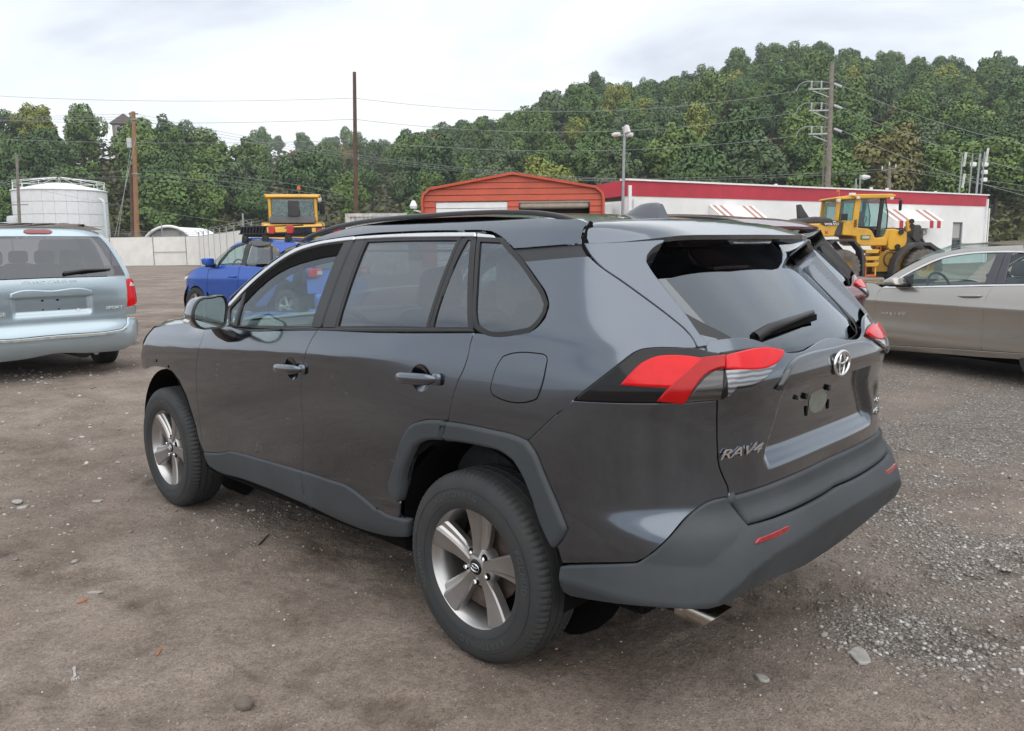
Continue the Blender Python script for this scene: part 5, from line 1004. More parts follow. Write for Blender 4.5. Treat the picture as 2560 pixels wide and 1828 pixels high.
# spoiler: top skin as a loft across the car, thin lip, black underside
def spoiler():
    ys=np.array([-.675,-.66,-.62,-.55,-.48,-.40,-.2,0,.2,.40,.48,.55,.62,.66,.675])
    te=np.interp(np.abs(ys),[0,.4,.48,.55,.62,.66,.675],[-.622,-.606,-.590,-.545,-.47,-.39,-.36]); zt=np.interp(np.abs(ys),[0,.40,.48,.55,.62,.66,.675],[1.563,1.562,1.560,1.552,1.542,1.538,1.537])
    fx=np.interp(np.abs(ys),[0,.62,.675],[-.322,-.322,-.326]); zf=ZE(fx)+.026*(1-(ys/.64)**2); zf=np.where(np.abs(ys)>.64,np.interp(np.abs(ys),[.64,.675],[1.607,1.575]),zf)
    ts=np.linspace(0,1,9); P=np.zeros((9,len(ys),3))
    for i,t in enumerate(ts):
        P[i,:,0]=fx+(te-fx)*t; P[i,:,1]=ys; P[i,:,2]=zf+(zt-zf)*(t**1.25)+.010*np.sin(math.pi*t)
    n=len(ys); Vt=P.reshape(-1,3); b=MB(); b.add(Vt,[(i*n+j,i*n+j+1,(i+1)*n+j+1,(i+1)*n+j) for i in range(8) for j in range(n-1)])
    lip=P[8].copy(); lip2=lip+[0.004,0,-.016]; b.add(np.concatenate([lip,lip2]),[(j,j+1,n+j+1,n+j) for j in range(n-1)])
    fr=P[0].copy(); b.add(np.concatenate([fr,fr+[0,0,-.02]]),[(j,j+1,n+j+1,n+j) for j in range(n-1)])
    s=b.build('spoiler',PAINT,hatch,smooth=35)
    u=MB(); und=lip2.copy(); inn=lip2.copy(); inn[:,0]=np.minimum(inn[:,0]+.16,-.455); inn[:,1]*=.98; inn[:,2]=1.538
    u.add(np.concatenate([und,inn]),[(j,j+1,n+j+1,n+j) for j in range(2,n-3)]); u.build('spoiler_underside',BLACK,s,smooth=40)
    c=MB(); c.prism([(-.14,-.009),(.14,-.009),(.165,.009),(-.165,.009)],.012,(-.600,0,1.540),(0,1,0),(.35,0,.94)); c.build('brake_light',mat('dark_lamp_lens',(.16,.16,.17),.2,coat=1,var=.5,scale=60),s)
spoiler()
RT=[(1.56,1.578),(1.44,1.608),(1.30,1.632),(1.10,1.654),(.78,1.668),(.55,1.671),(.33,1.672),(.07,1.667),(-.11,1.653),(-.20,1.637),(-.25,1.622)]
for sg in(1,-1):
    b=MB(); rings=[]
    pts=resample([(x,z) for x,z in RT]+[(x,z-.5) for x,z in RT[::-1]],.05); pts=[q for q in pts if q[1]>1.5]
    for i,(x,z) in enumerate(pts):
        k=min(1,min(i,len(pts)-1-i)/3+.25); w=.017*(.6+.4*k); hh=.006*k+.0035
        rings.append([(x,sg*(.605+dy*w),z-.009+dz*hh) for dy,dz in((1,-1),(1.05,-.1),(.85,.6),(.3,1),(-.3,1),(-.85,.6),(-1,-1))])
    b.loft(rings); b.build('roof_rail',BLACK,roof,smooth=45)
b=MB(); fz=lambda x:ZE(x)+.026; rings=[]
for t in np.linspace(0,1,9):
    top=[(-.003,1.653),(-.046,1.677),(-.091,1.697),(-.135,1.702),(-.186,1.700)]
    x=-.0-t*.195; zt=np.interp(-x,[0,.046,.091,.135,.186,.2],[1.653,1.677,1.697,1.702,1.700,1.690]); zb=fz(x)-.004; wd=.012+.026*math.sin(min(1,t*1.25+.05)*math.pi*.6)
    rings.append([(x-.012*(1-s_)**2*(t>.9),yy*wd*(1-.78*s_**1.3),zb+(zt-zb)*s_) for s_,yy in((0,-1),(.25,-1),(.55,-1),(.85,-1),(1,-.6),(1,.6),(.85,1),(.55,1),(.25,1),(0,1))])
b.loft(rings); b.build('antenna_fin',mat('fin_grey_paint',(.10,.105,.12),.3,.3,.8,var=.1,scale=5),roof,smooth=50)
# ---- rear glass: a flat-curved pane between the hatch pillars
def rg(y,z): return np.stack([np.interp(z,[1.10,1.2,1.545],[-.912,-.868,-.490])+.15*y*y+.38*np.abs(y)**4,y,z],-1)
rg.sign=1
gp=[(0,1.165),(.30,1.168),(.49,1.18),(.53,1.195),(.56,1.25),(.585,1.31),(.61,1.39),(.62,1.43),(.62,1.50),(.58,1.54),(.3,1.545),(0,1.545)]
full=gp+[(-y,z) for y,z in gp[::-1][1:-1]]
V,F,Nn=panel_mesh(full,rg,gap=0,bev=0,flange=0,g=.05); link('rear_window',mesh_n('rear_window',V,F,Nn),TINTR,hatch)
ob=[(.74,1.06),(.74,1.30),(.70,1.45)]; ib=[(.62,1.43),(.61,1.39),(.59,1.35),(.565,1.315),(.52,1.27),(.48,1.238),(.452,1.195),(.42,1.172),(.30,1.166)]
V,F,Nn=panel_mesh(ob+ib+[(-y,z) for y,z in ib[::-1]]+[(-y,z) for y,z in ob[::-1]],rg,off=.004,gap=0,bev=.002,flange=.004,g=.03); link('window_surround',mesh_n('window_surround',V,F,Nn),BLACK,hatch)
b=MB(); wp=lambda y,z,o=.03:Vector(rg(np.array([y]),np.array([z]))[0])+Vector((-.85,0,.5))*o
b.tube([wp(.40,1.218,.02),wp(.34,1.232,.045),wp(.2,1.246,.045),wp(-.02,1.262,.04)],.02,8,radii=[.020,.016,.012,.009]); wi=b.build('wiper',BLACK,hatch,smooth=50)
b=MB(); b.bar(wp(.42,1.217,.02),wp(-.06,1.252,.02),.012,.022); b.build('wiper_blade',MATTE,wi)
# ---- badges and lettering
bx=float(S(UC,1.11)[0])-.018
b=MB()
def ell(cy,cz,ry,rz,r,n=40): b.tube([(bx-.004,cy+ry*math.cos(2*math.pi*i/n),cz+rz*math.sin(2*math.pi*i/n)) for i in range(n)],r,8,closed=True)
ell(0,1.11,.062,.042,.0062); ell(0,1.11,.020,.040,.0045); ell(0,1.128,.047,.0185,.0045); b.build('emblem',CHROME,hatch,smooth=60)
def on_rear(u,z,o=.004):
    uv=np.array([[u,z]]); p=Sx(uv[:,0],uv[:,1])[0]; n=snorm(Sx,uv)[0]; q=Sx(uv[:,0]-.01,uv[:,1])[0]-p
    return frame(p+n*o,q,(0,0,1))
def u_of_y(y,z):
    us=np.linspace(UC,-.6,400); P=S(us,z+0*us); return float(np.interp(y,P[:,1],us))
text_obj('model_badge','RAV4',.042,CHROME,hatch,on_rear(u_of_y(.578,.888),.888),depth=.002,shear=.45,space=.92,sx=1.9)
mz=Matrix.Diagonal((1,1,1,1))
for t,z in(('XLE',.886),('AWD',.845)):
    us=u_of_y(.545,z); text_obj('trim_badge',t,.03,CHROME,hatch,on_rear(2*UC-us,z),depth=.0015,sx=1.3)
# plate mount: bare patch, bolts and slots left in the recess
pr=lambda y,z,o:Vector(Sx(np.array([u_of_y(abs(y),z)]),np.array([z]))[0])*1
def rp(y,z,o=.002):
    p=pr(y,z,0); return Vector((p.x+.034-o,y,z))
b=MB(); n=28
b.prism([(.075*math.cos(2*math.pi*i/n)*(1+.05*math.sin(3*i)),.044*math.sin(2*math.pi*i/n)*(1+.08*math.cos(2*i))) for i in range(n)],.0008,rp(.012,.968),(0,1,0),(0,0,1)); b.build('bare_patch',mat('pale_residue',(.17,.18,.155),.6,var=.2,scale=30),hatch)
for y,z,s in((.125,1.000,.011),(-.06,1.006,.011),(.19,1.004,.008)):
    b=MB(); b.lathe([(0,-.012),(s,-.012),(s,-.004),(s*.6,0),(0,0)],10,rp(y,z,-.002),'X'); b.build('plate_bolt',mat('plate_plastic',(.10,.11,.10),.5,var=.3) if s<.01 else BLACK,hatch,smooth=40)
for y,z in((.107,.945),(-.072,.943)):
    b=MB(); b.box(rp(y,z),(.004,.013,.034)); b.build('plate_slot',MATTE,hatch)
# ---- door handles with their scooped cups
def handle(u,z,par):
    for sg,pp in((1,par[0]),(-1,par[1])):
        uv=np.array([[u,z]]); p=Sx(uv[:,0],uv[:,1])[0]; n=snorm(Sx,uv)[0]; y0=p[1]
        h=MB(); rings=[]
        for t in np.linspace(-1,1,13):
            x=u+.125*t;  k=max(.25,(1-abs(t)**6)); o=.010+.028*(1-t*t)**.5*0+.026*(1-abs(t)**4); yy=float(S(x,z)[1])
            rings.append([(x,sg*(yy+o+.014*k*math.cos(a)),z-.0075*t+.023*k*math.sin(a)) for a in np.linspace(0,2*math.pi,12,endpoint=False)])
        h.loft(rings); h.build('door_handle',PAINT,pp,smooth=60)
        e=MB(); e.box((u-.112,sg*(y0+.006),z+.006),(.046,.024,.046)); e.build('handle_cap',PAINT,pp,bevel=.011)
handle(1.215,.985,fdoor); handle(.285,1.040,rdoor)
# ---- mirrors
for sg,pp in((1,fdoor[0]),(-1,fdoor[1])):
    g0=[(1.079,1.256),(1.057,1.283),(1.0,1.291),(.941,1.290),(.930,1.262),(.937,1.20),(.951,1.155),(1.0,1.150),(1.062,1.157),(1.090,1.190)]
    g0=resample(g0,.012,ang=75); c0=g0.mean(0); rings=[]
    for x,s in((1.765,1.0),(1.755,1.10),(1.775,1.15),(1.83,1.14),(1.88,1.03),(1.92,.80),(1.935,.4)):
        rings.append([(x+(.02 if s>1.0 else 0)*0,sg*(c0[0]+(q[0]-c0[0])*s),c0[1]+(q[1]-c0[1])*s) for q in g0])
    b=MB(); b.loft(rings[2:],cap=False); b.add(rings[-1],[tuple(range(len(g0)))]); mh=b.build('mirror_housing',PAINT,pp,smooth=50); b=MB(); b.loft(rings[:4],cap=False); b.v=[(x_+(.002 if 0 else -.001),y_,z_) for x_,y_,z_ in b.v]; b.build('mirror_frame',BLACK,mh,smooth=50)
    b=MB(); b.add([(1.768,p_[1],p_[2]) for p_ in rings[0]],[tuple(range(len(g0)))]); b.build('mirror_glass',mat('mirror_silver',(.62,.72,.70),.03,1,var=.05),mh)
    b=MB(); rr=[]
    for y,z,a,c in((.86,1.085,.075,.075),(.90,1.09,.07,.075),(.945,1.115,.06,.07),(.975,1.16,.055,.06)): rr.append([(1.835+a*math.cos(t),sg*(y+.012*math.sin(t)),z+c*.5*math.sin(t)) for t in np.linspace(0,2*math.pi,12,endpoint=False)])
    b.loft(rr); b.build('mirror_arm',BLACK,mh,smooth=60)
    b=MB(); b.tube([(1.80,sg*1.10,1.178),(1.85,sg*1.105,1.182),(1.89,sg*1.07,1.186)],.011,8); b.build('turn_signal',mat('clear_plastic',(.6,.6,.58),.2,coat=1,var=.2),mh,smooth=60)
# ---- hood, windscreen, front structure
def hood_s(x,y): return np.stack([x,y,_hz(x)-.055*(np.abs(y)/.8)**3+.018*sstep(np.abs(y),.42,.55)*(1-sstep(np.abs(y),.6,.78)),-1*0+0*x][:3],-1)
_hz=_interp([(2.1,1.16),(2.5,1.135),(2.9,1.110),(3.2,1.085),(3.42,1.045),(3.5,1.0)])
hood_s.sign=-1
ho=[(3.47,0),(3.44,.3),(3.36,.52),(3.15,.70),(2.98,.785),(2.6,.80),(2.25,.80),(2.2,.6),(2.15,0)]
V,F,Nn=panel_mesh(ho+[(x,-y) for x,y in ho[::-1]],hood_s,gap=0,bev=.004,flange=.02,g=.05); link('hood',mesh_n('hood',V,F,Nn),PAINT,suv)
ws=[(1.47,.60,1.585),(2.22,.74,1.12)]; b=MB(); rows=[]
for t in np.linspace(0,1,8):
    rows.append([(1.47+.72*t+(.10)*(1-(s*s)),s*(.60+.15*t),1.592-.47*t+.03*math.sin(math.pi*t)) for s in np.linspace(-1,1,13)])
b.loft(rows,closed=False,cap=False); b.build('windscreen',CLEAR,suv,smooth=60)
b=MB(); b.box((3.05,0,.72),(.28,1.35,.62)); b.box((2.7,0,.5),(.9,1.0,.4)); b.build('radiator_frame',MATTE,suv,bevel=.02)
b=MB(); b.box((1.2,0,.36),(3.6,1.35,.16)); b.box((-.35,0,.42),(.9,1.3,.2)); b.box((1.35,0,.30),(1.9,1.66,.06)); b.build('underbody',MATTE,suv,bevel=.02)
for sg in(1,-1):
    for x0,y1 in((0,.885),(2.69,.86)):
        b=MB(); b.lathe([(.43,sg*.50),(.43,sg*y1)],28,(x0,0,.40),'Y',a0=R(-12),a1=R(192)); b.lathe([(.05,sg*.50),(.43,sg*.50)],28,(x0,0,.40),'Y'); b.build('wheel_well',MATTE,suv)
b=MB(); rr=[]
for t,(x,z,r_) in enumerate(((-.77,.376,.043),(-.80,.372,.046),(-.87,.366,.046))):
    rr.append([(x-(.0 if t<2 else .045*math.sin(a)),.665+r_*math.cos(a),z+r_*math.sin(a)) for a in np.linspace(0,2*math.pi,20,endpoint=False)])
rr.append([(q[0]+.02,.665+(q[1]-.665)*.88,.366+(q[2]-.366)*.88) for q in rr[-1]]); rr.append([(-.74,.665+(q[1]-.665)*.9,.366+(q[2]-.366)*.9) for q in rr[-2]])
b.loft(rr,cap=False); b.build('exhaust_tip',mat('exhaust_steel',(.55,.52,.47),.2,1,var=.25,scale=10),suv,smooth=60)
# ---- cabin
b=MB()
for sg in(1,-1): b.box((1.27,sg*.80,.80),(1.5,.04,.62)); b.box((.2,sg*.72,1.06),(.8,.04,.26)); b.box((-.45,sg*.70,1.03),(.5,.06,.34))
b.box((.7,0,.50),(3.2,1.5,.05)); b.box((-.55,0,.85),(.1,1.2,.6)); b.build('cabin_trim',DASH,suv)
b=MB(); b.box((1.95,0,1.02),(.55,1.44,.22)); b.box((1.72,0,.9),(.2,1.40,.3)); b.box((1.66,.37,1.10),(.12,.34,.10)); b.build('dashboard',DASH,suv,bevel=.05)
b=MB(); cx,cy,cz=1.50,.38,1.03; tl=R(24); b.tube([(cx+.185*math.sin(a)*math.sin(tl)*1.0,cy+.185*math.cos(a),cz+.185*math.sin(a)*math.cos(tl)) for a in np.linspace(0,2*math.pi,40,endpoint=False)],.015,8,closed=True)
b.box((cx+.01,cy,cz),(.05,.15,.13)); b.bar((cx,cy-.18,cz),(cx,cy+.18,cz),.03,.035); b.bar((cx,cy,cz),(1.75,cy,.92),.06); b.build('steering_wheel',DASH,suv,smooth=40)
def seat(x,y,w,hr,sc=1.0):
    b=MB(); b.box((x,y,.66),(.52,w,.16)); rot=Matrix.Rotation(R(-14),3,'Y'); b.box((x-.30,y,.95),(.14,w*.95,.62),rot,taper=(.8,.8)); s=b.build('seat',SEAT,suv,bevel=.05)
    for yy in hr:
        h=MB(); h.box((x-.40,yy,1.345),(.10,.25,.19),rot,taper=(.8,.85)); h.build('headrest',SEAT,s,bevel=.04)
        
        for dd in(-.05,.05): h=MB(); h.tube([(x-.375,yy+dd,1.2),(x-.39,yy+dd,1.30)],.006,6); h.build('headrest_post',CHROME,s)
seat(1.15,.38,.52,(.38,)); seat(1.15,-.38,.52,(-.38,)); seat(.28,0,1.28,(.40,-.40,))
b=MB(); rr=[[(.55+.5*t,-.60-.03*math.sin(math.pi*t),1.52-.36*s-.04*math.sin(6*t)) for s in np.linspace(0,1,5)] for t in np.linspace(-1,1.6,14)]; b.loft(rr,closed=False,cap=False); b.build('curtain_airbag',mat('airbag_cloth',(.50,.55,.54),.9,var=.15,scale=15,bump=.4,bscale=25),suv,smooth=60)
# ---- wheels
RUB=mat('tyre_rubber',(.026,.029,.032),.72,var=.3,scale=10,bump=.15,bscale=250,col2=(.036,.036,.035)); ALLOY=mat('alloy_grey',(.33,.315,.31),.36,.75,.15,var=.16,scale=6,col2=(.26,.24,.225)); ALLOYB=mat('alloy_bright',(.50,.49,.485),.32,.9,.1,var=.1,scale=8)
IRON=mat('brake_iron',(.16,.12,.10),.6,.5,var=.5,scale=18)
RW=.362
def make_wheel(y_c,letters=True):
    t=empty('wheel'); t.parent=suv
    # tyre
    n=264; prof=[(.226,.098),(.236,.106),(.262,.1135),(.292,.1145),(.318,.1105),(.336,.1035),(.346,.0965),(.354,.088),(.3595,.076),(.361,.060),(.3545,.0585),(.3545,.0545),(.361,.053),(.362,.022),(.3545,.0205),(.3545,.0155),(.362,.014)]
    prof=prof+[(r,-h) for r,h in prof[::-1]]; m=len(prof); vs=[]; fs=[]
    for i in range(n):
        a=2*math.pi*i/n; c,s=math.cos(a),math.sin(a)
        for k,(r,h) in enumerate(prof):
            rr=r
            if i%3==0 and .030<abs(h)<.0970 and r>.345 : rr=r-.0055 if abs(h)>.06 else r-.004
            if i%3==1 and abs(h)<.052 and r>.36: rr=r-.003*(i%2)
            vs.append((rr*c,h,rr*s))
    for i in range(n):
        j=(i+1)%n
        for k in range(m-1): fs.append((i*m+k,i*m+k+1,j*m+k+1,j*m+k))
    b=MB(); b.add(vs,fs); ty=b.build('tyre',RUB,t,smooth=28)
    b=MB(); b.lathe([(.3035,.1148),(.3055,.1155),(.3075,.1148)],96,(0,0,0),'Y'); b.lathe([(.2545,.1128),(.2565,.1134),(.2585,.1130)],96,(0,0,0),'Y'); b.build('sidewall_ring',RUB,ty,smooth=60)
    if letters:
        for word,ac in(('DUNLOP',-20),('DUNLOP',160),('GRANDTREK',70),('GRANDTREK',250)):
            for q,ch in enumerate(word):
                a=R(ac)-(q-(len(word)-1)/2)*.098; 
                X=Vector((math.sin(a),0,-math.cos(a))); Y=Vector((math.cos(a),0,math.sin(a)))
                text_obj('sidewall_letter',ch,.034,mat('tyre_letter',(.055,.058,.062),.6,var=.1),ty,frame(Y*.281+Vector((0,.1142,0)),-X if False else X,Y) if X.cross(Y).y>0 else frame(Y*.281+Vector((0,.1142,0)),-X,Y),depth=.0012,bold=.0004)
    # rim
    b=MB(); b.lathe([(.2335,.094),(.2365,.1015),(.2335,.1035),(.229,.099),(.222,.088),(.217,.076),(.208,.060),(.202,.02),(.200,-.10),(.23,-.105)],96,(0,0,0),'Y'); rim=b.build('rim',ALLOYB,t,smooth=40)
    b=MB(); b.lathe([(.03,-.035),(.205,-.04)],48,(0,0,0),'Y'); b.build('rim_back',MATTE,rim)
    b=MB(); b.lathe([(.06,.0),(.148,.0),(.148,-.025),(.06,-.025)],48,(0,0,0),'Y',closed=True); b.box((.02,.0,-.135),(.16,.07,.07)); b.build('brake_disc',IRON,rim,smooth=40)
    for k in range(5):
        a0=2*math.pi*k/5+R(-54); rings=[]; rings2=[]
        for tt in np.linspace(0,1,9):
            r=.040+.184*tt; hw=.024+.040*tt**1.1; y=.074+.020*tt**1.5-.006*math.sin(math.pi*tt); sk=.0
            # broad raised blade and a lower bright step beside it
            sec=[(-1.0,-.040),(-1.0,-.006),(-.88,.0),(.25,.003),(.42,-.004),(.55,-.012),(.85,-.014),(1.0,-.022),(1.0,-.045)]
            ring=[]
            for w_,d in sec:
                l=w_*hw+sk; ring.append((r,l,y+d))
            rings.append(ring)
        def tr(p): r,l,y=p; return (r*math.cos(a0)-l*math.sin(a0),y,r*math.sin(a0)+l*math.cos(a0))
        b=MB(); b.loft([[tr(p) for p in rg_[:5]] for rg_ in rings],closed=False,cap=False); sp_=b.build('spoke',ALLOY,rim,smooth=32)
        b=MB(); b.loft([[tr(p) for p in rg_[4:]] for rg_ in rings],closed=False,cap=False); b.build('spoke_step',ALLOYB,rim,smooth=32)
    b=MB(); b.lathe([(0,.076),(.040,.076),(.046,.072),(.072,.066),(.080,.050),(.080,.02)],48,(0,0,0),'Y'); b.build('hub',ALLOYB,rim,smooth=35)
    b=MB(); b.lathe([(0,.081),(.026,.081),(.029,.079),(.031,.074)],32,(0,0,0),'Y'); cp=b.build('hub_cap',GLOSSB,rim,smooth=35)
    b=MB()
    def el2(cx_,cz_,rx,rz,r): b.tube([(cx_+rx*math.cos(2*math.pi*i/24),.082,cz_+rz*math.sin(2*math.pi*i/24)) for i in range(24)],r,6,closed=True)
    el2(0,0,.021,.015,.0018); el2(0,0,.007,.0145,.0015); el2(0,.006,.016,.0065,.0015); b.build('hub_emblem',CHROME,cp,smooth=60)
    for k in range(5):
        a=2*math.pi*k/5+R(-18); cx_,cz_=.0575*math.cos(a),.0575*math.sin(a)
        b=MB(); b.lathe([(0,.071),(.0145,.071),(.0155,.068)],16,(cx_,0,cz_),'Y'); b.build('lug_pocket',MATTE,rim)
        b=MB(); b.lathe([(0,.083),(.006,.083),(.0095,.078),(.0095,.066)],6,(cx_,0,cz_),'Y'); b.build('lug_nut',CHROME,rim,smooth=30)
    return t
wh=make_wheel(.8)
wh.location=(0,.8125,.357); wh.rotation_euler=(0,R(-6),0)
wf=copy_tree(wh,suv); wf.location=(2.69,.8025,.357); wf.rotation_euler=(0,R(-30),0)
for x,y in((0,-.8125),(2.69,-.8025)):
    q=copy_tree(wh,suv); q.location=(x,y,.357); q.rotation_euler=(0,0,math.pi)
# ================================================================== wheel loaders
YEL=mat('loader_yellow',(.76,.41,.022),.5,scale=1.6,coat=.1,col2=(.56,.31,.045),detail=8); DRY=mat('loader_ochre',(.45,.25,.03),.6,var=.3,scale=3); LGREY=mat('loader_dark_grey',(.060,.058,.060),.6,var=.2,scale=3); LTYRE=mat('dusty_tyre',(.165,.145,.125),.9,var=.3,scale=4,col2=(.10,.09,.08)); LBLK=mat('loader_black',(.012,.012,.013),.4,var=.2); LGL=glass('loader_glass',(.60,.74,.72),.06); ORA=mat('loader_orange',(.60,.13,.02),.5,var=.1); LAMPW=mat('lamp_white',(.7,.68,.6),.3,var=.1)
ld=empty('wheel_loader',base(1874,27.6,0),math.atan2(RH.y,RH.x)); ld.scale=(.84,.84,.84); tag(ld,'yellow wheel loader parked side-on in front of the white building','loader')
def q_(x,y): return ((x-420)/354,(1520-y)/354)
def pr_(name,pts,y0,y1,m,parent=None,bevel=.02):
    b=MB(); pts=[q_(*p_) for p_ in pts]; b.prism(pts,y1-y0,(0,y1,0),(1,0,0),(0,0,1)); return b.build(name,m,parent or ld,bevel=bevel)
def lwheel(cx,cy):
    for y0,s in((.0,1),(2.0,-1)):
        wq=empty('wheel',(q_(cx,0)[0],y0+.25,q_(0,cy)[1])); wq.parent=ld; n=96; prof=[(.38,-.24),(.50,-.27),(.64,-.28),(.72,-.25),(.755,-.2),(.765,0),(.755,.2),(.72,.25),(.64,.28),(.50,.27),(.38,.24)]; vs=[];fs=[];m_=len(prof)
        for i in range(n):
            a=2*math.pi*i/n
            for k,(r,h) in enumerate(prof):
                if i%4==0 and abs(h)>.1 and r>.7: r-=.055
                vs.append((r*math.cos(a),h,r*math.sin(a)))
        for i in range(n):
            for k in range(m_-1): j=(i+1)%n; fs.append((i*m_+k,i*m_+k+1,j*m_+k+1,j*m_+k))
        b=MB(); b.add(vs,fs); b.build('tyre',LTYRE,wq,smooth=35)
        b=MB(); b.lathe([(0,s*-.02),(.14,s*-.02),(.16,s*-.10),(.26,s*-.10),(.30,s*-.16),(.36,s*-.20),(.40,s*-.25),(.41,s*-.22),(.38,0)],32,(0,0,0),'Y'); rm_=b.build('rim',DRY,wq,smooth=35)
        for k in range(12):
            a=2*math.pi*k/12; b=MB(); b.lathe([(0,-.125*s),(.018,-.125*s),(.018,-.09*s)],6,(.21*math.cos(a),0,.21*math.sin(a)),'Y'); b.build('bolt',LAMPW,rm_)
lwheel(420,1248); lwheel(1600,1248)
pr_('rear_frame',[(-380,1050),(760,1050),(760,1300),(-380,1300)],.55,1.95,DRY); pr_('front_frame',[(920,1165),(1090,1010),(1420,1010),(1650,1100),(1650,1310),(920,1310)],.5,2.0,DRY)
pr_('belly',[(900,1310),(1500,1310),(1500,1390),(900,1390)],.6,1.9,LBLK)
pr_('engine_hood',[(-420,700),(-400,640),(-250,612),(390,598),(390,790),(150,800),(100,900),(-420,960)],.25,2.25,YEL,bevel=.06)
hc=pr_('hood_top',[(-330,612),(-250,560),(-100,520),(60,505),(200,515),(310,545),(330,600)],.45,2.05,LGREY,bevel=.08)
pr_('hood_stripe',[(95,602),(385,596),(380,632),(165,642)],.22,.26,LGREY,bevel=0)
pr_('exhaust_stack',[(-120,320),(-85,322),(-40,400),(40,510),(-100,520)],1.0,1.4,LGREY,bevel=.03)
mw=frame((q_(262,618)[0],.21,q_(0,618)[1]),(1,0,0),(0,0,1)); text_obj('maker_lettering','VOLVO',.13,mat('letter_white',(.75,.75,.75),.5),ld,mw,depth=.004,bold=.004,sx=1.35)
for a in(45,-45):
    b=MB(); x_,z_=q_(195,735); d=Vector((math.cos(R(a)),0,math.sin(R(a))))*.08; b.bar(Vector((x_,.235,z_))-d,Vector((x_,.235,z_))+d,.03,.01,up=(0,1,0)); b.build('painted_cross',REDB,ld)
pr_('rear_grille_panel',[(310,770),(320,720),(370,600),(425,590),(415,780),(350,790)],.22,2.3,LGREY,bevel=.02)
pr_('side_tank',[(428,578),(520,580),(548,650),(548,788),(410,778),(412,740)],.12,2.4,YEL,bevel=.04)
# cab
pr_('cab_body',[(562,575),(600,560),(660,672),(818,688),(868,722),(920,820),(1035,812),(1062,760),(1082,690),(1118,700),(1092,935),(720,932),(655,895),(640,800),(562,790)],.35,2.15,YEL,bevel=.04)
pr_('cab_roof',[(530,212),(600,200),(1100,200),(1165,215),(1165,240),(1060,262),(620,262),(545,232)],.22,2.28,YEL,bevel=.05); pr_('cab_roof_rear',[(318,240),(380,228),(560,230),(620,262),(400,272),(320,262)],.3,2.2,YEL,bevel=.03)
for y0 in(.38,2.02):
    pr_('cab_post',[(352,268),(405,268),(385,575),(330,565)],y0,y0+.1,YEL); pr_('cab_post',[(610,258),(692,258),(660,680),(575,640)],y0-.02,y0+.1,YEL)
    pr_('cab_post',[(975,258),(1030,258),(985,812),(930,810)],y0,y0+.08,LBLK,bevel=.01); pr_('cab_post',[(1040,262),(1052,262),(1100,480),(1092,690),(1080,690),(1086,480)],y0+.02,y0+.06,LBLK,bevel=.005)
    pr_('door_glass',[(700,268),(970,268),(930,655),(668,655)],y0+.04,y0+.05,LGL,bevel=0); pr_('rear_glass',[(410,290),(608,268),(580,560),(392,560)],y0+.04,y0+.05,LGL,bevel=0); pr_('front_glass',[(1032,268),(1042,268),(1086,480),(1080,700),(1040,805),(990,812)],y0+.04,y0+.05,LGL,bevel=0)
    pr_('door_sill',[(665,655),(935,655),(925,690),(818,684),(662,668)],y0-.01,y0+.06,LBLK,bevel=.005)
pr_('rear_window',[(398,272),(404,272),(384,570),(378,570)],.5,2.0,LGL,bevel=0)
pr_('seat',[(720,655),(760,440),(800,430),(800,600),(860,610),(860,655)],1.0,1.5,LBLK); b=MB(); x_,z_=q_(880,560); b.tube([(x_+.05*math.cos(a),1.25+.2*math.sin(a),z_+.17*math.cos(a)) for a in np.linspace(0,6.28,20,endpoint=False)],.018,6,closed=True); b.build('steering_wheel',LBLK,ld)
pr_('cab_floor',[(420,640),(1030,700),(1030,800),(420,780)],.5,2.0,LBLK)
for k in range(5): pr_('vent_slot',[(600+8*k*0,565+22*k),(642,555+22*k),(642,566+22*k),(600,577+22*k)],.325,.34,LBLK,bevel=0)
pr_('hire_sign',[(708,780),(842,780),(842,840),(708,840)],.32,.345,mat('sign_green',(.06,.14,.08),.5,var=.1),bevel=0); pr_('sign_face',[(722,790),(830,790),(830,830),(722,830)],.31,.325,mat('sign_cream',(.5,.55,.42),.5,var=.4,scale=15),bevel=0)
pr_('mirror',[(372,475),(462,472),(460,570),(368,565)],.02,.08,LBLK); pr_('mirror',[(1210,290),(1235,290),(1228,440),(1212,440)],.05,.25,LBLK)
b=MB(); p0=q_(1110,262); p1=q_(1238,272); p2=q_(1222,300); b.tube([(p0[0],.4,p0[1]),(p1[0],.2,p1[1]),(p2[0],.15,p2[1])],.018,5); b.build('mirror_arm',LBLK,ld)
for cx,cy in((350,285),(625,250),(1105,262)): pr_('work_lamp',[(cx-28,cy-18),(cx+28,cy-18),(cx+22,cy+20),(cx-22,cy+20)],.2,.34,LAMPW,bevel=.01)
x_,z_=q_(462,228); b=MB(); b.tube([(x_,1.0,z_),(x_,1.0,z_+.22)],.012,5); b.build('beacon_stalk',GALV,ld); b=MB(); b.lathe([(0,.13),(.05,.12),(.07,0),(0,0)],12,(x_-.06,1.0,z_+.22)); b.build('beacon',ORA,ld,smooth=40)
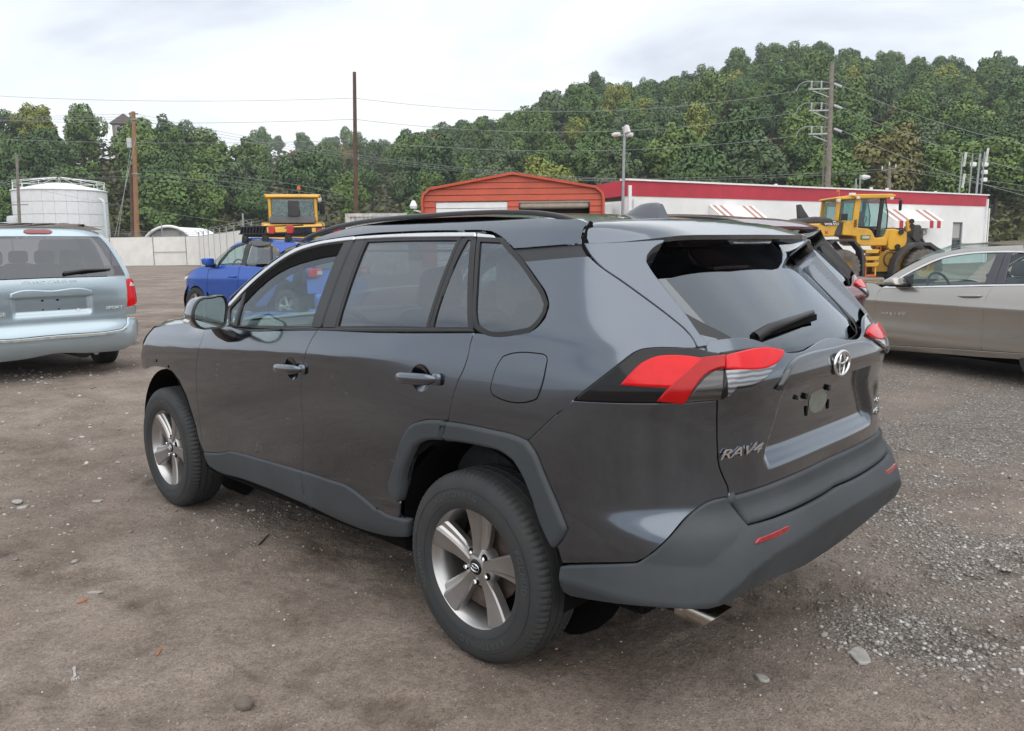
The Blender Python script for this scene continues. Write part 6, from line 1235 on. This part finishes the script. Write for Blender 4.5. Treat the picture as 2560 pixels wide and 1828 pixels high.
# fenders, steps, front end
def fend_(pts,y0,y1,th):
    b=MB(); P_=[Vector((q_(*p_)[0],0,q_(*p_)[1])) for p_ in pts]; rings=[]
    for i,p_ in enumerate(P_):
        t=(P_[min(i+1,len(P_)-1)]-P_[max(i-1,0)]).normalized(); n=Vector((-t.z,0,t.x)); rings.append([(p_.x,y0,p_.z),(p_.x,y1,p_.z),(p_.x+n.x*th,y1,p_.z+n.z*th),(p_.x+n.x*th,y0,p_.z+n.z*th)])
    b.loft(rings); return b.build('mudguard',LGREY,ld,bevel=.01)
for y0 in(-.05,1.95):
    fend_([(735,1365),(725,1150),(700,990),(560,835),(280,835),(180,900),(120,1010)],y0,y0+.6,.10); fend_([(1185,1340),(1215,1150),(1300,1030),(1450,940),(1640,940),(1740,1010),(1850,1060)],y0,y0+.6,.14)
for yy in(985,1085,1175): pr_('step',[(745,yy),(950,yy),(930,yy+55),(750,yy+55)],.05,.45,YEL)
pr_('ladder_side',[(755,1150),(775,1150),(775,1370),(755,1370)],.08,.12,ORA,bevel=.005); pr_('ladder_side',[(895,1150),(915,1150),(915,1370),(895,1370)],.08,.12,YEL,bevel=.005); pr_('ladder_foot',[(755,1345),(915,1345),(915,1375),(755,1375)],.06,.4,ORA,bevel=.01)
b=MB(); b.tube([(q_(900,985)[0],.05,q_(0,985)[1]),(q_(900,950)[0],.05,q_(0,950)[1]),(q_(960,950)[0],.05,q_(0,950)[1]),(q_(960,1050)[0],.05,q_(0,1050)[1])],.02,6); b.build('hand_rail',ORA,ld)
b=MB(); cx,cz=q_(1170,1130); b.tube([(cx+.25*math.cos(a),.46,cz+.30*math.sin(a)) for a in np.linspace(0,6.28,24,endpoint=False)],.02,6,closed=True); b.build('hose_loop',LBLK,ld)
pr_('front_tower',[(1105,700),(1200,690),(1300,720),(1390,740),(1400,880),(1360,990),(1160,1000),(1120,960)],.45,2.05,YEL,bevel=.04); pr_('lamp_bracket',[(1370,600),(1400,560),(1440,565),(1440,720),(1390,740)],.4,.55,YEL)
for cx,cy in((1298,742),(1258,950),(1440,590),(1450,660)):
    x_,z_=q_(cx,cy); b=MB(); b.lathe([(0,0),(.10,0),(.11,.06),(.05,.14)],14,(x_,.36,z_),'Y'); b.build('head_lamp',LBLK,ld,smooth=40)
pr_('lift_arm',[(1340,840),(1420,765),(1600,880),(1750,960),(1900,1150),(1820,1180),(1640,990),(1400,900)],.9,1.6,LGREY,bevel=.03)
pr_('coupler',[(1530,820),(1550,660),(1580,636),(1640,636),(1665,665),(1660,880),(1600,900)],.8,1.7,LGREY,bevel=.04); b=MB(); p0=q_(1660,770);p1=q_(1840,1050); b.tube([(p0[0],1.0,p0[1]),(p1[0],1.0,p1[1])],.06,8); b.build('cylinder',LGREY,ld,smooth=60)
b=MB(); p0=q_(1690,745); b.tube([(p0[0]+.1*math.cos(a),.75,p0[1]+.1*math.sin(a)) for a in np.linspace(0,6.28,16,endpoint=False)],.015,5,closed=True); b.build('hose',LGREY,ld)
# second loader, tail towards the viewer, beyond the blue car
pz=base(655,25.5,.1)
l2=copy_tree(ld); l2.rotation_euler=(0,0,math.atan2(FH.y,FH.x)+R(14)); l2.location=pz+RH*1.0+FH*.3; tag(l2,'yellow wheel loader seen from behind, only its cab above the blue car rack','loader')
# ================================================================== other vehicles
def lr2(net,name,poly,m,parents,both=True,**k):
    k.setdefault('g',.035); V,F,Nn=panel_mesh(poly,net,**k); pl,pr=parents if isinstance(parents,tuple) else (parents,parents); out=[link(name,mesh_n(name,V,F,Nn),m,pl)]
    if both: out.append(link(name,mesh_n(name,V,F,Nn,True),m,pr))
    return tuple(out) if both else (out[0],out[0])
def body_z(net,z):  return net
def frame_on(net,u,z,o=.003,flip=False,right=False):
    uv=np.array([[u,z]]); p=net(uv[:,0],uv[:,1])[0]; n=snorm(net,uv)[0]; X=net(uv[:,0]-.01,uv[:,1])[0]-p
    if right: p=p*[1,-1,1]; n=n*[1,-1,1]; X=-(X*[1,-1,1])
    return frame(Vector(p+n*o),X,(0,0,1))
def simple_seats(car,xs,ys,z=.55,m=None):
    for x in xs:
        for y in ys:
            b=MB(); b.box((x,y,z),(.5,.5,.16)); rot=Matrix.Rotation(R(-12),3,'Y'); b.box((x-.28,y,z+.3),(.13,.48,.6),rot,taper=(.8,.75)); s=b.build('seat',m or SEAT,car,bevel=.05); b=MB(); b.box((x-.36,y,z+.68),(.09,.24,.17),rot); b.build('headrest',m or SEAT,s,bevel=.04)
def wheels(car,xs,y,r,z):
    for x in xs:
        for s in(1,-1):
            q=copy_tree(wh,car); k=r/.362; q.scale=(k,k,k); q.location=(x,s*y,z); q.rotation_euler=(0,R(20),0 if s>0 else math.pi)
def top_skin(net,name,zt,x0,x1,m,car,n=14,crown=.03,k=8):
    """roof between the two flanks at height zt(x)"""
    rows=[]
    for x in np.linspace(x0,x1,n):
        z=zt(x); y=float(net(x,z)[1]); rows.append([(x,y*s,z+crown*(1-s*s)) for s in np.linspace(-1,1,k)])
    b=MB(); b.loft(rows,closed=False,cap=False); return b.build(name,m,car,smooth=60)
# ---------------------------------------------------------------- maroon SUV next to the grey one
MAR=mat('maroon_paint',(.16,.022,.030),.38,.55,1.0,var=.08,scale=1.5)
msuv=empty('suv',(.945,-2.29,.075),R(0),'dark red SUV parked beyond the grey SUV, only its roof and tail showing','suv')
SKIP=('model_badge','trim_badge','emblem','bare_patch','plate_bolt','plate_slot','sidewall_letter','antenna_fin','roof_rail','rail_seam')
def clone(o,parent):
    for ch in list(o.children):
        nm=ch.name.split('.')[0]
        if nm in SKIP: continue
        c=ch.copy(); COL.objects.link(c); c.parent=parent
        if c.type=='MESH' and c.data.materials and c.data.materials[0] in(PAINT,GARN): c.material_slots[0].link='OBJECT'; c.material_slots[0].material=GLOSSB if nm=='hatch_pillar' else MAR
        clone(ch,c)
clone(suv,msuv)
# ---------------------------------------------------------------- beige sedan
Q=PAN2; BEI=mat('sedan_beige_paint',(.40,.375,.34),.25,.8,1.0,var=.06,scale=1.2); SP=mat('sedan_pillar',(.018,.018,.026),.12,coat=1,var=.1)
se=empty('sedan',(1.862,-8.383,.068),R(-22.73),'beige-grey sedan parked side-on at the right edge','sedan'); NS=NET_SEDAN
fd=lr2(NS,'door',Q['s_fdoor'],BEI,se,g=.03)
rl=Q['s_rdoor_l']; xr=rl[-1][0]; zt=Q['s_rdoor_t'][0][1]
rd=lr2(NS,'door',rl+[(-3.0,rl[-1][1]+.01),(-3.12,.55),(-3.3,.80),(-3.3,zt+.02)]+Q['s_rdoor_t'],BEI,se,g=.03)
fx0=Q['s_fdoor'][0]; fcut=Q['s_fdoor'][:8]
fn=lr2(NS,'fender',fcut+[(-.40,.27),(-.38,.45),(-.26,.62),(0,.70),(.26,.62),(.38,.45),(.42,.35),(.80,.38),(.86,.60),(.70,.74),(.3,.86),(-.3,.925),(-.62,.955)],BEI,se,g=.03)
lr2(NS,'quarter_panel',[(-3.31,.96),(-3.31,.80),(-3.13,.55),(-3.02,.40),(-3.05,.3),(-3.35,.3),(-3.36,.5),(-3.0,.5)][:3]+[(-3.2,.6),(-3.35,.75),(-3.39,.96)],BEI,se)
rk=Q['s_rock']; lr2(NS,'rocker',[rk[0],rk[1],rk[2],rk[3],(-3.0,rk[3][1]+.01),(-3.0,rk[4][1]),rk[4],rk[5],rk[6],rk[7]],BEI,se,off=.004)
lr2(NS,'chrome_strip',Q['s_belt'],CHROME,fd,off=.004,g=.05); lr2(NS,'chrome_strip',Q['s_chrome'],CHROME,fd,off=.004,g=.05)
rs=Q['s_side']; lr2(NS,'roof_rail_panel',rs,BEI,se,g=.03)
lr2(NS,'window_glass',Q['s_glass'],CLEAR,fd,off=-.01,gap=0,bev=0,flange=0,g=.08); lr2(NS,'mirror_sail',Q['s_sail'],BLACK,fd,off=-.002)
lr2(NS,'pillar_trim',Q['s_b1'],SP,fd); lr2(NS,'pillar_trim',Q['s_b2'],SP,rd)
rg_=Q['s_rglass']; lr2(NS,'window_glass',[rg_[0],(-3.0,rg_[0][1]-.02),(-3.15,rg_[2][1]),rg_[3]],CLEAR,rd,off=-.01,gap=0,bev=0,flange=0,g=.08)
ztop=lambda x: float(np.interp(x,[-3.4,-2.6,-2.0,-1.6,-1.3,-1.0],[1.38,1.455,1.465,1.44,1.38,1.28])); top_skin(NS,'roof',lambda x:min(1.46,ztop(x)-.012),-3.4,-1.45,BEI,se,crown=.02)
rows=[]; 
for t in np.linspace(0,1,8): rows.append([(-1.45+.85*t+.12*(1-s*s),s*(.56+.20*t),1.435-.47*t+.05*math.sin(math.pi*t)) for s in np.linspace(-1,1,9)])
b=MB(); b.loft(rows,closed=False,cap=False); b.build('windscreen',CLEAR,se,smooth=60)
rows=[]
for t in np.linspace(0,1,10): rows.append([(-.62+1.45*t-.1*s*s*t,s*(.845-.12*t*t),.955-.02*t-.17*t*t+.04*(1-s*s)) for s in np.linspace(-1,1,13)])
b=MB(); b.loft(rows,closed=False,cap=False); b.build('hood',BEI,se,smooth=60)
b=MB(); b.box((.86,0,.5),(.1,1.4,.5)); b.build('front_bumper',BEI,se,bevel=.04); b=MB(); b.box((-1.5,0,.24),(4.6,1.5,.12)); b.box((-1.2,0,.55),(3.0,1.6,.1)); b.build('floor',MATTE,se)
for s_ in(1,-1): b=MB(); b.box((-1.9,s_*.80,.58),(2.6,.04,.6)); b.build('door_card',DASH,se)
b=MB(); b.box((-.75,0,.85),(.5,1.5,.18)); b.build('dashboard',DASH,se,bevel=.05); simple_seats(se,(-1.75,-2.65),(.38,-.38),.48,mat('sedan_seat',(.10,.10,.10),.9,var=.2))
b=MB(); b.tube([(-1.12+.06*math.sin(a),.38+.18*math.cos(a),.92+.17*math.sin(a)) for a in np.linspace(0,6.28,28,endpoint=False)],.014,6,closed=True); b.build('steering_wheel',DASH,se)
wheels(se,(0,-2.83),.80,.335,.33-.0)
h0,h1=Q['s_hand']; 
for s_,pp in((1,fd[0]),(-1,fd[1])):
    b=MB(); rr_=[]
    for t in np.linspace(0,1,9):
        x=h0[0]+(h1[0]-h0[0])*t; z=h0[1]+(h1[1]-h0[1])*t; y=float(NS(x,z)[1]); k=max(.3,1-abs(2*t-1)**5); rr_.append([(x,s_*(y+.022*k+.010*math.cos(a)),z+.017*k*math.sin(a)) for a in np.linspace(0,6.28,9)[:-1]])
    b.loft(rr_); b.build('door_handle',BEI,pp,smooth=60)
    mq=[(-.90,.955),(-.95,1.02),(-1.02,1.055),(-1.10,1.05),(-1.14,.96)]; b=MB(); rr_=[]
    for y,sc in((.86,.55),(.93,.85),(1.02,1.0),(1.08,.85),(1.10,.5)): rr_.append([(-1.02+(x+1.02)*sc,s_*y,1.0+(z-1.0)*sc) for x,z in mq])
    b.loft(rr_); b.build('mirror',BEI,pp,smooth=60,bevel=.012); b=MB(); b.box((-1.02,s_*.94,.965),(.22,.22,.04)); b.build('mirror_foot',BLACK,pp,bevel=.015)
u0,u1=Q['s_txt']; 
for i,ch in enumerate('MALIBU'): text_obj('model_letter',ch,.045,CHROME,fd[0],frame_on(NS,u0[0]+(u1[0]-u0[0])*(i+.2)/5.6,u0[1]+(u1[1]-u0[1])*i/5.,.002),depth=.003,sx=1.25)
# ---------------------------------------------------------------- blue SUV with a roof rack
BLU=mat('blue_paint',(.014,.095,.46),.28,.45,1.0,var=.06,scale=1.2); bs=empty('suv',(14.36,-5.355,.1),R(12.12),'bright blue compact SUV with a black roof rack behind the grey SUV','suv'); NB=NET_BLUE
fe_=lr2(NB,'fender',Q['b_fender'],BLU,bs); 
fd=lr2(NB,'door',Q['b_fdoor'][:4]+[(-.62,.32),(-1.55,.32)]+Q['b_fdoor'][7:],BLU,bs)
dl_=Q['b_rdoor_l']; rd=lr2(NB,'door',dl_+[(-1.58,.32),(-2.1,.32),(-2.28,.5),(-2.5,.78),(-2.55,1.06)],BLU,bs)
lr2(NB,'quarter_panel',[(-2.56,1.07),(-2.51,.80),(-2.7,.88),(-2.9,.80),(-2.92,1.12),(-2.88,1.40),(-2.62,1.36),(-2.45,1.14)],BLU,bs); lr2(NB,'rocker',[(-.4,.34),(-2.15,.34),(-2.15,.22),(-.4,.22)],BLACK,bs)
lr2(NB,'window_glass',Q['b_glass'],CLEAR,fd,off=-.01,gap=0,bev=0,flange=0,g=.1); lr2(NB,'pillar_trim',Q['b_bp'],PILLAR,fd); lr2(NB,'window_glass',Q['b_rglass'],TINT,rd,off=-.01,gap=0,bev=0,flange=0,g=.1); lr2(NB,'window_bar',Q['b_cp'],PILLAR,rd); lr2(NB,'window_glass',Q['b_qglass'],TINT,rd,off=-.008,gap=0,bev=0,flange=0,g=.1)
lr2(NB,'window_frame',Q['b_frame'],BLACK,fd); lr2(NB,'rain_visor',Q['b_visor'],mat('visor_smoke',(.035,.036,.038),.25,coat=.6,var=.1),rd,off=.025,bev=.01,flange=.02); lr2(NB,'roof_rail_panel',Q['b_roofside'],BLU,bs)
top_skin(NB,'roof',lambda x:float(np.interp(x,[-3.0,-2.2,-1.5,-1.0],[1.52,1.575,1.585,1.54])),-3.0,-1.05,BLU,bs)
rows=[[(-.95+.62*t+.1*(1-s*s),s*(.60+.16*t),1.52-.42*t) for s in np.linspace(-1,1,9)] for t in np.linspace(0,1,6)]; b=MB(); b.loft(rows,closed=False,cap=False); b.build('windscreen',CLEAR,bs,smooth=60)
rows=[[(-.38+1.15*t-.15*s*s*t,s*(.80-.18*t*t),1.10-.06*t-.16*t*t+.05*(1-s*s)) for s in np.linspace(-1,1,11)] for t in np.linspace(0,1,9)]; b=MB(); b.loft(rows,closed=False,cap=False); b.build('hood',BLU,bs,smooth=60)
b=MB(); b.box((.62,0,.55),(.16,1.15,.56)); b.build('front_bumper',BLU,bs,bevel=.07); b=MB(); b.box((-1.3,0,.3),(3.8,1.4,.14)); b.box((-1.5,0,.6),(2.4,1.5,.06)); b.build('floor',MATTE,bs)
rows=[]
for t in np.linspace(0,1,8): rows.append([(-3.02-.32*t**.6+.10*s*s,s*(.62+.22*t**.7),1.50-.9*t) for s in np.linspace(-1,1,11)])
b=MB(); b.loft(rows,closed=False,cap=False); tg=b.build('tailgate',BLU,bs,smooth=60); 
b=MB(); b.add([(-3.10-.05,s*.52,1.40) for s in(1,-1)]+[(-3.26,s*.62,1.05) for s in(-1,1)],[(0,1,2,3)]); b.build('rear_window',TINTR,tg)
for s_ in(1,-1):
    b=MB(); b.box((-3.27,s_*.66,.98),(.10,.30,.16)); tl_=b.build('tail_lamp',RED,tg,bevel=.03); b=MB(); b.box((-3.325,s_*.60,.98),(.02,.12,.07)); b.build('reverse_lens',mat('lens_pale',(.6,.6,.6),.2,coat=1,var=.2),tl_)
b=MB(); b.box((-3.34,0,.45),(.14,1.5,.3)); b.build('rear_bumper',BLU,tg,bevel=.05)
simple_seats(bs,(-1.25,-2.1),(.36,-.36),.66); b=MB(); b.box((-.45,0,.98),(.45,1.4,.2)); b.build('dashboard',DASH,bs,bevel=.05); b=MB(); b.tube([(-.85+.06*math.sin(a),.36+.18*math.cos(a),1.05+.17*math.sin(a)) for a in np.linspace(0,6.28,24,endpoint=False)],.015,6,closed=True); b.build('steering_wheel',DASH,bs)
wheels(bs,(0,-2.67),.76,.335,.335)
for s_,pp in((1,fd[0]),(-1,fd[1])):
    b=MB(); mq=[(-.52,1.13),(-.50,1.26),(-.62,1.275),(-.70,1.26),(-.70,1.12)]; rr_=[]
    for y,sc in((.86,.8),(.90,1.),(1.02,1.0),(1.06,.8)): rr_.append([(-.6+(x+.6)*sc,s_*y,1.19+(z-1.19)*sc) for x,z in mq])
    b.loft(rr_); b.build('mirror',BLU,pp,bevel=.015,smooth=60); b=MB(); b.box((-.6,s_*.90,1.12),(.16,.16,.08)); b.build('mirror_foot',BLACK,pp,bevel=.02)
    b=MB(); h0,h1=Q['b_hand']; b.bar((h0[0],s_*(.89+.02),h0[1]),(h1[0],s_*(.89+.02),h1[1]),.03,.035); b.build('door_handle',BLU,pp,bevel=.01)
    for x0 in(0,-2.67):
        b=MB(); b.lathe([(.40,s_*.45),(.40,s_*.85)],20,(x0,0,.36),'Y',a0=R(-5),a1=R(185)); b.build('wheel_well',MATTE,bs)
    b=MB(); b.box((.42,s_*.66,.84),(.18,.14,.08)); b.build('head_lamp',mat('headlamp',(.65,.66,.68),.15,coat=1,var=.2),bs,bevel=.04)
    b=MB(); b.box((.30,s_*.845,.83),(.05,.02,.03)); b.build('side_repeater',mat('lens_pale',(.6,.6,.6),.2,coat=1,var=.2),fe_[0 if s_>0 else 1],bevel=.006)
rk_=empty('roof_rack',(0,0,0)); rk_.parent=bs; zr=1.70
for x in(-1.28,-1.86,-2.5):
    for s_ in(1,-1): b=MB(); b.box((x,s_*.56,zr-.075),(.16,.09,.14),taper=(.6,1)); b.build('rack_foot',BLACK,rk_,bevel=.02)
    b=MB(); b.bar((x,-.6,zr),(x,.6,zr),.04,.07); b.build('cross_bar',BLACK,rk_)
for s_ in(1,-1):
    for z_ in(.03,.16): b=MB(); b.bar((-1.15,s_*.60,zr+z_),(-2.95,s_*.60,zr+z_),.025,.025); b.build('side_bar',BLACK,rk_)
    for k in range(8): b=MB(); b.bar((-1.2-.09*k,s_*.60,zr+.03),(-1.24-.09*k,s_*.60,zr+.16),.02,.03); b.build('fairing_rib',BLACK,rk_)
    b=MB(); b.add([(-1.16,s_*.59,zr+.03),(-1.95,s_*.59,zr+.03),(-1.95,s_*.59,zr+.15),(-1.22,s_*.59,zr+.15)],[(0,1,2,3)]); b.build('fairing',mat('fairing_navy',(.010,.012,.03),.4,var=.1),rk_)
    for x in(-2.12,-2.62): b=MB(); b.box((x,s_*.62,zr+.09),(.17,.03,.15)); b.build('rack_reflector',mat('rack_red',(.55,.008,.008),.3,coat=.5,var=.1),rk_,bevel=.01)
for k in range(5): b=MB(); b.bar((-1.2,-.5+.25*k,zr+.03),(-2.95,-.5+.25*k,zr+.03),.03,.02); b.build('rack_slat',BLACK,rk_)
# ---------------------------------------------------------------- pale blue minivan, tail towards the viewer
VB=mat('van_blue_paint',(.40,.485,.535),.28,.65,1.0,var=.06,scale=1.2); VG=mat('van_grey_step',(.38,.37,.34),.8,var=.4,scale=14); NV=NET_VAN; VC=NV.uc
vn=empty('minivan',(7.987,-.074,.08),R(.85),'pale blue minivan at the left edge, seen from behind','minivan')
def vmid(name,poly,m,par,**k):
    k.setdefault('g',.04); p=list(poly); p=p if abs(p[0][0]-VC)<.01 else p; q=[(2*VC-u,z) for u,z in p[::-1]]; V,F,Nn=panel_mesh(p+q,NV,**k); return link(name,mesh_n(name,V,F,Nn),m,par)
def vlr(name,poly,m,par,**k): return lr2(NV,name,poly,m,par,**k)
rec=Q['v_rec']; ru=rec[1][0]
def vdisp(u,z):
    uu=np.where(u<VC,2*VC-u,u); return -.035*(1-sstep(uu,ru-.05,ru+.0))*sstep(z,rec[-1][1]-.01,rec[-1][1]+.05)*(1-sstep(z,rec[0][1]-.01,rec[0][1]+.01))
vh=vmid('hatch',Q['v_hatch'],VB,vn,g=.025,disp=vdisp); vmid('rear_window',Q['v_win'],glass('van_glass',(.16,.15,.17),.10),vh,off=.004,gap=.002,bev=0,flange=0)
vlr('pillar',Q['v_dpil'],VB,vn,g=.03); vmid('roof_edge',Q['v_roof'],VB,vn,g=.03)
vmid('brake_light',Q['v_bl_c'][:1]+Q['v_blight']+Q['v_bl_c'][1:],mat('dark_red_lens',(.22,.010,.014),.2,coat=1,var=.2),vh,off=.012,bev=.004)
vl=vlr('tail_lamp',Q['v_lamp'],RED,vn,off=.010,bev=.006); vlr('clear_lens',Q['v_lampc'],mat('lens_pale',(.6,.6,.6),.2,coat=1,var=.2),vl,off=.015)
vlr('quarter_panel',Q['v_qlow'],VB,vn); vbm=vmid('rear_bumper',Q['v_bump'],VB,vn,off=.012,bev=.012,flange=.06,g=.03); vmid('step_pad',Q['v_pad'],VG,vbm,off=.020,bev=.003)
vmid('hatch_grip',Q['v_bar'],VB,vh,off=.028,bev=.012,flange=.03)
# flanks and roof of the van ahead of its tail
for s_ in(1,-1):
    rows=[]
    for x in np.linspace(.92,4.6,16):
        tp=float(np.interp(x,[.25,3.0,3.6,4.6],[1.6,1.62,1.30,.95])); rows.append([(x,s_*float(NV(np.array(max(x,.95)),np.array(z))[1])*(1-.02*(x<.95))-s_*.012,z) for z in np.linspace(.32,tp,14)])
    b=MB(); b.loft(rows,closed=False,cap=False); b.build('flank',VB,vn,smooth=60)
    b=MB(); b.lathe([(.40,s_*.5),(.40,s_*.97)],18,(.98,0,.36),'Y',a0=0,a1=math.pi); b.build('wheel_well',MATTE,vn)
    b=MB(); b.tube([(.45,s_*.55,1.755),(1.2,s_*.57,1.79),(3.0,s_*.57,1.79)],.018,6); b.build('roof_rail',BLACK,vn,smooth=60)
rows=[]
for x in np.linspace(.36,3.2,10):
    rows.append([(x,s_*.74,1.70+.075*(1-s_**4)*(1 if x<2.6 else .8)) for s_ in np.linspace(-1,1,13)])
b=MB(); b.loft(rows,closed=False,cap=False); b.build('roof',VB,vn,smooth=60)
for k in range(5): b=MB(); b.bar((.5,-.5+.25*k,1.775),(2.8,-.5+.25*k,1.775),.04,.02); b.build('roof_bead',VB,vn,bevel=.008)
b=MB(); b.lathe([(0,.10),(.05,.09),(.06,.04),(.05,0),(0,0)],12,(.9,.08,1.775)); b.build('antenna_dome',mat('dome_grey',(.55,.55,.55),.5),vn,smooth=50)
b=MB(); b.box((2.2,0,.38),(4.2,1.5,.14)); b.box((.30,0,.42),(.4,1.6,.12)); b.box((2.2,0,.62),(3.6,1.7,.06)); b.build('floor',MATTE,vn); b=MB(); b.tube([(.2,-.35,.30),(1.3,-.35,.30)],.11,10); b.build('muffler',mat('muffler',(.06,.055,.05),.7,var=.3),vn,smooth=60)
wheels(vn,(.98,4.0),.84,.335,.335); simple_seats(vn,(.95,1.9,3.0),(.42,-.42),.70,mat('van_seat',(.16,.15,.15),.9,var=.2))
b=MB(); b.box((.35,-.90,.32),(.34,.20,.05)); b.build('splash_guard',mat('guard_grey',(.30,.29,.27),.7,var=.2),vn,bevel=.01)
VL=mat('van_letter',(.80,.85,.86),.35,.2,var=.1)
text_obj('model_lettering','GRAND CARAVAN',.052,VL,vh,frame_on(NV,VC,1.107,.004,right=True),depth=.003,sx=1.3)
text_obj('trim_lettering','SPORT',.048,VL,vh,frame_on(NV,.01,.782,.004,right=True),depth=.003,sx=1.35,shear=.2); text_obj('maker_lettering','DODGE',.055,VL,vh,frame_on(NV,-.03,.775,.004).copy(),depth=.003,sx=1.3)
for u,z,r_ in((VC+.065,.905,.012),(VC-.10,.905,.012),(VC+.07,.80,.009),(VC-.10,.80,.009),(VC-.12,.755,.016)):
    f_=frame_on(NV,u,z,-.033,right=True); b=MB(); b.box((0,0,0),(r_*2,r_*1.6,.004)); o=b.build('bolt_hole',MATTE,vh); o.data.transform(f_)
f_=frame_on(NV,-.315,.768,-.028,right=True); b=MB(); b.lathe([(0,.006),(.022,.005),(.026,0)],14); o=b.build('washer',WHITE,vh,smooth=40); o.data.transform(f_)
f0=frame_on(NV,-.43,1.19,.03,right=True).translation; f1=frame_on(NV,-.20,1.215,.04,right=True).translation; f2=frame_on(NV,.045,1.225,.02,right=True).translation; b=MB(); b.tube([f0,f1,f2],.014,6,radii=[.022,.015,.010]); wv=b.build('wiper',BLACK,vh,smooth=50); b=MB(); b.bar(f0.lerp(f2,.35)-Vector((0,0,.01)),f2,.012,.02); b.build('wiper_blade',MATTE,wv)
# ================================================================== a little haze in the air
b=MB(); b.box((0,0,49),(1900,1900,102)); hz_=b.build('haze',None); m=bpy.data.materials.new('haze_air'); m.use_nodes=True; t=m.node_tree; t.nodes.clear(); o=t.nodes.new('ShaderNodeOutputMaterial'); v=t.nodes.new('ShaderNodeVolumePrincipled')
v.inputs['Density'].default_value=.00042; v.inputs['Color'].default_value=(.86,.91,.96,1); v.inputs['Anisotropy'].default_value=.2; t.links.new(v.outputs[0],o.inputs['Volume']); hz_.data.materials.append(m); tag(hz_,'thin grey haze between the lot and the hills','haze',kind='stuff')
# end
